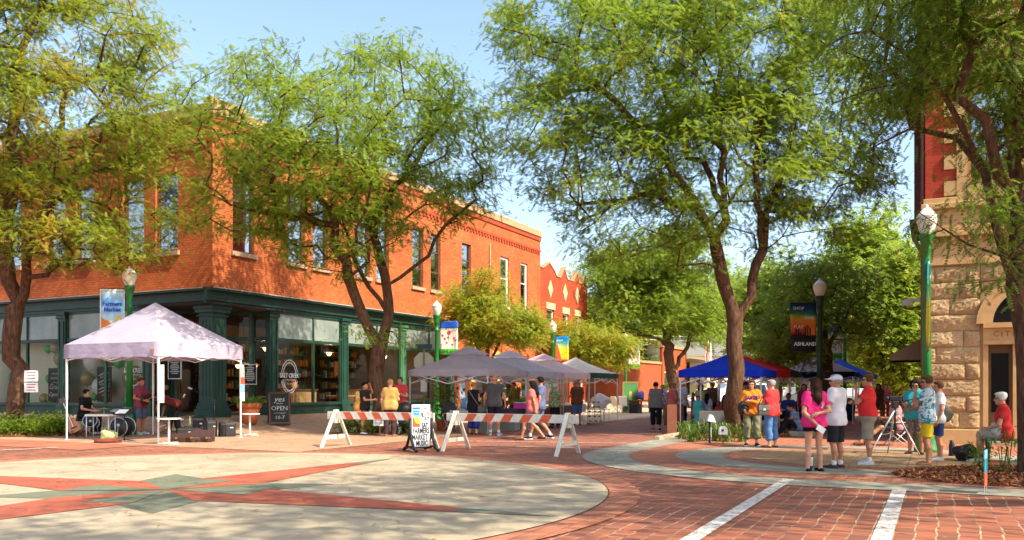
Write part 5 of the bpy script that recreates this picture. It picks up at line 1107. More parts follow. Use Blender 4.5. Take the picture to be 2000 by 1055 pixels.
MAT_TERRA = M('terracotta', (.52, .13, .05), .8, .15, 5, .2); LEAF_P = leaf_mat('potted leaves', (.05, .14, .02), (.12, .26, .04), (.45, .5, .1), .6)
def leafy(name, par, pts, size, mat, n, sp, up=.5, loc=None):
    pts = np.array(pts, float); c = np.repeat(pts, n, 0); F = len(c); c = c+rng.normal(0, 1, (F, 3))*np.array(sp); az = rng.uniform(0, 6.28, F); pt = rng.normal(up, .5, F); L = size*rng.uniform(.6, 1.4, (F, 1))
    d = np.stack([np.cos(az)*np.cos(pt), np.sin(az)*np.cos(pt), np.sin(pt)], 1); s = np.stack([-np.sin(az), np.cos(az), 0*az], 1); c[:, 2] = np.maximum(c[:, 2], .01)
    V = np.stack([c, c+d*L*.5-s*L*.18, c+d*L-np.array([0, 0, .15])*L, c+d*L*.5+s*L*.18], 1).reshape(-1, 3); return np_mesh(name, V, np.arange(len(V)).reshape(-1, 4), mat, par)
p = at(487, 29.4); t = thing('flower_pot', 'large terracotta pot of low green flowers right of the white canopy', 'flower pot', p)
m = MB(); m.lathe([(.24, 0), (.36, .52), (.35, .53), (.4, .54), (.43, .72), (.38, .72), (.36, .62), (0, .62)], 24); m.build('pot', MAT_TERRA, t); leafy('plants', t, [(x, y, .7) for x in (-.25, 0, .25) for y in (-.2, .2)], .2, LEAF_P, 60, (.1, .1, .06))
for px, py, lab in ((488, 851, 'small round white pedestal table in front of the terracotta pot'), (330, 868, 'small round white pedestal table by the front leg of the white canopy')):
    p = G(px, py); t = thing('pedestal_table', lab, 'table', p, R(-20), 'white pedestal tables'); m = MB(); m.lathe([(0, .66), (.3, .66), (.31, .675), (.3, .69), (0, .69)], 20); m.build('table_top', MAT_WHITE, t); m = MB(); m.tube([(0, 0, .02), (0, 0, .66)], .03, 8); m.build('stem', MAT_WHITE, t); m = MB(); m.lohi((-.3, -.04, 0), (.3, .04, .03)); m.lohi((-.04, -.3, .031), (.04, .3, .05)); m.build('foot', MAT_WHITE, t)
# ---- band gear
def amp(label, px, py, w, h, rz, dep=.3, wedge=False, grp='amplifiers of the band'):
    p = G(px, py); t = thing('amplifier', label, 'amplifier', p, rz, grp); m = MB(); m.add([(x*w/2, y, z) for x in (-1, 1) for y, z in ((-dep/2, 0), (dep/2, 0), (dep/2*(1 if not wedge else .3), h), (-dep/2, h*(1 if not wedge else .98)))], [(3, 2, 1, 0), (4, 5, 6, 7), (0, 1, 5, 4), (1, 2, 6, 5), (2, 3, 7, 6), (3, 0, 4, 7)]); m.build('cabinet', MAT_BLACK, t, bevel=.012)
    m = MB(); m.lohi((-w/2+.03, -dep/2-.008, .04), (w/2-.03, -dep/2, h*.78)); m.build('grille', M('speaker cloth', (.03, .03, .032), .95, .3, 60), t); m = MB(); m.lohi((-w/2+.03, -dep/2-.01, h*.82), (w/2-.03, -dep/2, h*.94)); m.build('control_panel', M('amp panel', (.10, .10, .1), .35, .1, 9, 0, .6), t)
    m = MB(); m.tube([(-.09, 0, h), (-.08, 0, h+.04), (.08, 0, h+.04), (.09, 0, h)], .012, 6); m.build('handle', MAT_RUBBER, t); m = MB(); m.lohi((w*.12, -dep/2-.014, h*.6), (w*.34, -dep/2-.009, h*.68)); m.build('badge', MAT_ALU, t)
amp('black amplifier nearest the corner column foot, rightmost of the four', 443, 853, .46, .44, R(30), .34, True)
amp('taller black amplifier left of the rightmost one', 413, 853, .3, .5, R(25)); amp('black amplifier behind the open guitar case', 390, 849, .36, .55, R(5)); amp('low wide black amplifier on the ground at the bent musician\'s feet', 366, 857, .5, .32, R(8))
def mic(label, px, py, h, ang, ln):
    p = G(px, py); t = thing('microphone_stand', label, 'microphone stand', p, 0, 'microphone stands'); m = MB(); m.tube([(0, 0, .25), (0, 0, h)], .012, 6); m.build('pole', MAT_BLACK, t); q = Vector((ln*math.cos(ang), -.1, h+ln*math.sin(ang))); m = MB(); m.tube([(-.25*math.cos(ang), .03, h-.25*math.sin(ang)), q], .01, 6); m.build('boom', MAT_BLACK, t)
    for k in range(3): m = MB(); m.tube([(0, 0, .28), (.28*math.cos(2.1*k+.4), .28*math.sin(2.1*k+.4), .01)], .01, 6); m.build('leg', MAT_BLACK, t)
    m = MB(); m.tube([q, q+Vector((.14*math.cos(ang), -.02, .14*math.sin(ang)))], [.022, .03], 8); m.build('microphone', MAT_ALU, t)
mic('boom microphone stand in front of the corner column', 419, 848, 1.05, R(152), .75); mic('short microphone stand behind the bent musician', 352, 850, .95, R(60), .25)
def guitar_geo(t, body_mat, neck_mat=MAT_WOODB, acoustic=False):
    out = [(0, -.02), (.15, 0), (.19, .1), (.17, .2), (.115, .28), (.13, .37), (.1, .45), (.02, .47), (-.02, .47), (-.1, .45), (-.13, .37), (-.115, .28), (-.17, .2), (-.19, .1), (-.15, 0)]
    m = MB(); m.prism(out, Matrix.Translation((0, .04, 0)) @ Matrix.Rotation(R(90), 4, 'X'), .09 if acoustic else .05); m.build('body', body_mat, t, bevel=.012)
    m = MB(); m.lohi((-.026, -.07, .44), (.026, -.045, .96)); m.build('neck', neck_mat, t); m = MB(); m.lohi((-.045, -.065, .96), (.045, -.045, 1.13)); m.build('headstock', MAT_WOODB, t)
    m = MB(); m.lohi((-.09, -.075 if acoustic else -.035, .12), (.09, -.062 if acoustic else -.02, .15)); m.build('bridge', MAT_BLACK, t)
    for s_ in (-1, 1): m = MB(); [m.ball((s_*.06, -.055, .99+.05*k), .012, 8) for k in range(3)]; m.build('tuning_pegs', MAT_ALU, t)
    m = MB(); m.lohi((-.012, -.078, .14), (.012, -.074, .95)); m.build('strings', MAT_ALU, t)
MAT_GTR = M('amber guitar wood', (.42, .16, .04), .35, .3, 4, spec=.6); MAT_SUNB = M('dark sunburst wood', (.08, .02, .012), .25, .4, 5, spec=.7)
p = G(148, 855); t = thing('electric_guitar', 'amber guitar leaning on its stand left of the drummer', 'guitar', p+Vector((0, 0, .18)), R(25)); guitar_geo(t, MAT_GTR); t.rotation_euler = (R(-16), R(-24), R(15))
s = thing('guitar_stand', 'low black guitar stand under the amber guitar', 'guitar stand', p, R(20)); m = MB(); m.tube([(-.25, -.15, .015), (0, .1, .2), (.25, -.15, .015)], .013, 6); m.build('frame', MAT_BLACK, s); m = MB(); m.tube([(0, .3, .015), (0, .1, .2), (0, .12, .6)], .013, 6); m.build('support', MAT_BLACK, s); m = MB(); m.tube([(-.12, -.08, .18), (0, .1, .2), (.12, -.08, .18)], .012, 6); m.build('cradle', MAT_RUBBER, s)
p = G(300, 847); t = thing('acoustic_guitar', 'pale orange acoustic guitar lying behind the standing guitarist', 'guitar', p+Vector((0, 0, .15)), R(60)); guitar_geo(t, MAT_GTR, acoustic=True); t.rotation_euler = (R(-25), R(70), R(0))
p = G(372, 864); t = thing('guitar_case', 'open dark brown guitar case lying in front of the amplifiers', 'guitar case', p, R(6)); out = [(.62, -.17), (.55, -.2), (.32, -.14), (.08, -.2), (-.1, -.09), (-.55, -.07), (-.62, -.05), (-.62, .05), (-.55, .07), (-.1, .09), (.08, .2), (.32, .14), (.55, .2), (.62, .17)]
out = [(-x if False else x*.95, y*1.25) for x, y in out]; MAT_CASE = M('worn brown case', (.05, .018, .012), .5, .3, 8); m = MB(); m.prism(out, Matrix.Translation((0, 0, 0)), .15); m.build('case_body', MAT_CASE, t, bevel=.02); m = MB(); m.prism(out, Matrix.Translation((0, .24, .15)) @ Matrix.Rotation(R(72), 4, 'X'), -.06); m.build('case_lid', MAT_CASE, t, bevel=.015); m = MB(); m.tube([(.2, -.25, .06), (.25, -.28, .07), (.32, -.28, .07), (.36, -.25, .06)], .012, 6); m.build('handle', MAT_RUBBER, t)
for k in (-.3, .1, .5): m = MB(); m.lohi((k-.03, -.29, .11), (k+.03, -.16, .16)); m.build('latch', M('brass', (.5, .3, .08), .35, .1, 5, 0, 1), t)
def drum(name, label, p, r, h, axis, head, rz=0, legs=True):
    t = thing(name, label, 'drum', p, rz, 'drum kit'); m = MB(); m.lathe([(r, -h/2), (r, h/2)], 24); o = m.build('shell', MAT_BLACK, t, uv=False); m2 = MB(); m2.lathe([(0, h/2-.002), (r-.02, h/2-.002), (r-.02, h/2+.01), (0, h/2+.012)], 24); hd = m2.build('drum_head', head, t, uv=False); m3 = MB()
    for s_ in (-1, 1): m3.lathe([(r, s_*h/2-.012), (r+.018, s_*h/2-.012), (r+.018, s_*h/2+.012), (r, s_*h/2+.012)], 24, cap=False)
    hp = m3.build('hoops', MAT_ALU, t, uv=False); 
    for q in (o, hd, hp): q.location = (0, 0, axis[1]); q.rotation_euler = (axis[0], 0, 0)
    if legs:
        for k in range(3): m = MB(); a_ = 2.1*k+.5; m.tube([(r*.8*math.cos(a_), r*.8*math.sin(a_), axis[1]), (r*1.05*math.cos(a_), r*1.05*math.sin(a_), .01)], .012, 6); m.build('leg', MAT_ALU, t)
    return t
MAT_DHEAD = M('drum head', (.03, .03, .03), .4, .2, 4); MAT_DWHITE = M('white drum head', (.6, .58, .52), .5, .1, 4)
t = drum('bass_drum', 'big black bass drum between the drummer and the green lamp post', G(240, 853), .28, .42, (R(90), .3), MAT_DHEAD, R(-10)); m = MB(); m.ball((0, -.225, .36), (.05, .006, .05)); m.build('head_logo', MAT_DWHITE, t)
t = drum('floor_tom', 'black floor drum with a white maker dot beside the seated drummer', G(178, 850), .2, .36, (R(75), .42), MAT_DHEAD, R(15)); m = MB(); m.ball((.02, -.2, .45), (.04, .006, .04)); m.build('head_logo', MAT_DWHITE, t)
drum('snare_drum', 'snare drum above the bass drum with a white head', G(228, 846)+Vector((0, 0, 0)), .17, .14, (R(14), .68), MAT_DWHITE, R(0))
def cymbal(label, p, z, r): t = thing('cymbal', label, 'cymbal', p, 0, 'drum kit'); m = MB(); m.lathe([(.01, z+.05), (.05, z+.03), (r, z)], 20); m.build('plate', M('brass', (.5, .3, .08), .35, .1, 5, 0, 1), t); m = MB(); m.tube([(0, 0, .2), (0, 0, z+.06)], .012, 6); m.build('pole', MAT_ALU, t); [(lambda mm: mm.build('leg', MAT_ALU, t))(MB().tube([(0, 0, .3), (.25*math.cos(k*2.1), .25*math.sin(k*2.1), .01)], .01, 6)) for k in range(3)]
cymbal('low cymbal beside the drummer\'s hands', G(203, 845), .78, .2); cymbal('cymbal right of the drum kit by the guitarist', G(252, 845), .82, .22)
t = thing('keyboard_stand', 'white topped steel leg table in front of the seated drummer', 'table', G(197, 857), R(-6)); m = MB(); m.lohi((-.38, -.2, .66), (.38, .2, .72)); m.build('table_top', M('cream top', (.72, .70, .55), .5), t, bevel=.01)
for sx in (-.34, .34):
    for sy in (-.17, .17): m = MB(); m.tube([(sx, sy, 0), (sx, sy, .66)], .016, 6); m.build('leg', MAT_ALU, t)
t = thing('music_stand', 'black music stand with white sheets right of the drums', 'music stand', G(243, 862), R(-8)); m = MB(); m.tube([(0, 0, .03), (0, 0, .78)], .014, 6); m.build('pole', MAT_BLACK, t); m = MB(); m.box((0, 0, .82), (.5, .02, .34), M=Matrix.Rotation(R(-62), 3, 'X')); m.build('desk', MAT_BLACK, t); m = MB(); m.box((-.06, -.012, .835), (.3, .006, .22), M=Matrix.Rotation(R(-62), 3, 'X')); m.build('sheet_music', MAT_PUREW, t)
for k in range(3): m = MB(); m.tube([(0, 0, .05), (.33*math.cos(2.1*k), .33*math.sin(2.1*k), .012)], .012, 6); m.build('leg', MAT_BLACK, t)
t = thing('stool', 'low black drum stool under the seated drummer', 'stool', G(163, 849)); m = MB(); m.lathe([(0, .44), (.17, .44), (.19, .48), (.17, .53), (0, .54)], 16); m.build('seat', MAT_RUBBER, t); m = MB(); m.tube([(0, 0, .15), (0, 0, .45)], .02, 6); m.build('pole', MAT_ALU, t)
for k in range(3): m = MB(); m.tube([(0, 0, .25), (.25*math.cos(2.1*k+.3), .25*math.sin(2.1*k+.3), .01)], .012, 6); m.build('leg', MAT_ALU, t)
def sack(label, p, dims, mat, cat='bag', name='bag', seed=1, rz=0, grp=None):
    rr = np.random.default_rng(seed); bm = bmesh.new(); bmesh.ops.create_icosphere(bm, subdivisions=3, radius=1); ph = rr.uniform(0, 6, 6)
    for v in bm.verts:
        c = v.co; k = 1+.18*math.sin(3*c.x+ph[0])*math.sin(4*c.z+ph[1])+.1*math.sin(7*c.y+ph[2]+3*c.x)+.07*math.sin(11*c.z+ph[3]+5*c.y); v.co = Vector((c.x*dims[0]*k, c.y*dims[1]*k, max(-.8, c.z)*dims[2]*k))
    z0 = min(v.co.z for v in bm.verts)
    for v in bm.verts: v.co.z -= z0
    me = bpy.data.meshes.new(name); bm.to_mesh(me); bm.free(); me.polygons.foreach_set('use_smooth', [True]*len(me.polygons)); o = link_mesh(name, me, None, [mat]); o.location = p; o.rotation_euler = (0, 0, rz); return tag(o, label, cat, grp)
sack('pale yellow cloth bag lying on the ground before the music stand', G(213, 861), (.24, .18, .16), M('pale yellow cloth', (.5, .5, .2), .9, .2, 6), seed=3)
sack('dark red flat bag on the ground under the pale yellow one', G(210, 865), (.4, .2, .06), M('dark red cloth', (.2, .03, .02), .9), seed=5)
p = G(371, 851); m = MB(); m.lathe([(.03, 0), (.035, .1), (.03, .22), (.015, .25), (.015, .29)], 10); o = m.build('water_bottle', M('pale bottle plastic', (.6, .62, .4), .3)); o.location = p+Vector((0, 0, .32)); tag(o, 'pale drink bottle standing on the low wide amplifier', 'bottle')
# ---- plant beds
def grass_tuft(label, p, n, L, mat, name='plant', grp=None, spread=.15):
    az = rng.uniform(0, 6.28, n); r = rng.uniform(0, spread, n); b = np.stack([r*np.cos(az*3), r*np.sin(az*3), 0*r], 1); out = np.stack([np.cos(az), np.sin(az), 0*az], 1); ln = L*rng.uniform(.6, 1.2, (n, 1)); sd_ = np.stack([-np.sin(az), np.cos(az), 0*az], 1)*.014
    p1 = b+out*ln*.3+np.array([0, 0, 1])*ln*.6; p2 = b+out*ln*.75+np.array([0, 0, 1])*ln*.55
    V = np.concatenate([np.stack([b-sd_, b+sd_, p1+sd_, p1-sd_], 1), np.stack([p1-sd_, p1+sd_, p2+sd_*.2, p2-sd_*.2], 1)]).reshape(-1, 3); o = np_mesh(name, V, np.arange(len(V)).reshape(-1, 4), mat); o.location = p; return tag(o, label, 'plant', grp)
LEAF_G = leaf_mat('grass blades', (.06, .14, .02), (.16, .26, .04), (.3, .3, .06), .55, .3)
def bed(name, c, r, z=.03, n=28):
    m = MB(); pts = [(c[0]+r[0]*math.cos(6.283*i/n)*(1+.08*math.sin(3*i)), c[1]+r[1]*math.sin(6.283*i/n)*(1+.08*math.cos(2*i))) for i in range(n)]; m.add([(x, y, H(x, y)+z) for x, y in pts]+[(c[0], c[1], H(*c)+z+.06)], [(i, (i+1) % n, n) for i in range(n)]); return tag(m.build(name, MAT_MULCH), kind='structure')
q = bB; bed('mulch_bed', (q.x-.35, q.y-.1), (2.0, 1.35), .03)
for i, (px, py) in enumerate(((1335, 858), (1352, 850), (1365, 860), (1382, 852), (1400, 862), (1412, 856), (1448, 864), (1475, 858), (1460, 852), (1385, 862), (1350, 864), (1420, 864))): grass_tuft('long bladed grass clump in the mulch around the biggest tree', G(px, py), 30, .74, LEAF_G, 'grass_clump', 'grass clumps under the biggest tree', .22)
q = at(55, 27.5); bed('mulch_bed', (q.x-.5, q.y-.2), (4.0, 1.7), .02)
for i, (px, Y) in enumerate(((8, 26.8), (62, 26.6), (78, 27.2), (95, 26.9), (112, 27.4), (45, 26.3), (105, 26.4), (-10, 27), (122, 27.0), (88, 26.2), (20, 26.2), (70, 28.0), (110, 28.2))):
    t = thing('shrub', 'low leafy bush in the left bed around the leaning tree', 'shrub', at(px, Y), 0, 'low bushes in the left bed'); leafy('foliage', t, [(0, 0, .25), (.2, .1, .2), (-.2, -.1, .2), (0, .15, .42)], .17, LEAF_A, 70, (.17, .17, .13), .3); m = MB(); [m.tube([(0, 0, 0), (.1*math.cos(k), .1*math.sin(k), .35)], .012, 5) for k in range(4)]; m.build('stems', MAT_BARK, t)
q = at(742, 27.6); bed('mulch_bed', (q.x-.1, q.y+.1), (1.5, 1.1), .02)
for px, Y in ((682, 27.4), (700, 27.8), (720, 27.0), (735, 27.2), (790, 27.5), (800, 27.8), (675, 27.9)):
    t = thing('shrub', 'low leafy plant in the bed of the twin trunked tree', 'shrub', at(px, Y), 0, 'plants in the centre bed'); leafy('foliage', t, [(0, 0, .2), (.12, .1, .35), (-.12, 0, .3)], .16, LEAF_C, 60, (.14, .14, .12), .3); m = MB(); [m.tube([(0, 0, 0), (.08*math.cos(k), .08*math.sin(k), .3)], .01, 5) for k in range(4)]; m.build('stems', MAT_BARK, t)
q = G(1960, 935); bed('mulch_bed', (q.x+1.3, q.y+.1), (3.0, 1.9), .02)
for px, py, h, nm in ((1915, 925, .45, 'leafy weed left of the little yard sign'), (1930, 905, .55, 'tall leafy weed behind the little yard sign'), (1958, 930, .5, 'leafy weed between the yard sign and the dark trunk'), (1970, 915, .7, 'tallest leafy weed beside the dark trunk'), (1905, 905, .35, 'small weed at the edge of the right mulch')):
    t = thing('weed', nm, 'plant', G(px, py)); leafy('leaves', t, [(0, 0, h*.35), (.06, 0, h*.6), (-.07, .03, h*.85)], .12, LEAF_C, 13, (.09, .09, .08), .2); m = MB(); [m.tube([(0, 0, 0), (.08*math.cos(2*k), .08*math.sin(2*k), h)], .008, 5) for k in range(4)]; m.build('stems', LEAF_C, t)
# yard sign, bench, bags by the stone building
p = G(1925, 965); t = thing('yard_sign', 'little blue and red yard sign stuck in the right mulch bed', 'sign', p, R(54)); m = MB(); m.mi = 0; m.lohi((-.14, -.006, .3), (.14, .006, .5)); m.mi = 1; m.lohi((-.14, -.006, .5), (.14, .006, .62)); m.mi = 2; m.lohi((-.14, -.006, .12), (.14, .006, .3)); m.build('panel', [MAT_TEALP, MAT_SKYB, MAT_RED], t); m = MB(); [m.tube([(x, 0, 0), (x, 0, .3)], .005, 5) for x in (-.1, .1)]; m.build('stake', MAT_ALU, t)
p = G(1985, 905); t = thing('bench', 'green slatted metal bench beside the dark tree trunk', 'bench', p+Vector((.25, 0, 0)), R(-14)); L_ = 1.7
for k in range(5): m = MB(); m.box((0, -.2+.1*k, .46), (L_, .07, .035)); m.build('slat', MAT_LGREEN, t, bevel=.01)
m = MB(); [m.box((x, -.255, .45), (.05, .025, .09)) for x in np.linspace(-L_/2+.05, L_/2-.05, 14)]; m.build('rolled_edge', MAT_LGREEN, t, bevel=.01)
for sx in (-1, 1): m = MB(); m.lohi((sx*(L_/2-.06)-.03, -.23, 0), (sx*(L_/2-.06)+.03, -.17, .44)); m.lohi((sx*(L_/2-.06)-.03, .17, 0), (sx*(L_/2-.06)+.03, .23, .44)); m.lohi((sx*(L_/2-.06)-.03, -.168, .1), (sx*(L_/2-.06)+.03, .168, .15)); m.build('leg', MAT_LDARK, t)
MAT_BAG = cloth_mat('thin white plastic bag', (.72, .70, .70), .4, .4)
sack('white plastic bag on the green bench', p+Vector((-.35, 0, .48)), (.17, .13, .17), MAT_BAG, seed=8)
sack('black cloth bag slumped on the ground by the doorway step', G(1888, 902), (.26, .18, .18), MAT_RUBBER, seed=11)
p = G(1859, 893); m = MB(); m.lathe([(.055, 0), (.06, .03), (.06, .26), (.04, .31), (.045, .36), (0, .37)], 14); o = m.build('flask', MAT_RUBBER); o.location = p; tag(o, 'dark flask standing on the paving left of the black bag', 'flask')
p = G(1583, 916); t = thing('tumbler', 'white and blue travel tumbler on the ground between pink shirt woman\'s feet', 'tumbler', p); m = MB(); m.lathe([(.042, 0), (.045, .05), (.05, .22), (.05, .23)], 14); m.build('cup', M('tumbler silver', (.6, .6, .62), .35, .05, 4, 0, .3), t); m = MB(); m.lathe([(.044, .0), (.0465, .06), (.0445, .061)], 14); m.build('band', M('navy', (.01, .02, .09), .5), t); m = MB(); m.lathe([(.052, .225), (.052, .25), (.03, .26), (0, .26)], 14); m.build('lid', MAT_RUBBER, t)
# tripod with video camera
p = G(1748, 890); t = thing('tripod', 'silver legged tripod carrying a video camera, left of the teal shirt', 'tripod', p); ap = Vector((0, 0, 1.02))
for k, (x, y) in enumerate(((.42, -.3), (-.62, -.1), (.1, .6))):
    m = MB(); q = Vector((x, y, 0)); m.tube([q, q.lerp(ap, .55)], .014, 6); m.mi = 0; m.tube([q.lerp(ap, .5), ap], .019, 6); m.build('leg', MAT_ALU, t)
m = MB(); [m.tube([(Vector((x, y, 0))).lerp(ap, .45), (0, 0, .5)], .008, 5) for x, y in ((.42, -.3), (-.62, -.1), (.1, .6))]; m.tube([(0, 0, .45), (0, 0, 1.15)], .02, 8); m.build('centre_brace', MAT_BLACK, t); m = MB(); m.lohi((-.06, -.06, 1.05), (.06, .06, 1.2)); m.tube([(.05, 0, 1.15), (.45, -.1, 1.28)], .012, 6); m.build('pan_head', MAT_BLACK, t, bevel=.01)
c = thing('video_camera', 'small black video camera on top of the tripod', 'camera', p+Vector((0, 0, 1.205)), R(170)); m = MB(); m.lohi((-.13, -.05, 0), (.12, .05, .11)); m.build('body', MAT_BLACK, c, bevel=.015); m = MB(); m.tube([(.12, 0, .055), (.2, 0, .055)], [.04, .045], 12); m.build('lens', MAT_RUBBER, c); m = MB(); m.lohi((-.05, -.12, .02), (.06, -.055, .1)); m.build('flip_screen', MAT_BLACK, c)
# garden hood light, white box sign, brown boards
p = G(1386, 866); t = thing('path_light', 'black post path light with a slanted white hood in the grass bed', 'path light', p); t.scale = (.75, .75, .9); m = MB(); m.lohi((-.035, -.035, 0), (.035, .035, .75)); m.build('post', MAT_BLACK, t); m = MB(); m.lohi((.036, -.03, 0), (.055, -.01, .7)); m.build('cable_cover', MAT_PUREW, t); m = MB(); m.add([(-.1, -.14, .66), (.2, -.14, .62), (.2, .14, .62), (-.1, .14, .66), (-.02, -.1, .86), (.1, -.1, .84), (.1, .1, .84), (-.02, .1, .86)], [(3, 2, 1, 0), (0, 1, 5, 4), (1, 2, 6, 5), (2, 3, 7, 6), (3, 0, 4, 7), (4, 5, 6, 7)]); m.build('hood', MAT_PUREW, t, bevel=.02)
p = G(1412, 868); t = thing('garden_box', 'small white round topped box on a thin stake near the biggest trunk', 'box', p, R(8)); t.scale = (.8, .8, .85); out = [(-.14, 0), (.14, 0), (.14, .15)]+[(.14*math.cos(math.pi*i/10), .15+.12*math.sin(math.pi*i/10)) for i in range(1, 10)]+[(-.14, .15)]; m = MB(); m.prism(out, Matrix.Translation((0, .06, .3)) @ Matrix.Rotation(R(90), 4, 'X'), .12); m.build('box_body', MAT_PUREW, t, bevel=.01); m = MB(); m.lohi((-.07, -.07, .4), (.0, -.061, .47)); m.build('hatch', MAT_RUBBER, t); m = MB(); m.lohi((-.015, -.015, 0), (.015, .015, .3)); m.build('stake', MAT_GREEN, t)
MAT_BBOARD = M('red brown boards', (.16, .045, .02), .7, .25, 5)
for px, py, w_, h_, rz, ti, lab in ((1312, 853, .32, .98, R(12), 0, 'nearer upright red brown board beside the blue canopy leg'), (1325, 846, .36, .95, R(20), 0, 'further upright red brown board behind the first one'), (1352, 845, .3, 1.35, R(70), R(12), 'tall leaning dark board left of the teal dress girl')):
    t = thing('wooden_board', lab, 'board', G(px, py), rz); m = MB(); m.lohi((-w_/2, -.025, 0), (w_/2, .025, h_)); m.build('panel', MAT_BBOARD, t, bevel=.005); m = MB(); m.lohi((-w_/2+.03, .026, .05), (-w_/2+.08, .05, h_-.05)); m.lohi((w_/2-.08, .026, .05), (w_/2-.03, .05, h_-.05)); m.build('batten', MAT_WOODB, t); t.rotation_euler = (0, ti, rz)
# paper notices on the left tree
for z, h_, lab in ((1.86, .34, 'upper white notice board on the leaning left tree'), (1.5, .3, 'lower white notice board on the leaning left tree')):
    p = P(61, 757-(z-1.5)/26.6*1662, 26.6); t = thing('notice_board', lab, 'notice', p, R(8)); m = MB(); m.lohi((-.2, -.012, -h_/2), (.2, .012, h_/2)); m.build('panel', MAT_PUREW, t); m = MB()
    m.build_rows = None
    for i in range(3): k_ = MB(); w_ = .13-.02*(i % 2); k_.lohi((-w_, -.016, h_*.28-.09*i), (w_, -.0125, h_*.28-.09*i+.03)); k_.build('printed_line', M('notice red ink', (.35, .1, .06), .7), t)
p = at(742, 26.6); t = thing('planter_sign', 'small white sign low in the bed of the twin trunked tree', 'sign', p, R(0)); m = MB(); m.lohi((-.2, -.01, .3), (.2, .01, .52)); m.build('panel', MAT_PUREW, t); m = MB(); m.lohi((-.02, -.008, 0), (.02, .008, .3)); m.build('stake', MAT_WOODB, t); m = MB(); [m.lohi((-.15, -.013, .46-.05*i), (.12, -.011, .475-.05*i)) for i in range(3)]; m.build('printed_line', MAT_INK, t)
# blue bin, stroller
p = at(1657, 38); t = thing('litter_bin', 'blue litter bin with a green bag on top, beside the poppy lamp post', 'litter bin', p); m = MB(); m.lathe([(.24, 0), (.3, .7), (.32, .72), (.32, .78), (.28, .78)], 18); m.build('bin', M('navy blue plastic', (.012, .03, .14), .5), t); sk = MB(); sk.ball((0, 0, .85), (.27, .27, .2)); sk.build('bag', M('green bin liner', (.05, .25, .07), .5, .3, 9), t)
p = at(790, 26.8); t = thing('stroller', 'black pushchair with a dark hood behind the striped barricade', 'pushchair', p, R(20))
for x, y, r in ((-.22, -.25, .15), (.22, -.25, .15), (-.24, .25, .19), (.24, .25, .19)): m = MB(); [m.beam((x, y+r*math.cos(a_), r+.0+r*math.sin(a_)), (x, y+r*math.cos(a_+.45), r+r*math.sin(a_+.45)), .05, .035) for a_ in np.arange(0, 6.28, .4488)]; w_ = m.build('wheel', MAT_RUBBER, t); m = MB(); [m.beam((x, y, r), (x, y+r*.95*math.cos(a_), r+r*.95*math.sin(a_)), .012, .012) for a_ in np.arange(0, 6.28, 1.0472)]; m.build('spokes', MAT_ALU, w_)
m = MB(); [m.tube([(x, -.3, .15), (x, .1, .55), (x, .35, 1.0)], .015, 6) for x in (-.23, .23)]; [m.tube([(x, .3, .2), (x, 0, .5)], .015, 6) for x in (-.23, .23)]; m.tube([(-.23, .35, 1.0), (.23, .35, 1.0)], .018, 6); m.build('frame', MAT_ALU, t); m = MB(); m.add([(-.22, -.25, .4), (.22, -.25, .4), (.22, .12, .38), (-.22, .12, .38), (-.22, .25, .85), (.22, .25, .85)], [(0, 1, 2, 3), (3, 2, 5, 4)]); m.build('seat', MAT_RUBBER, t); m = MB(); m.ball((0, .05, .82), (.27, .32, .24), 16); m.build('hood', MAT_RUBBER, t)
# ---- market tables and goods
MAT_TBL = M('plastic table top', (.6, .57, .5), .5, .08, 5)
def folding_table(label, c, rz, L=1.8, w=.75, cloth=None):
    t = thing('folding_table', label, 'table', c, rz, 'folding market tables'); m = MB(); m.lohi((-L/2, -w/2, .71), (L/2, w/2, .75)); m.build('table_top', MAT_TBL, t, bevel=.01)
    for sx in (-1, 1):
        for sy in (-1, 1): m = MB(); m.tube([(sx*(L/2-.15), sy*(w/2-.08), 0), (sx*(L/2-.2), sy*(w/2-.1), .71)], .014, 6); m.build('leg', MAT_BLACK, t)
    if cloth: m = MB(); m.lohi((-L/2-.02, -w/2-.02, .755), (L/2+.02, w/2+.02, .76)); m.lohi((-L/2-.02, -w/2-.025, .4), (L/2+.02, -w/2-.015, .755)); m.lohi((-L/2-.025, -w/2-.014, .35), (-L/2-.015, w/2+.02, .755)); m.build('table_cloth', cloth, t)
    return t
CL = lambda n_, c_: M(n_, c_, .9, .12, 4)
for a, b, lab, cl in ((2.7, -9.0, 'folding table in the nearest grey canopy with a blue bag on it', None), (5.0, -9.3, 'folding table with a dark cloth under the blue grey canopy', CL('dark cloth', (.05, .045, .06))), (7.2, -9.3, 'folding table with a yellow box, between the second and third canopies', None), (9.6, -9.2, 'folding table with a brown cloth under the pink canopy', CL('brown cloth', (.2, .08, .05))), (13.0, -8.2, 'folding table under the white canopy', CL('white cloth', (.6, .58, .55)))): folding_table(lab, W(a, b), ANG, cloth=cl)
for a, b, lab, cl in ((5.2, -16.6, 'grey clothed folding table under the blue canopy, by the girls', CL('grey green cloth', (.26, .24, .2))), (7.6, -17.8, 'folding table at the back of the blue canopy', None), (9.6, -17.2, 'folding table under the nearer red canopy', CL('dark blue cloth', (.02, .03, .12)))): folding_table(lab, W(a, b), ANG, cloth=cl)
sack('blue and white bag heaped on the nearest market table', W(2.3, -9.1, .76), (.28, .3, .22), CL('blue white print', (.15, .3, .55)), seed=21); sack('white string bag of goods on the nearest market table', W(2.0, -9.35, .76), (.2, .2, .18), CL('string white', (.6, .6, .55)), seed=22)
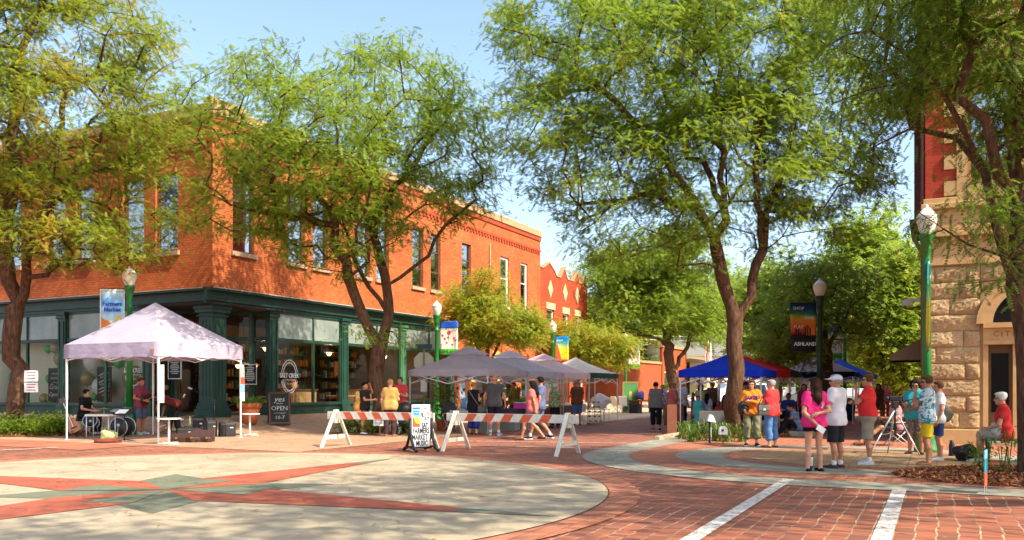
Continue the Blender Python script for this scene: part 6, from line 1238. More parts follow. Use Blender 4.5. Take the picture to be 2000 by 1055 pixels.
def crate(label, p, d, mat, rz=ANG, name='crate', cat='crate', grp=None, lid=True):
    t = thing(name, label, cat, p, rz, grp); m = MB(); x, y, z = d[0]/2, d[1]/2, d[2]; m.lohi((-x, -y, 0), (x, y, .015)); m.lohi((-x, -y, .015), (x, -y+.015, z)); m.lohi((-x, y-.015, .015), (x, y, z)); m.lohi((-x, -y+.015, .015), (-x+.015, y-.015, z)); m.lohi((x-.015, -y+.015, .015), (x, y-.015, z)); m.build('bin', mat, t)
    if lid: m = MB(); m.lohi((-x-.015, -y-.015, z), (x+.015, y+.015, z+.03)); m.build('lid', mat, t, bevel=.008)
    return t
t = crate('pink slatted basket with a white rim of produce under the blue grey canopy', W(4.9, -9.75, .76), (.34, .5, .2), CL('pink basket', (.65, .05, .3)), name='basket', cat='basket', lid=False); m = MB(); m.lohi((-.18, -.26, .2), (.18, .26, .23)); m.build('rim', MAT_PUREW, t); leafy('greens', t, [(0, 0, .22), (0, .15, .22), (0, -.15, .22)], .16, LEAF_P, 40, (.1, .1, .04))
crate('yellow cardboard box on the table right of the pink basket', W(6.6, -9.5, .76), (.3, .4, .22), CL('yellow card', (.6, .33, .05)), name='box', cat='box')
for a, b, lab in ((4.4, -9.5, 'left grey tote box on the ground under the dark clothed table'), (5.3, -9.5, 'right grey tote box on the ground under the dark clothed table'), (3.3, -9.2, 'grey tote box on the ground under the nearest table'), (6.9, -9.3, 'dark tote box under the yellow box table')): crate(lab, W(a, b, .01), (.45, .65, .36), CL('grey tote', (.25, .25, .22)), name='tote_box', cat='box')
for a, b, lab in ((3.0, -7.6, 'tall leafy pot plant in the nearest grey canopy'), (3.9, -7.3, 'second leafy pot plant behind the black dress woman'), (6.2, -8.9, 'leafy pot plant near the seated vendor')):
    t = thing('potted_plant', lab, 'plant', W(a, b)); m = MB(); m.lathe([(.14, 0), (.2, .35), (.22, .36), (.22, .4), (0, .38)], 14); m.build('pot', MAT_TERRA, t); leafy('leaves', t, [(0, 0, z) for z in (.5, .8, 1.1, 1.4)], .2, LEAF_C, 60, (.2, .2, .12), .3); m = MB(); [m.tube([(0, 0, .35), (.1*math.cos(k), .1*math.sin(k), 1.4)], .012, 5) for k in range(3)]; m.build('stems', MAT_BARK, t)
t = thing('display_rack', 'wire shelf rack of dark pieces beside the white canopy leg', 'rack', G(1155, 830)+Vector((.1, 0, 0)), ANG+R(90)); [(lambda mm: mm.build('upright', MAT_ALU, t))(MB().tube([(x, y, 0), (x, y, .95)], .012, 6)) for x in (-.35, .35) for y in (-.2, .2)]
for k in range(5):
    m = MB(); m.lohi((-.35, -.2, .12+.19*k), (.35, .2, .135+.19*k)); m.build('shelf', MAT_ALU, t)
    m = MB(); [m.ball((x+.02*k, -.1+.05*(k % 2), .155+.19*k), (.07, .1, .025), 8) for x in (-.25, -.05, .18)]; m.build('wares', MAT_WOODB, t)
sack('heap of white bags right of the wire rack under the white canopy', G(1163, 820)+Vector((.3, .5, .5)), (.4, .4, .35), MAT_BAG, seed=31)
t = thing('folding_table', 'small side table holding the heap of white bags', 'table', G(1163, 820)+Vector((.3, .5, 0)), ANG, 'folding market tables'); m = MB(); m.lohi((-.35, -.35, .46), (.35, .35, .495)); m.build('table_top', MAT_PUREW, t); [(lambda mm: mm.build('leg', MAT_ALU, t))(MB().tube([(x, y, 0), (x, y, .46)], .014, 6)) for x in (-.3, .3) for y in (-.3, .3)]
def lawn_chair(label, p, rz, mat):
    t = thing('folding_chair', label, 'chair', p, rz, 'folding lawn chairs'); m = MB(); m.box((0, 0, .42), (.5, .46, .03)); m.build('seat', mat, t); m = MB(); m.box((0, .28, .72), (.5, .03, .55), M=Matrix.Rotation(R(-14), 3, 'X')); m.build('backrest', mat, t)
    for sx in (-.25, .25): m = MB(); m.tube([(sx, -.28, 0), (sx, .22, .48)], .013, 6); m.tube([(sx, .3, 0), (sx, -.22, .44)], .013, 6); m.build('leg', MAT_ALU, t); m = MB(); m.box((sx, -.02, .62), (.05, .45, .02)); m.build('armrest', MAT_ALU, t)
for px, Y, rz, lab, mt in ((1207, 49, R(120), 'white webbed lawn chair left of the green panel', MAT_CREAMP), (1220, 50, R(150), 'second white lawn chair against the green panel', MAT_PUREW), (1176, 45, R(100), 'grey lawn chair behind the white canopy leg', MAT_ALU), (885, 28.6, R(30), 'dark folding chair under the nearest grey canopy', MAT_RUBBER), (1390, 30, R(200), 'dark folding chair under the blue canopy', MAT_RUBBER), (1545, 30.5, R(160), 'folding chair under the nearer red canopy', NAVY)): lawn_chair(lab, at(px, Y), rz, mt)
t = thing('framed_panel', 'green framed panel with a pale motif standing before the low brick shop', 'panel', at(1231, 50), R(15)); m = MB(); m.lohi((-.42, -.02, .1), (.42, .02, 1.75)); m.build('panel', CL('panel green', (.07, .22, .06)), t); m = MB(); [m.lohi(a_, b_) for a_, b_ in (((-.5, -.03, .02), (-.42, .03, 1.85)), ((.42, -.03, .02), (.5, .03, 1.85)), ((-.42, -.03, 1.75), (.42, .03, 1.85)), ((-.42, -.03, .02), (.42, .03, .1)))]; m.build('frame', CL('old olive wood', (.25, .17, .06)), t); m = MB(); m.ball((0, -.025, 1.0), (.12, .01, .3), 14); m.build('motif', CL('motif yellow', (.4, .4, .1)), t)
for px, Y, lab in ((1250, 50, 'red brown picnic style table before the low brick shop'),):
    t = thing('outdoor_table', lab, 'table', at(px, Y), ANG); m = MB(); m.lohi((-.9, -.4, .7), (.9, .4, .76)); m.build('table_top', MAT_BBOARD, t); [(lambda mm: mm.build('leg', MAT_BBOARD, t))(MB().lohi((x-.04, y-.04, 0), (x+.04, y+.04, .7))) for x in (-.8, .8) for y in (-.33, .33)]
    sack('blue and red bag on the picnic style table', t.location+Vector((0, 0, .765)), (.25, .2, .25), CL('blue red bag', (.12, .1, .35)), seed=41); crate('black box on the ground beside the picnic style table', at(1240, 49.3), (.5, .5, .5), CL('black box', (.02, .02, .02)), name='box', cat='box')
# ---- parked cars
def car(label, p, rz, col, name='parked_car', van=False):
    t = thing(name, label, 'car', p, rz, 'cars parked at the far end'); L, w = 4.5, 1.76; mt = M('car paint '+label[:14], col, .25, .05, 2, spec=.7)
    pr = [(-2.25, .35), (-2.25, .75), (-2.1, .92), (-1.5, .98), (-.95, 1.42), (.7, 1.46), (1.35, .98), (2.05, .86), (2.25, .7), (2.25, .35)] if not van else [(-2.3, .35), (-2.3, 1.0), (-2.2, 1.7), (-1.9, 1.78), (.7, 1.78), (1.3, 1.15), (2.1, .98), (2.3, .8), (2.3, .35)]
    m = MB(); sec = [(-w/2, .0), (w/2, 0)]; n = len(pr); vs = []
    for y, k in ((-w/2, .0), (-w/2+.12, .0), (w/2-.12, 0), (w/2, 0)):
        for x, z in pr: vs.append((x*(1 if abs(y) < w/2-.01 else .985), y*(1 if z < 1.0 else .84), z))
    fs = [tuple(reversed(range(n))), tuple(range(3*n, 4*n))]
    for r in range(3):
        for i in range(n): fs.append((r*n+i, r*n+(i+1) % n, (r+1)*n+(i+1) % n, (r+1)*n+i))
    m.smooth = False; m.add(vs, fs); m.build('body', mt, t, bevel=.05)
    zt = 1.4 if not van else 1.7; m = MB()
    xs = (-1.32, -.9, .62, 1.1) if not van else (-2.1, -1.95, .62, 1.05)
    for s_ in (-1, 1): m.add([(xs[0], s_*(w/2*.90+.015), 1.0), (xs[3], s_*(w/2*.90+.015), 1.0), (xs[2], s_*(w/2*.84+.02), zt), (xs[1], s_*(w/2*.84+.02), zt)], [(0, 1, 2, 3)])
    x1, x2 = ((.74, 1.3) if not van else (.74, 1.26)); m.add([(x2, -.68, 1.02 if not van else 1.2), (x2, .68, 1.02 if not van else 1.2), (x1, .6, zt+.03), (x1, -.6, zt+.03)], [(0, 1, 2, 3)]); m.build('windows', MAT_UPGLASS, t)
    for x in (-1.4, 1.4):
        for s_ in (-1, 1): m = MB(); m.tube([(x, s_*(w/2-.2), .32), (x, s_*(w/2+.01), .32)], .32, 18); q = m.build('wheel', MAT_RUBBER, t); m = MB(); m.tube([(x, s_*(w/2+.005), .32), (x, s_*(w/2+.02), .32)], .19, 14); m.build('rim', MAT_ALU, q)
    for s_ in (-1, 1): m = MB(); m.ball((2.22, s_*.62, .72), (.06, .2, .09), 10); m.build('headlight', MAT_PUREW, t); m = MB(); m.ball((-2.24, s_*.66, .78), (.04, .16, .09), 10); m.build('tail_light', MAT_RED, t)
for a in (('silver green car parked behind the older white haired man', at(1387, 62), R(165), (.3, .33, .27)), ('white car parked behind the blue canopy, left one', at(1408, 52), R(215), (.72, .72, .72)), ('pale blue van parked behind the biggest trunk', at(1432, 58), R(190), (.45, .55, .7), 'parked_car', True), ('white car parked right of the poppy lamp post', at(1668, 58), R(150), (.75, .75, .74)), ('white car glimpsed behind the pink shirt woman', at(1590, 66), R(180), (.7, .7, .7))): car(*a)
# flag and utility wires
p = at(1388, 70); t = thing('flag_pole', 'pole with a hanging red and white striped flag beyond the blue canopy', 'flag', p); m = MB(); m.tube([(0, 0, 0), (0, 0, 5.6)], .04, 8); m.build('pole', MAT_ALU, t); m = MB(); vs = []; fs = []
for i in range(9):
    for j in range(7): vs.append((-.05-.42*j/6+.05*math.sin(i), .08*math.sin(j*1.6+i*.4), 5.4-2.4*i/8))
for i in range(8):
    for j in range(6): fs.append((i*7+j, i*7+j+1, (i+1)*7+j+1, (i+1)*7+j))
m.add(vs, fs); m.m = [0 if (k % 6) % 2 else 1 for k in range(len(fs))]; m.build('flag_cloth', [MAT_RED, MAT_PUREW], t)
for z, lab in ((7.0, 'upper overhead utility wire across the end of the street'), (6.6, 'lower overhead utility wire across the end of the street')):
    a, b = at(1100, 85, 0), at(1840, 85, 0); m = MB(); m.tube([a+Vector((0, 0, z-.5*math.sin(math.pi*i/12))).lerp(Vector((0, 0, z)), .0)+(b-a)*(i/12) for i in range(13)], .035, 5); o = m.build('utility_wire', MAT_ALU); tag(o, lab, 'wire')

# loose mulch chips on the beds (uncountable)
def chips(lab, c, r, n, zadd):
    a = rng.uniform(0, 6.283, n); k = np.sqrt(rng.uniform(0, 1, n)); x = c[0]+r[0]*k*np.cos(a); y = c[1]+r[1]*k*np.sin(a); z = np.array([H(u, v) for u, v in zip(x, y)])+zadd+.05*(1-k)
    d = rng.normal(size=(n, 3))*np.array([1, 1, .35]); d /= np.linalg.norm(d, axis=1)[:, None]; e = np.cross(d, rng.normal(size=(n, 3))*np.array([.3, .3, 1])); e /= np.linalg.norm(e, axis=1)[:, None]; L = rng.uniform(.025, .07, (n, 1)); P0 = np.stack([x, y, z+.015], 1)
    V = np.stack([P0-d*L-e*L*.25, P0+d*L-e*L*.25, P0+d*L+e*L*.25, P0-d*L+e*L*.25], 1).reshape(-1, 3); o = np_mesh('mulch_chips', V, np.arange(len(V)).reshape(-1, 4), MAT_CHIP); tag(o, lab, 'mulch', kind='stuff')
def chip_mat():
    x = N('mulch chips'); r_ = x.n('NewGeometry').outputs['Random Per Island']; return x.set(.9, 0, .15, x.ramp(r_, [(0, (.09, .03, .015)), (.5, (.26, .09, .035)), (1, (.42, .18, .08))]))
MAT_CHIP = chip_mat()
q = G(1960, 935); chips('loose red brown mulch chips under the dark tree at the right', (q.x+1.3, q.y+.1), (2.95, 1.85), 7000, .03)
q = bB; chips('loose red brown mulch chips under the biggest tree', (q.x-.35, q.y-.1), (1.95, 1.3), 3000, .03)
q = at(55, 27.5); chips('loose red brown mulch chips in the left bed', (q.x-.5, q.y-.2), (3.9, 1.65), 4500, .02)
# fallen leaves and litter specks on the paving near the viewer
n_ = 900; x_ = rng.uniform(-9, 9, n_); y_ = rng.uniform(8.2, 27, n_); a_ = rng.uniform(0, 6.28, n_); L_ = rng.uniform(.012, .035, n_); z_ = np.array([H(u, v) for u, v in zip(x_, y_)])+.042
V_ = np.stack([np.stack([x_+L_*np.cos(a_+t_)*(1.6 if k_ % 2 == 0 else .6), y_+L_*np.sin(a_+t_)*(1.6 if k_ % 2 == 0 else .6), z_+.004*(k_ % 2)], 1) for k_, t_ in enumerate((0, 1.57, 3.14, 4.71))], 1).reshape(-1, 3)
def litter_mat():
    x = N('fallen leaves'); r_ = x.n('NewGeometry').outputs['Random Per Island']; return x.set(.85, 0, .15, x.ramp(r_, [(0, (.07, .035, .015)), (.6, (.30, .2, .05)), (1, (.5, .4, .12))]))
tag(np_mesh('fallen_leaves', V_, np.arange(len(V_)).reshape(-1, 4), litter_mat()), 'small dry fallen leaves scattered over the paving', 'fallen leaves', kind='stuff')
# ================================================================== PEOPLE
def surface_nets(val, lo, h):
    s = val < 0; nx, ny, nz = val.shape
    c = np.zeros((nx-1, ny-1, nz-1, 3)); cnt = np.zeros((nx-1, ny-1, nz-1))
    corner = lambda a, i, j, k: a[i:nx-1+i, j:ny-1+j, k:nz-1+k]
    for ax in range(3):
        for u in (0, 1):
            for v in (0, 1):
                o0 = [0, 0, 0]; oth = [q for q in range(3) if q != ax]; o0[oth[0]] = u; o0[oth[1]] = v; o1 = list(o0); o1[ax] = 1
                a = corner(val, *o0); b = corner(val, *o1); m = (a < 0) != (b < 0)
                t = np.where(m, a/np.where(np.abs(a-b) < 1e-9, 1e-9, a-b), 0)
                for q in range(3): c[..., q] += np.where(m, t if q == ax else o0[q], 0)
                cnt += m
    act = cnt > 0; idx = -np.ones(act.shape, int); idx[act] = np.arange(act.sum()); ii = np.argwhere(act)
    V = (ii+c[act]/cnt[act][:, None])*h+lo; Fs = []
    for ax in range(3):
        sl0 = [slice(1, -1)]*3; sl1 = [slice(1, -1)]*3; sl0[ax] = slice(0, -1); sl1[ax] = slice(1, None)
        a = s[tuple(sl0)]; b = s[tuple(sl1)]; e = np.argwhere(a != b)
        if not len(e): continue
        base = e.copy(); off = np.array([1, 1, 1]); off[ax] = 0; base = base+off; oth = [(1, 2), (2, 0), (0, 1)][ax]
        q = []
        for du, dv in ((-1, -1), (0, -1), (0, 0), (-1, 0)):
            b_ = base.copy(); b_[:, oth[0]] += du; b_[:, oth[1]] += dv; q.append(idx[b_[:, 0], b_[:, 1], b_[:, 2]])
        q = np.stack(q, 1); fl = a[tuple(e.T)]; q[~fl] = q[~fl][:, ::-1]; Fs.append(q[(q >= 0).all(1)])
    return V, np.concatenate(Fs)
class Body:
    """distance field of round cones and ellipsoids, blended smoothly into one continuous skin"""
    def __init__(s, h): s.h = h; s.prims = []
    def cone(s, a, b, ra, rb, k=.02, cut=False): s.prims.append(('c', np.array(a, float), np.array(b, float), ra, rb, k, cut)); return s
    def ell(s, c, r, k=.02, rot=None): s.prims.append(('e', np.array(c, float), np.array(r, float), rot, 0, k, False)); return s
    def mesh(s, fold=0, cutz=None, seed=0):
        lo = np.full(3, 1e9); hi = -lo
        for p in s.prims:
            if p[0] == 'c':
                r = max(p[3], p[4]); lo = np.minimum(lo, np.minimum(p[1], p[2])-r); hi = np.maximum(hi, np.maximum(p[1], p[2])+r)
            else: r = p[2].max(); lo = np.minimum(lo, p[1]-r); hi = np.maximum(hi, p[1]+r)
        h = s.h; lo -= 3*h; hi += 3*h; n = np.ceil((hi-lo)/h).astype(int)+1; D = np.full(n, .5); ax = [lo[q]+h*np.arange(n[q]) for q in range(3)]
        for p in s.prims:
            k = p[5]; m = k+2*h
            if p[0] == 'c': r = max(p[3], p[4])+m; a_, b_ = np.minimum(p[1], p[2])-r, np.maximum(p[1], p[2])+r
            else: r = p[2].max()+m; a_, b_ = p[1]-r, p[1]+r
            i0 = np.maximum(0, np.floor((a_-lo)/h).astype(int)); i1 = np.minimum(n, np.ceil((b_-lo)/h).astype(int)+1); sl = tuple(slice(i0[q], i1[q]) for q in range(3))
            X, Y, Z = np.meshgrid(*[ax[q][sl[q]] for q in range(3)], indexing='ij'); Q = np.stack([X, Y, Z], -1)
            if p[0] == 'c':
                ab = p[2]-p[1]; L2 = ab @ ab+1e-12; tt = ((Q-p[1]) @ ab)/L2; t = np.clip(tt, 0, 1); d = np.linalg.norm(Q-p[1]-t[..., None]*ab, axis=-1)-(p[3]+(p[4]-p[3])*t)
                if p[6]: d = np.maximum(d, (tt-1)*math.sqrt(L2))
            else:
                q = (Q-p[1]); q = q @ np.array(p[3]) if p[3] is not None else q; q = q/p[2]; l = np.linalg.norm(q, axis=-1); d = (l-1)*p[2].min()*np.where(l > 1e-6, 1, 1)
            e = D[sl]; hh = np.clip(.5+.5*(e-d)/max(k, 1e-6), 0, 1); D[sl] = e+(d-e)*hh-k*hh*(1-hh)
        if fold or cutz is not None:
            X, Y, Z = np.meshgrid(*ax, indexing='ij'); f = seed*1.7
            if fold: D = D+fold*(np.sin(34*Z+9*np.sin(5*X+f)+6*Y+f)*.6+np.sin(19*Z-14*X+7*Y+2*f)*.5+np.sin(26*X+22*Y+f)*.35)
            if cutz is not None: D = np.maximum(D, cutz-Z)
        return surface_nets(D, lo, h)
_skin = {}
def skin(tone):
    if tone in _skin: return _skin[tone]
    c = {'light': (.56, .27, .16), 'tan': (.48, .20, .10), 'mid': (.40, .17, .085), 'dark': (.16, .07, .04)}[tone]; x = N('skin '+tone); co = x.coord(); f = x.noise(co, 9, 4); x.b.inputs['Subsurface Weight'].default_value = .0
    _skin[tone] = x.set(.5, 0, .4, x.ramp(f, [(.3, sc(c, .9)), (.7, sc(c, 1.08))])); return _skin[tone]
MAT_EYE = M('eye dark', (.03, .02, .015), .3, .1); MAT_LIP = M('lips', (.34, .09, .06), .5, .1)
def cloth(name, col, kind=None, col2=None, sc_=1):
    if name in _mc: return _mc[name]
    x = N(name); co = x.coord(); f = x.noise(co, 6, 4); c = x.ramp(f, [(.3, sc(col, .86)), (.7, sc(col, 1.1))])
    if kind == 'stripe': s_ = x.n('SeparateXYZ'); x.l(co, s_.inputs[0]); c = x.mix(x.math('GREATER_THAN', x.math('FRACT', x.math('MULTIPLY', s_.outputs[2], sc_)), .62), c, col2)
    if kind == 'floral': v = x.noise(co, sc_, 2); w_ = x.noise(co, sc_*1.9, 2); c = x.mix(x.math('GREATER_THAN', v, .53), c, col2); c = x.mix(x.math('GREATER_THAN', w_, .6), c, sc(col2, .35))
    x.bump(x.noise(co, 120, 2), .12, .003); _mc[name] = x.set(.85, 0, .15, c); return _mc[name]
def V3(*a): return np.array(a, float)
def rotx(p, c, a): p = p-c; return c+V3(p[0], p[1]*math.cos(a)-p[2]*math.sin(a), p[1]*math.sin(a)+p[2]*math.cos(a))
def person(label, p, face, h=1.7, sk='tan', shirt=None, sleeve='short', pants=None, plen='short', shoes=None, hair=None, hstyle='short', fat=0.0, fem=False, arms=None, legs=None, lean=0, sit=None, voxel=None, look=(0, 0), extra=None, hemz=None, dress=False, glasses=False, cat='person', hat=None, squat=0, sock=None, fingers=True, untuck=True):
    """local frame: x to the person's right, y forward, z up; units for a 1.7 m body, scaled by h"""
    s = h/1.7; vx = (voxel or .0115)/s
    t = thing('person', label, cat, p, face); t.scale = (s, s, s)
    hipz = .90 if sit is None else sit
    hipc = V3(0, 0, hipz+.02); up = lambda q: rotx(np.array(q, float)+V3(0, 0, hipz-.90), hipc, -lean)
    hw = .088+.02*fat+(.008 if fem else 0); shw = (.172 if not fem else .155)+.012*fat
    J = {}
    for sd, sx in (('R', 1), ('L', -1)):
        hp = V3(sx*hw, 0, hipz); lg = (legs or {}).get(sd)
        if lg: kn, an = V3(*lg[0]), V3(*lg[1])
        else: kn, an = V3(sx*(hw+.012), .02, .49), V3(sx*(hw+.02), -.02, .085)
        ft = lg[2] if lg and len(lg) > 2 else (0.25 if sx > 0 else -.25)
        toe = an+V3(.17*math.sin(ft), .17*math.cos(ft), -.055) if not (lg and len(lg) > 3) else V3(*lg[3])
        J[sd+'leg'] = (hp, kn, an, toe)
        sh = up((sx*shw, -.01, 1.385)); ar = (arms or {}).get(sd, 'down')
        if isinstance(ar, str):
            el, wr = up((sx*(shw+.06+.03*fat), -.03, 1.10)), up((sx*(shw+.06+.03*fat), .05, .87))
            if ar == 'behind': el, wr = up((sx*(shw+.07), -.16, 1.12)), up((sx*.04, -.21, 1.02 if sx < 0 else .96))
            if ar == 'cross': el, wr = up((sx*(shw+.07), .10, 1.12)), up((-sx*.07, .24+.03*fat, 1.17))
            if ar == 'front': el, wr = up((sx*(shw+.07), .02, 1.11)), up((sx*.07, .27+.05*fat, 1.06))
            if ar == 'chin': el, wr = up((sx*(shw+.04), .20, 1.16)), up((sx*.05, .21, 1.40))
            if ar == 'hip': el, wr = up((sx*(shw+.2), -.1, 1.14)), up((sx*(hw+.08), .04, 1.02))
            if ar == 'fwd': el, wr = up((sx*(shw+.03), .10, 1.13)), up((sx*.12, .36, 1.14))
            if ar == 'brow': el, wr = up((sx*(shw+.12), .14, 1.37)), up((sx*.08, .15, 1.60))
            if ar == 'back': el, wr = up((sx*(shw+.05), -.12, 1.12)), up((sx*(shw+.06), -.16, .87))
        else: el, wr = V3(*ar[0]), V3(*ar[1])
        J[sd+'arm'] = (sh, el, wr)
    nb, hd = up((0, -.02, 1.425)), up((0, .015, 1.575))
    lk = R(look[0]); tl = R(look[1])
    Rh = np.array(Matrix.Rotation(lk, 3, 'Z') @ Matrix.Rotation(-lean*.55+tl, 3, 'X')); hp_ = lambda x, y, z: hd+Rh @ V3(x, y, z)
    b = Body(vx); K = .045
    fb = fat
    def torso(B, g, z0=.86, z1=1.42, k=K):
        rows = [(.90, hw*.92+(.012 if fem else 0), .0, .108+.02*fb), (.99, .078+.03*fb, .005, .103+.035*fb), (1.08, .066+.035*fb, .012+.03*fb, .096+.042*fb), (1.18, .076+.025*fb, .012+.02*fb, .100+.03*fb), (1.28, .094, .008, .103+.012*fb), (1.355, .112, -.005, .078)]
        for z, w_, y, r in rows:
            if z0-.001 <= z <= z1: B.cone(up((-w_, y, z)), up((w_, y, z)), r+g, r+g, k)
        if fem and z1 > 1.2:
            for sx in (-1, 1): B.ell(up((sx*.075, .085, 1.235)), (.07+g, .062+g, .07+g), .04)
        B.cone(up((-shw+.02, -.012, 1.395)), up((shw-.02, -.012, 1.395)), .05+g, .05+g, k)
    torso(b, 0); b.cone(nb-V3(0, 0, .02), hp_(0, -.02, -.07), .055+.008*fb, .05+.008*fb, .03)
    for sd, sx in (('R', 1), ('L', -1)):
        hp, kn, an, toe = J[sd+'leg']; tk = .078+.016*fb+(.006 if fem else 0)
        b.cone(hp, kn, tk, .052+.006*fb, .05); mid = kn*.62+an*.38+V3(0, -.022, 0)*(1 if sit is None else .4); b.cone(kn, mid, .049, .052+.004*fb, .03); b.cone(mid, an, .05, .033, .03); heel = an+V3(0, -.03, -.045)*(1 if abs(an[2]-toe[2]) < .1 else .3); b.cone(heel, toe, .035, .026, .03); b.cone(an, heel, .033, .034, .02)
        sh, el, wr = J[sd+'arm']; b.cone(sh, el, .047+.008*fb, .037+.005*fb, .04); m2 = el*.7+wr*.3; b.cone(el, m2, .036, .037+.004*fb, .02); b.cone(m2, wr, .037, .025, .02)
        d = (wr-el)/np.linalg.norm(wr-el); ref = V3(-sx, .35, 0) if abs(d[0]) < .8 else V3(0, .2, -1); pn = ref-d*(ref @ d); pn /= np.linalg.norm(pn); ac = np.cross(d, pn)
        pc = wr+d*.05; b.cone(wr, pc+d*.02, .024, .03, .015); b.ell(pc+d*.005, (.03, .03, .03), .02)
        if fingers:
            for q, ln in enumerate((.062, .072, .066, .052)):
                o = ac*(.030-.02*q); r0_ = pc+d*.03+o; k1 = r0_+d*ln*.5+pn*.012; k2 = k1+d*ln*.38+pn*.03; b.cone(r0_, k1, .0105, .0095, .006); b.cone(k1, k2, .0095, .008, .004)
            o = ac*.03; b.cone(pc+o-d*.02, pc+o*1.7+d*.02+pn*.02, .0115, .0095, .008); b.cone(pc+o*1.7+d*.02+pn*.02, pc+o*1.5+d*.045+pn*.035, .0095, .008, .004)
        else: b.cone(pc, pc+d*.07, .028, .018, .01)
    # head: skull, jaw, cheeks, brow, nose, ears
    b.ell(hp_(0, -.012, .035), (.077, .094, .088), .02, Rh); b.ell(hp_(0, .03, -.04), (.058, .062, .068), .03, Rh); b.cone(hp_(0, .055, -.085), hp_(0, .06, -.088), .026, .024, .03)
    b.cone(hp_(0, .088, .02), hp_(0, .105, -.022), .011, .0165, .012); b.cone(hp_(-.035, .078, .03), hp_(.035, .078, .03), .012, .012, .012); b.cone(hp_(-.018, .084, -.055), hp_(.018, .084, -.055), .010, .010, .01)
    for sx in (-1, 1): b.ell(hp_(sx*.079, -.008, -.005), (.012, .022, .032), .008, Rh); b.ell(hp_(sx*.045, .055, -.02), (.022, .02, .02), .02, Rh)
    Vv, Ff = b.mesh(); fc = Vv[Ff].mean(1); q = (fc-hd) @ Rh; mi = np.zeros(len(Ff), int)
    ey = (np.abs(np.abs(q[:, 0])-.033) < .016) & (np.abs(q[:, 2]-.012) < .0085) & (q[:, 1] > .05); lp = (np.abs(q[:, 0]) < .026) & (np.abs(q[:, 2]+.056) < .009) & (q[:, 1] > .06); mi[ey] = 1; mi[lp] = 2
    np_mesh('body', Vv, Ff, [skin(sk), MAT_EYE, MAT_LIP], t, True, mi)
    def part(nm, B, mat, **kw): v, f = B.mesh(**kw); return np_mesh(nm, v, f, mat, t, True)
    sd_ = len(label)
    if pants is not None:
        B = Body(vx); g = .014; rows_hi = 1.0
        for z, w_, r in ((.90, hw*.92+.012, .108+.02*fb), (.95 if untuck else .985, .08+.02*fb, .096+.028*fb)): B.cone(up((-w_, .003, z)), up((w_, .003, z)), r+g, r+g, .04)
        for sd in 'RL':
            hp, kn, an, toe = J[sd+'leg']; f = {'short': .86, 'mini': .38, 'capri': 1.62, 'long': 2, 'knee': 1.02}[plen]; loose = {'short': .03, 'mini': .024, 'capri': .032, 'long': .027, 'knee': .038}[plen]
            e1 = hp+(kn-hp)*min(f, 1); r1 = (.078+.016*fb)*(1-min(f, 1))+.055*min(f, 1)+loose+.006*fb; B.cone(hp+V3(0, 0, .02) if sit is None else hp, e1, .082+.018*fb+g, r1, .035 if f < 1 else .03, cut=f < 1.03)
            if f > 1.1: e2 = kn+(an-kn)*(f-1); cm = kn*.62+an*.38+V3(0, -.022, 0)*(1 if sit is None else .4); B.cone(kn, cm, .05+loose, .052+loose*.8, .03); B.cone(cm, kn*.4+an*.6, .052+loose*.8, .048+loose*.8, .03); B.cone(kn, e2, .056+loose, .05+loose*1.1 if plen != 'long' else .046+loose, .03, cut=True)
        part('trousers' if plen in ('long', 'capri') else 'shorts', B, pants, fold=.006, seed=sd_)
    if shirt is not None:
        B = Body(vx); g = .021; hz = hemz or (.86 if untuck else .97)
        torso(B, g, .80 if not dress else .80)
        if not dress: B.cone(up((-hw*.9, 0, hz+.02)), up((hw*.9, 0, hz+.02)), .113+.022*fb+g*.6, .113+.022*fb+g*.6, .04)
        B.cone(nb-V3(0, 0, .05), nb+V3(0, 0, .0), .075, .066, .03)
        for sd, sx in (('R', 1), ('L', -1)):
            sh, el, wr = J[sd+'arm']
            if sleeve == 'none': B.cone(sh+V3(-sx*.02, 0, .01), sh+(el-sh)*.1, .05, .05, .03)
            elif sleeve == 'short': B.cone(sh+V3(-sx*.02, 0, 0), sh+(el-sh)*.64, .068+.01*fb, .064+.012*fb, .045, cut=True)
            else: B.cone(sh, el, .066+.008*fb, .056, .045); B.cone(el, wr, .056, .04, .03, cut=True)
        if dress:
            B.cone(up((0, 0, .95)), V3(0, .01, dress), .135+.03*fb, .17+.03*fb, .05, cut=True); part('dress', B, shirt, fold=.005, seed=sd_)
        else: part('shirt', B, shirt, fold=.0075, cutz=(hz-.055+(hipz-.9)) if lean < .3 and sit is None else None, seed=sd_)
    if shoes is not None:
        for sd, sx in (('R', 1), ('L', -1)):
            hp, kn, an, toe = J[sd+'leg']; B = Body(vx*.9); hl = an+V3(0, -.035, -.048)*(1 if abs(an[2]-toe[2]) < .1 else .3); low = shoes[1] == 'low'
            B.cone(hl, toe, .044, .037, .02); 
            if not low: B.cone(an+V3(0, .005, -.03), hl*.5+toe*.5+V3(0, 0, .012), .044, .04, .03)
            part('shoe', B, shoes[0])
            B = Body(vx*.9); B.cone(hl+V3(0, 0, -.028), toe+V3(0, .008, -.018), .043, .04, .01); part('sole', B, shoes[2] if len(shoes) > 2 else shoes[0], cutz=None) if not low else None
            if sock is not None: B = Body(vx*.9); B.cone(an+V3(0, 0, -.03), an+(kn-an)*.2, .041, .043, .02, cut=True); part('sock', B, sock)
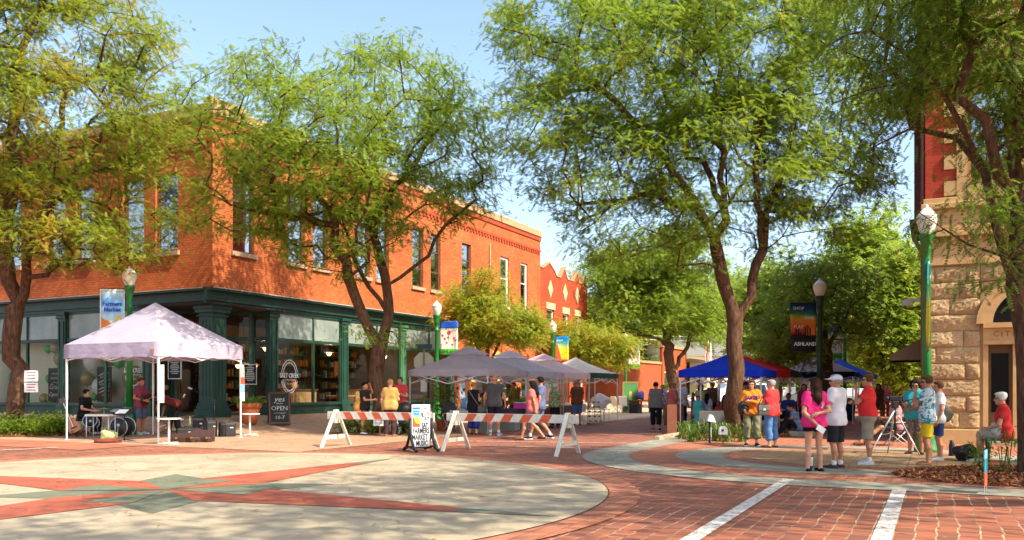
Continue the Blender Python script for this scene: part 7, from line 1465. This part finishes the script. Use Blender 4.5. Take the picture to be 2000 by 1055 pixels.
    if hair is not None and hstyle != 'bald':
        B = Body(vx*.95)
        B.ell(hp_(0, -.028, .048), (.085, .09, .085), .02, Rh); B.ell(hp_(0, .03, .098), (.062, .056, .03), .03, Rh); 
        for sx in (-1, 1): B.ell(hp_(sx*.078, -.02, .03), (.017, .045, .05), .02, Rh)
        if hstyle in ('bob', 'curly'):
            for sx in (-1, 1): B.cone(hp_(sx*.075, -.01, .02), hp_(sx*.08, -.02, -.06), .035, .03, .03)
            B.cone(hp_(0, -.08, .03), hp_(0, -.075, -.08), .07, .06, .04)
            if hstyle == 'curly':
                for i in range(16): a_ = i*.7; B.ell(hp_(.095*math.cos(a_), -.03+.09*math.sin(a_) if math.sin(a_) < .4 else .02, .06-.028*(i % 6)), (.035, .035, .035), .015)
        if hstyle == 'long':
            B.cone(hp_(0, -.07, .03), up((0, -.115, 1.33)), .082, .075, .04); B.cone(up((.03, -.125, 1.36)), up((.03, -.125, 1.24)), .065, .03, .04)
            for sx in (-1, 1): B.cone(hp_(sx*.07, -.02, .02), up((sx*.085, -.07, 1.40)), .03, .035, .03)
        if hstyle == 'bun': B.ell(hp_(0, -.11, .1), (.055, .05, .05), .02)
        if hstyle == 'pony': B.cone(hp_(0, -.1, .06), up((0, -.14, 1.36)), .04, .03, .02)
        part('hair', B, hair, fold=.007, seed=3)
    if hat is not None:
        B = Body(vx*.9); kind, hm = hat
        B.ell(hp_(0, -.008, .065), (.098, .108, .075), .01, Rh)
        if kind == 'cap': B.cone(hp_(-.03, .12, .052), hp_(.03, .12, .052), .014, .014, .02); B.ell(hp_(0, .125, .05), (.075, .075, .010), .02, Rh)
        else: B.ell(hp_(0, -.005, .05), (.18, .19, .014), .02, Rh)
        part('hat', B, hm)
    if glasses:
        m = MB()
        for sx in (-1, 1):
            c = [hp_(sx*.035+.026*math.cos(a_), .098, .014+.019*math.sin(a_)) for a_ in np.linspace(0, 6.283, 11)]; m.tube(c, .0035, 4); m.tube([hp_(sx*.06, .095, .02), hp_(sx*.082, .0, .02)], .0035, 4)
            if glasses == 'sun': m.add([hp_(sx*.035+.026*math.cos(a_), .1, .014+.019*math.sin(a_)) for a_ in np.linspace(0, 6.283, 11)[:-1]], [tuple(range(10))])
        m.tube([hp_(-.01, .1, .018), hp_(.01, .1, .018)], .0035, 4); m.build('glasses', MAT_BLACK, t)
    t['_'] = 0; del t['_']
    J['up'] = up; J['t'] = t; J['s'] = s; J['hp'] = hp_; return J
def wpos(J, q):
    t = J['t']; v = Matrix.Rotation(t.rotation_euler.z, 3, 'Z') @ (Vector(q)*J['s']); return t.location+v
def FA(deg): return R(deg)          # 0: facing away from the viewer, 180: facing the viewer, 90: facing left
HB = cloth('dark brown hair', (.028, .012, .007)); HBL = cloth('black hair', (.009, .007, .006)); HG = cloth('grey hair', (.30, .27, .24)); HW = cloth('white hair', (.62, .6, .55)); HBR = cloth('brown hair', (.10, .045, .02)); HSB = cloth('sandy hair', (.30, .17, .07))
SH_BLK = (cloth('black shoe', (.014, .013, .013)), 'low'); SN_W = (cloth('white trainer', (.55, .56, .56)), 'snk', MAT_PUREW); SN_D = (cloth('dark trainer', (.05, .05, .055)), 'snk', cloth('grey sole', (.3, .3, .3))); SN_B = (cloth('black trainer', (.02, .02, .025)), 'snk', MAT_PUREW); SAND = (cloth('brown sandal', (.12, .05, .025)), 'low'); WSOCK = cloth('white sock', (.7, .7, .68)); FLIP = (cloth('flesh sandal', (.32, .15, .08)), 'low')
# --- right hand group
NV = .0095
J = person('woman seen from behind in a hot pink shirt and black shorts', G(1590, 922), FA(6), 1.66, 'light', cloth('hot pink cotton', (.72, .03, .17)), 'short', cloth('black shorts cloth', (.012, .012, .014)), 'mini', SH_BLK, HB, 'long', fem=True, fat=.25, arms={'L': ((-.24, -.10, 1.09), (-.03, -.19, .86)), 'R': ((.24, -.1, 1.12), (-.02, -.18, 1.07))}, voxel=NV, look=(38, 0), hemz=.87, legs={'L': ((-.10, .02, .49), (-.135, -.02, .085), .7), 'R': ((.10, .02, .49), (.11, -.02, .085), 0)})
m = MB(); m.box((0, 0, 0), (.16, .008, .1), M=Matrix.Rotation(R(32), 3, 'Y')); o = m.build('folded_paper', MAT_PUREW); o.location = wpos(J, (.01, -.245, .79)); o.rotation_euler = (0, 0, J['t'].rotation_euler.z); tag(o, 'folded white paper held behind the pink shirt woman', 'paper')
rb_ = MB(); rb_.tube([(.02, 0, -.06), (-.02, 0, .02), (0, 0, .06), (.02, 0, .02), (-.02, 0, -.06)], .007, 5); r_ = rb_.build('ribbon_print', cloth('pale pink print', (.85, .6, .75)), J['t']); r_.location = (.1, -.135, 1.22); r_.rotation_euler = (R(5), R(15), 0)
person('man in a white cap, white shirt and black shorts standing beside the pink shirt', G(1634, 916), FA(38), 1.73, 'tan', cloth('white cotton', (.72, .68, .70)), 'short', cloth('charcoal shorts', (.02, .02, .022)), 'knee', SN_D, HG, 'short', arms={'L': 'front', 'R': 'front'}, voxel=NV, look=(35, 0), hat=('cap', cloth('white cap', (.72, .72, .72))), sock=WSOCK, hemz=.84, fat=.1)
person('stout man in glasses with a red shirt and khaki shorts, hand to his chin', G(1696, 909), FA(68), 1.76, 'tan', cloth('bright red cotton', (.68, .035, .035)), 'short', cloth('khaki shorts', (.30, .25, .18)), 'knee', SN_W, HBR, 'short', fat=.75, arms={'R': 'cross', 'L': 'chin'}, voxel=NV, glasses=True, sock=WSOCK, untuck=False, hemz=.97, look=(12, 0))
J = person('smiling woman in an orange lettered shirt and olive capris facing the viewer', G(1468, 872), FA(172), 1.68, 'light', cloth('orange cotton', (.80, .20, .02)), 'long', cloth('olive capri', (.20, .19, .11)), 'capri', SN_B, HBR, 'bob', fat=.55, fem=True, arms={'L': 'cross', 'R': ((.27, .06, 1.1), (.2, .22, .93))}, glasses=True, look=(-20, 0), hemz=.88)
lettering('LOPERS', .105, cloth('navy letters', (.02, .03, .2)), J['t'], (0, .205, 1.265), (R(90), 0, R(180)), bold=.005, extrude=.012)
person('person in a red shirt and denim capris with a grey shoulder bag, seen from behind', G(1507, 876), FA(40), 1.68, 'light', cloth('red cotton', (.66, .045, .045)), 'short', cloth('blue denim', (.09, .18, .36)), 'capri', SAND, HG, 'short', fat=.75, arms={'L': ((-.24, .1, 1.12), (-.15, .27, 1.0)), 'R': 'front'}, look=(30, 0), glasses=True)
p = G(1486, 876); t = thing('shoulder_bag', 'grey shoulder bag hanging at the hip of the red shirt and denim capris', 'bag', p+Vector((-.0, -.2, .82)), R(10)); m = MB(); m.lohi((-.14, -.05, 0), (.14, .05, .25)); m.build('bag_body', cloth('grey leather', (.10, .095, .08)), t, bevel=.02); m = MB(); m.lohi((-.145, -.06, .12), (.145, -.045, .255)); m.build('flap', cloth('grey flap', (.14, .13, .11)), t, bevel=.01); m = MB(); m.tube([(-.13, 0, .24), (.02, .05, .5), (.2, .1, .62)], .012, 6); m.build('strap', MAT_RUBBER, t); m = MB(); m.lohi((-.03, -.07, .12), (.03, -.06, .17)); m.build('buckle', MAT_ALU, t)
p = G(1447, 872); sack('black round bag held at the side of the orange shirt woman', p+Vector((.03, -.1, .82)), (.13, .11, .16), MAT_RUBBER, seed=51)
person('man in a blue striped shirt sitting low on the kerb with raised knees', G(1561, 852), FA(78), 1.72, 'mid', cloth('blue striped cotton', (.03, .07, .16), 'stripe', (.3, .4, .5), 26), 'short', cloth('black trousers', (.012, .012, .015)), 'long', SN_B, HBL, 'short', sit=.26, lean=R(22), arms={'R': ((.22, .25, .55), (.1, .5, .48)), 'L': ((-.22, .25, .55), (-.06, .5, .48))}, legs={'R': ((.14, .34, .55), (.13, .55, .09)), 'L': ((-.14, .36, .5), (-.13, .6, .09))}, fat=.2)
m = MB(); m.lohi((-.4, -.25, 0), (.4, .25, .16)); o = m.build('step_block', MAT_GREY, bevel=.015); o.location = G(1561, 852)+Vector((.02, .05, 0)); tag(o, 'low stone block under the man in the blue striped shirt', 'block')
person('woman in a teal blouse and patterned shorts with dark curls looking at her phone', G(1788, 889), FA(140), 1.68, 'tan', cloth('teal blouse', (.04, .30, .32)), 'short', cloth('patterned shorts', (.16, .10, .07), 'floral', (.42, .32, .26), 22), 'knee', SH_BLK, HBL, 'curly', fat=.35, fem=True, arms={'R': 'fwd', 'L': 'fwd'}, glasses='sun', look=(10, -22), voxel=NV)
m = MB(); m.box((0, 0, 0), (.075, .15, .01)); o = m.build('phone', MAT_BLACK, bevel=.003); o.location = G(1788, 889)+Vector((-.3, -.28, 1.15)); tag(o, 'black phone in the hands of the teal blouse woman', 'phone')
person('woman in a teal floral top and yellow shorts with a hand at her mouth', G(1812, 910), FA(58), 1.72, 'tan', cloth('floral top', (.66, .68, .66), 'floral', (.03, .34, .38), 12), 'short', cloth('yellow shorts', (.72, .50, .02)), 'short', FLIP, HBR, 'short', fat=.4, fem=True, arms={'L': 'chin', 'R': 'front'}, glasses=True, look=(20, -5), voxel=NV, hemz=.86)
person('person in a white top and dark blue shorts half hidden behind the yellow shorts', G(1834, 900), FA(70), 1.62, 'tan', cloth('white blouse', (.68, .66, .64)), 'short', cloth('navy shorts', (.02, .035, .12)), 'short', SN_W, HBR, 'short', fem=True, look=(15, 0))
sack('grey green bag at the hip behind the yellow shorts woman', G(1838, 900)+Vector((.05, -.1, .78)), (.12, .1, .17), cloth('grey green bag', (.12, .12, .09)), seed=61)
p = G(1985, 905)
person('white haired man in a red polo sitting on the green bench beside the trunk', p+Vector((-.2, .02, .0)), FA(62), 1.76, 'light', cloth('dark red polo', (.52, .03, .03)), 'short', cloth('grey shorts', (.35, .28, .24)), 'knee', SN_W, HW, 'short', sit=.56, lean=R(6), fat=.4, arms={'L': ((-.25, .12, .74), (-.1, .3, .66)), 'R': ((.25, .1, .75), (.1, .3, .66))}, legs={'R': ((.11, .44, .53), (.11, .42, .09)), 'L': ((-.11, .44, .53), (-.12, .46, .09))}, glasses=True, voxel=NV)
p = G(1752, 872)
person('person sitting behind the tripod with tan legs stretched to the left', p, FA(85), 1.66, 'mid', cloth('grey pink shirt', (.4, .2, .2)), 'short', cloth('dark shorts', (.03, .03, .035)), 'short', SAND, HBL, 'short', sit=.50, lean=R(5), arms={'L': ((-.25, .12, .74), (-.05, .34, .74)), 'R': ((.25, .1, .75), (.1, .34, .72))}, legs={'R': ((.11, .42, .5), (.11, .85, .12)), 'L': ((-.1, .44, .5), (-.1, .95, .13))})
lawn_chair('folding lawn chair behind the tripod', p+Vector((.02, .05, 0)), FA(265), MAT_RUBBER)
person('dark haired woman far behind the khaki shorts man under the trees', at(1716, 36), FA(150), 1.66, 'mid', cloth('brown tank', (.12, .05, .03)), 'none', cloth('brown shorts', (.15, .09, .05)), 'short', SAND, HBL, 'long', fem=True, voxel=.016, fingers=False)
person('person in a pink shirt far away right of the orange post', at(1730, 42), FA(170), 1.66, 'light', cloth('pink shirt', (.65, .12, .22)), 'short', cloth('red trousers', (.4, .05, .05)), 'long', SN_W, HBR, 'short', voxel=.016, fingers=False)
m = MB(); m.lathe([(.07, 0), (.07, 1.75), (.03, 1.85), (0, 1.86)], 10); o = m.build('bollard', cloth('orange post', (.5, .2, .05))); o.location = at(1725, 39); tag(o, 'slim orange post behind the tripod', 'post')
# --- band
p = G(163, 849); person('seated drummer in a black T shirt and glasses under the white canopy', p, FA(262), 1.76, 'light', cloth('black T shirt', (.012, .012, .013)), 'short', cloth('black jeans', (.014, .014, .017)), 'long', SN_W, HBL, 'short', sit=.60, lean=R(8), arms={'R': ((.24, .12, .80), (.12, .40, .74)), 'L': ((-.24, .12, .80), (-.1, .42, .74))}, legs={'R': ((.14, .42, .54), (.13, .44, .09)), 'L': ((-.14, .42, .54), (-.15, .40, .09))}, glasses=True)
J = person('guitarist in a plum T shirt and blue shorts standing by the front canopy leg', G(275, 849), FA(252), 1.80, 'tan', cloth('plum cotton', (.28, .05, .09)), 'short', cloth('slate blue shorts', (.09, .11, .20)), 'knee', SN_W, HBR, 'short', arms={'R': ((.25, -.02, 1.10), (.12, .24, 1.03)), 'L': ((-.22, .10, 1.12), (-.2, .42, 1.12))}, look=(0, -14))
t = thing('electric_guitar', 'dark sunburst electric guitar hanging from the plum shirt guitarist', 'guitar', wpos(J, (.16, .2, .98)), J['t'].rotation_euler.z+R(180)); guitar_geo(t, MAT_SUNB); t.rotation_euler = (R(8), R(62), J['t'].rotation_euler.z+R(180)); t.scale = (.95, .95, .95)
m = MB(); m.tube([tuple(J['up']((x, y, z))) for x, y, z in ((.14, .15, 1.02), (.1, .13, 1.2), (-.02, .11, 1.36), (-.1, .02, 1.45), (-.1, -.1, 1.38), (.02, -.13, 1.2), (.16, -.05, 1.04))], .014, 6); m.build('guitar_strap', MAT_RUBBER, J['t'])
person('musician in a maroon shirt and black trousers bending over the gear', G(342, 846), FA(80), 1.76, 'mid', cloth('maroon cotton', (.13, .022, .02)), 'short', cloth('black trousers', (.012, .012, .015)), 'long', (cloth('tan boot', (.25, .11, .06)), 'snk'), HBL, 'curly', lean=R(72), arms={'R': ((.2, .5, .75), (.12, .52, .5)), 'L': ((-.2, .48, .75), (-.1, .48, .48))}, legs={'R': ((.12, .06, .48), (.13, -.04, .085)), 'L': ((-.12, .1, .48), (-.14, .12, .085))}, look=(0, 10))
# --- people around the centre
person('woman in a black top with an orange bag shading her eyes by the twin trunk', G(712, 849), FA(255), 1.66, 'tan', cloth('black top', (.02, .018, .018)), 'short', cloth('brown shorts cloth', (.10, .05, .04)), 'short', SN_W, HBL, 'short', fem=True, fat=.2, arms={'R': 'fwd', 'L': 'brow'})
sack('orange cloth bag on the arm of the black top woman', G(702, 849)+Vector((0, -.1, .55)), (.15, .1, .3), cloth('orange bag', (.6, .25, .06)), seed=71)
person('broad man from behind in a mustard shirt by the twin trunk', G(762, 853), FA(-8), 1.74, 'light', cloth('mustard cotton', (.48, .30, .09)), 'short', cloth('dark brown trousers', (.05, .03, .028)), 'long', (cloth('tan boot', (.25, .11, .06)), 'snk'), HSB, 'short', fat=.45, arms={'L': 'down', 'R': 'front'})
person('smiling man in a red shirt behind the mustard shirt, facing the viewer', G(781, 846), FA(170), 1.84, 'tan', cloth('crimson cotton', (.58, .05, .05)), 'short', cloth('blue jeans', (.06, .10, .2)), 'long', SN_D, HBR, 'short', fat=.2, arms={'L': 'cross', 'R': 'cross'})
person('woman in a sleeveless black dress over blue leggings with a grey shoulder bag', G(925, 849), FA(-35), 1.66, 'light', cloth('black dress', (.014, .012, .013)), 'none', cloth('royal blue leggings', (.02, .035, .2)), 'capri', SAND, HSB, 'short', fat=.5, fem=True, arms={'R': 'front', 'L': 'front'}, dress=.62)
t = thing('shoulder_bag', 'grey shoulder bag on the black dress woman', 'bag', G(936, 849)+Vector((.1, -.2, .72)), R(15)); m = MB(); m.lohi((-.14, -.05, 0), (.14, .05, .22)); m.build('bag_body', cloth('grey leather', (.10, .095, .08)), t, bevel=.02); m = MB(); m.tube([(-.1, 0, .2), (-.28, .0, .45), (-.42, .04, .68)], .012, 6); m.build('strap', cloth('grey strap', (.2, .19, .17)), t)
person('tall bald man from behind in a charcoal shirt and navy shorts', G(966, 850), FA(-6), 1.88, 'tan', cloth('charcoal cotton', (.075, .068, .068)), 'short', cloth('dark navy shorts', (.012, .014, .03)), 'knee', (cloth('blue grey trainer', (.18, .25, .33)), 'snk', MAT_PUREW), None, 'bald', fat=.35, arms={'L': ((-.28, -.03, 1.12), (-.3, .06, .88)), 'R': ((.28, -.03, 1.12), (.3, .04, .88))}, sock=WSOCK)
person('woman with long black hair in a coral top and denim shorts striding left', G(1040, 860), FA(72), 1.68, 'tan', cloth('coral cotton', (.62, .16, .13)), 'short', cloth('denim shorts', (.09, .16, .3)), 'mini', SAND, HBL, 'long', fem=True, fat=.4, arms={'R': 'down', 'L': 'back'}, legs={'L': ((-.09, .22, .50), (-.09, .30, .085)), 'R': ((.09, .05, .49), (.09, -.30, .12))}, look=(0, -6))
person('dark haired man walking hidden behind the coral top woman', G(1056, 858), FA(75), 1.80, 'tan', cloth('blue shirt', (.1, .13, .24)), 'short', cloth('blue denim shorts', (.1, .14, .22)), 'knee', SN_B, HBL, 'short', legs={'L': ((-.09, .2, .5), (-.09, .28, .085)), 'R': ((.09, .05, .49), (.09, -.28, .12))}, sock=WSOCK)
person('white haired lady in a green floral blouse and black trousers from behind', G(1084, 836), FA(20), 1.62, 'light', cloth('green floral blouse', (.42, .44, .26), 'floral', (.08, .15, .04), 24), 'short', cloth('black trousers', (.012, .012, .015)), 'long', SH_BLK, HW, 'short', fem=True, fat=.3, voxel=.013, look=(25, -12))
person('man from behind in a rust brown shirt and denim shorts at the pink canopy', G(1127, 832), FA(12), 1.76, 'tan', cloth('rust brown cotton', (.15, .05, .025)), 'short', cloth('blue denim shorts two', (.08, .14, .3)), 'knee', SN_D, HSB, 'short', fat=.35, voxel=.013, look=(10, -18), arms={'L': 'front', 'R': 'front'})
person('seated vendor in a dark hat and olive shirt behind the pink basket', W(5.4, -7.9), FA(160), 1.68, 'mid', cloth('olive shirt', (.2, .19, .08)), 'short', cloth('black trousers', (.012, .012, .015)), 'long', SN_D, HBL, 'short', sit=.5, voxel=.014, arms={'R': ((.24, .12, .72), (.1, .34, .72)), 'L': ((-.24, .12, .72), (-.1, .34, .72))}, legs={'R': ((.11, .44, .5), (.11, .42, .09)), 'L': ((-.11, .44, .5), (-.12, .46, .09))}, hat=('brim', cloth('dark red hat', (.12, .03, .03))))
lawn_chair('folding chair under the seated vendor in the hat', W(5.4, -7.9), FA(-20), MAT_RUBBER)
person('vendor in an ochre shirt standing under the pink canopy', W(8.6, -7.6), FA(150), 1.7, 'tan', cloth('ochre shirt', (.36, .18, .06)), 'short', cloth('brown trousers', (.07, .04, .03)), 'long', SN_D, HBR, 'short', voxel=.014, fingers=False, fat=.3)
person('seated vendor in a black shirt beside the one in the hat', W(6.9, -7.8), FA(165), 1.66, 'mid', cloth('black T shirt', (.012, .012, .013)), 'short', cloth('black trousers', (.012, .012, .015)), 'long', SN_D, HBL, 'short', sit=.5, voxel=.014, fingers=False, arms={'R': ((.24, .12, .72), (.1, .34, .72)), 'L': ((-.24, .12, .72), (-.1, .34, .72))}, legs={'R': ((.11, .44, .5), (.11, .42, .09)), 'L': ((-.11, .44, .5), (-.12, .46, .09))})
lawn_chair('folding chair under the seated vendor in black', W(6.9, -7.8), FA(-15), MAT_RUBBER)
# --- far side of the street
person('woman from behind in a grey shirt and black capris walking up the street', G(1281, 841), FA(-10), 1.68, 'tan', cloth('grey marl shirt', (.16, .15, .15)), 'short', cloth('black capris', (.012, .012, .014)), 'capri', SN_B, HB, 'short', fem=True, fat=.65, voxel=.0125, legs={'L': ((-.1, .04, .49), (-.1, .06, .085)), 'R': ((.1, -.0, .49), (.11, -.1, .09))})
person('shorter person in a bright patterned shirt just beyond the grey shirt woman', G(1294, 832), FA(170), 1.6, 'light', cloth('bright patterned shirt', (.35, .2, .5), 'floral', (.6, .55, .6), 14), 'short', cloth('tan trousers', (.3, .18, .09)), 'long', SN_D, HSB, 'short', voxel=.014, fingers=False)
person('woman with a bun in a coral tank top behind the upright brown boards', at(1314, 31), FA(-70), 1.68, 'tan', cloth('coral tank', (.70, .14, .12)), 'none', cloth('pink shorts', (.5, .15, .12)), 'short', SAND, HSB, 'bun', fem=True, voxel=.013, arms={'R': 'front', 'L': 'front'})
person('older white haired man in a pale shirt and dark trousers by the blue canopy', at(1333, 31.5), FA(-60), 1.74, 'light', cloth('pale blue white shirt', (.55, .58, .66)), 'short', cloth('dark blue trousers', (.02, .025, .05)), 'long', SN_D, HW, 'short', voxel=.013)
person('little girl in a turquoise dress standing in front of the blue canopy table', at(1363, 28.3), FA(165), 1.22, 'light', cloth('turquoise dress', (.08, .45, .42)), 'none', None, 'short', SAND, HBR, 'short', fem=True, voxel=.0115, dress=.45)
person('girl with dark hair in a grey shirt beside the turquoise dress', at(1381, 28.5), FA(-30), 1.30, 'tan', cloth('pale grey shirt', (.36, .36, .38)), 'short', cloth('dark shorts', (.03, .03, .035)), 'short', SAND, HBL, 'long', fem=True, voxel=.0115)
person('person in a wide dark hat under the blue canopy', at(1369, 31.3), FA(175), 1.62, 'tan', cloth('lime shirt', (.4, .45, .15)), 'none', cloth('dark trousers', (.03, .03, .035)), 'long', SN_D, HB, 'long', fem=True, voxel=.013, hat=('brim', cloth('black straw hat', (.02, .018, .016))), arms={'R': 'hip', 'L': 'down'})
person('man with a grey cap standing at the back of the blue canopy', at(1392, 34), FA(170), 1.72, 'dark', cloth('brown shirt', (.12, .06, .04)), 'short', cloth('dark trousers', (.03, .03, .035)), 'long', SN_D, HBL, 'short', voxel=.014, fingers=False)
person('seated child in a red shirt at the grey clothed table', at(1404, 29.5), FA(120), 1.35, 'tan', cloth('child red shirt', (.6, .06, .05)), 'short', cloth('dark shorts', (.03, .03, .035)), 'short', SN_D, HBR, 'short', sit=.5, voxel=.012, fingers=False, arms={'R': ((.24, .12, .72), (.1, .34, .72)), 'L': ((-.24, .12, .72), (-.1, .34, .72))}, legs={'R': ((.11, .44, .5), (.11, .42, .09)), 'L': ((-.11, .44, .5), (-.12, .46, .09))})
person('person in a purple top leaning close to the left side of the biggest trunk', at(1417, 29.5), FA(200), 1.5, 'tan', cloth('dark purple top', (.08, .03, .14)), 'short', cloth('black trousers', (.012, .012, .015)), 'long', SN_D, HBL, 'short', voxel=.0125, lean=R(25), fingers=False)
person('man in a dark cap and yellow shirt partly hidden behind the orange shirt', at(1456, 27.8), FA(175), 1.68, 'tan', cloth('yellow green shirt', (.55, .55, .05)), 'short', cloth('dark trousers', (.03, .03, .035)), 'long', SN_D, HBR, 'short', voxel=.013, fingers=False, hat=('brim', cloth('maroon hat', (.10, .02, .02))), arms={'R': 'hip', 'L': 'down'})
person('person in a navy shirt sitting behind the blue striped man', at(1540, 29.5), FA(150), 1.7, 'dark', cloth('navy T shirt', (.02, .04, .2)), 'short', cloth('black trousers', (.012, .012, .015)), 'long', SN_D, HBL, 'short', sit=.5, voxel=.014, fingers=False, arms={'R': ((.24, .12, .72), (.1, .34, .72)), 'L': ((-.24, .12, .72), (-.1, .34, .72))}, legs={'R': ((.11, .44, .5), (.11, .42, .09)), 'L': ((-.11, .44, .5), (-.12, .46, .09))})
person('woman with dark red hair under the red canopy left of the pink shirt', at(1570, 30), FA(160), 1.62, 'tan', cloth('wine shirt', (.25, .03, .04)), 'short', cloth('dark trousers', (.03, .03, .035)), 'long', SN_D, cloth('dark red hair', (.12, .02, .015)), 'long', fem=True, voxel=.014, fingers=False)
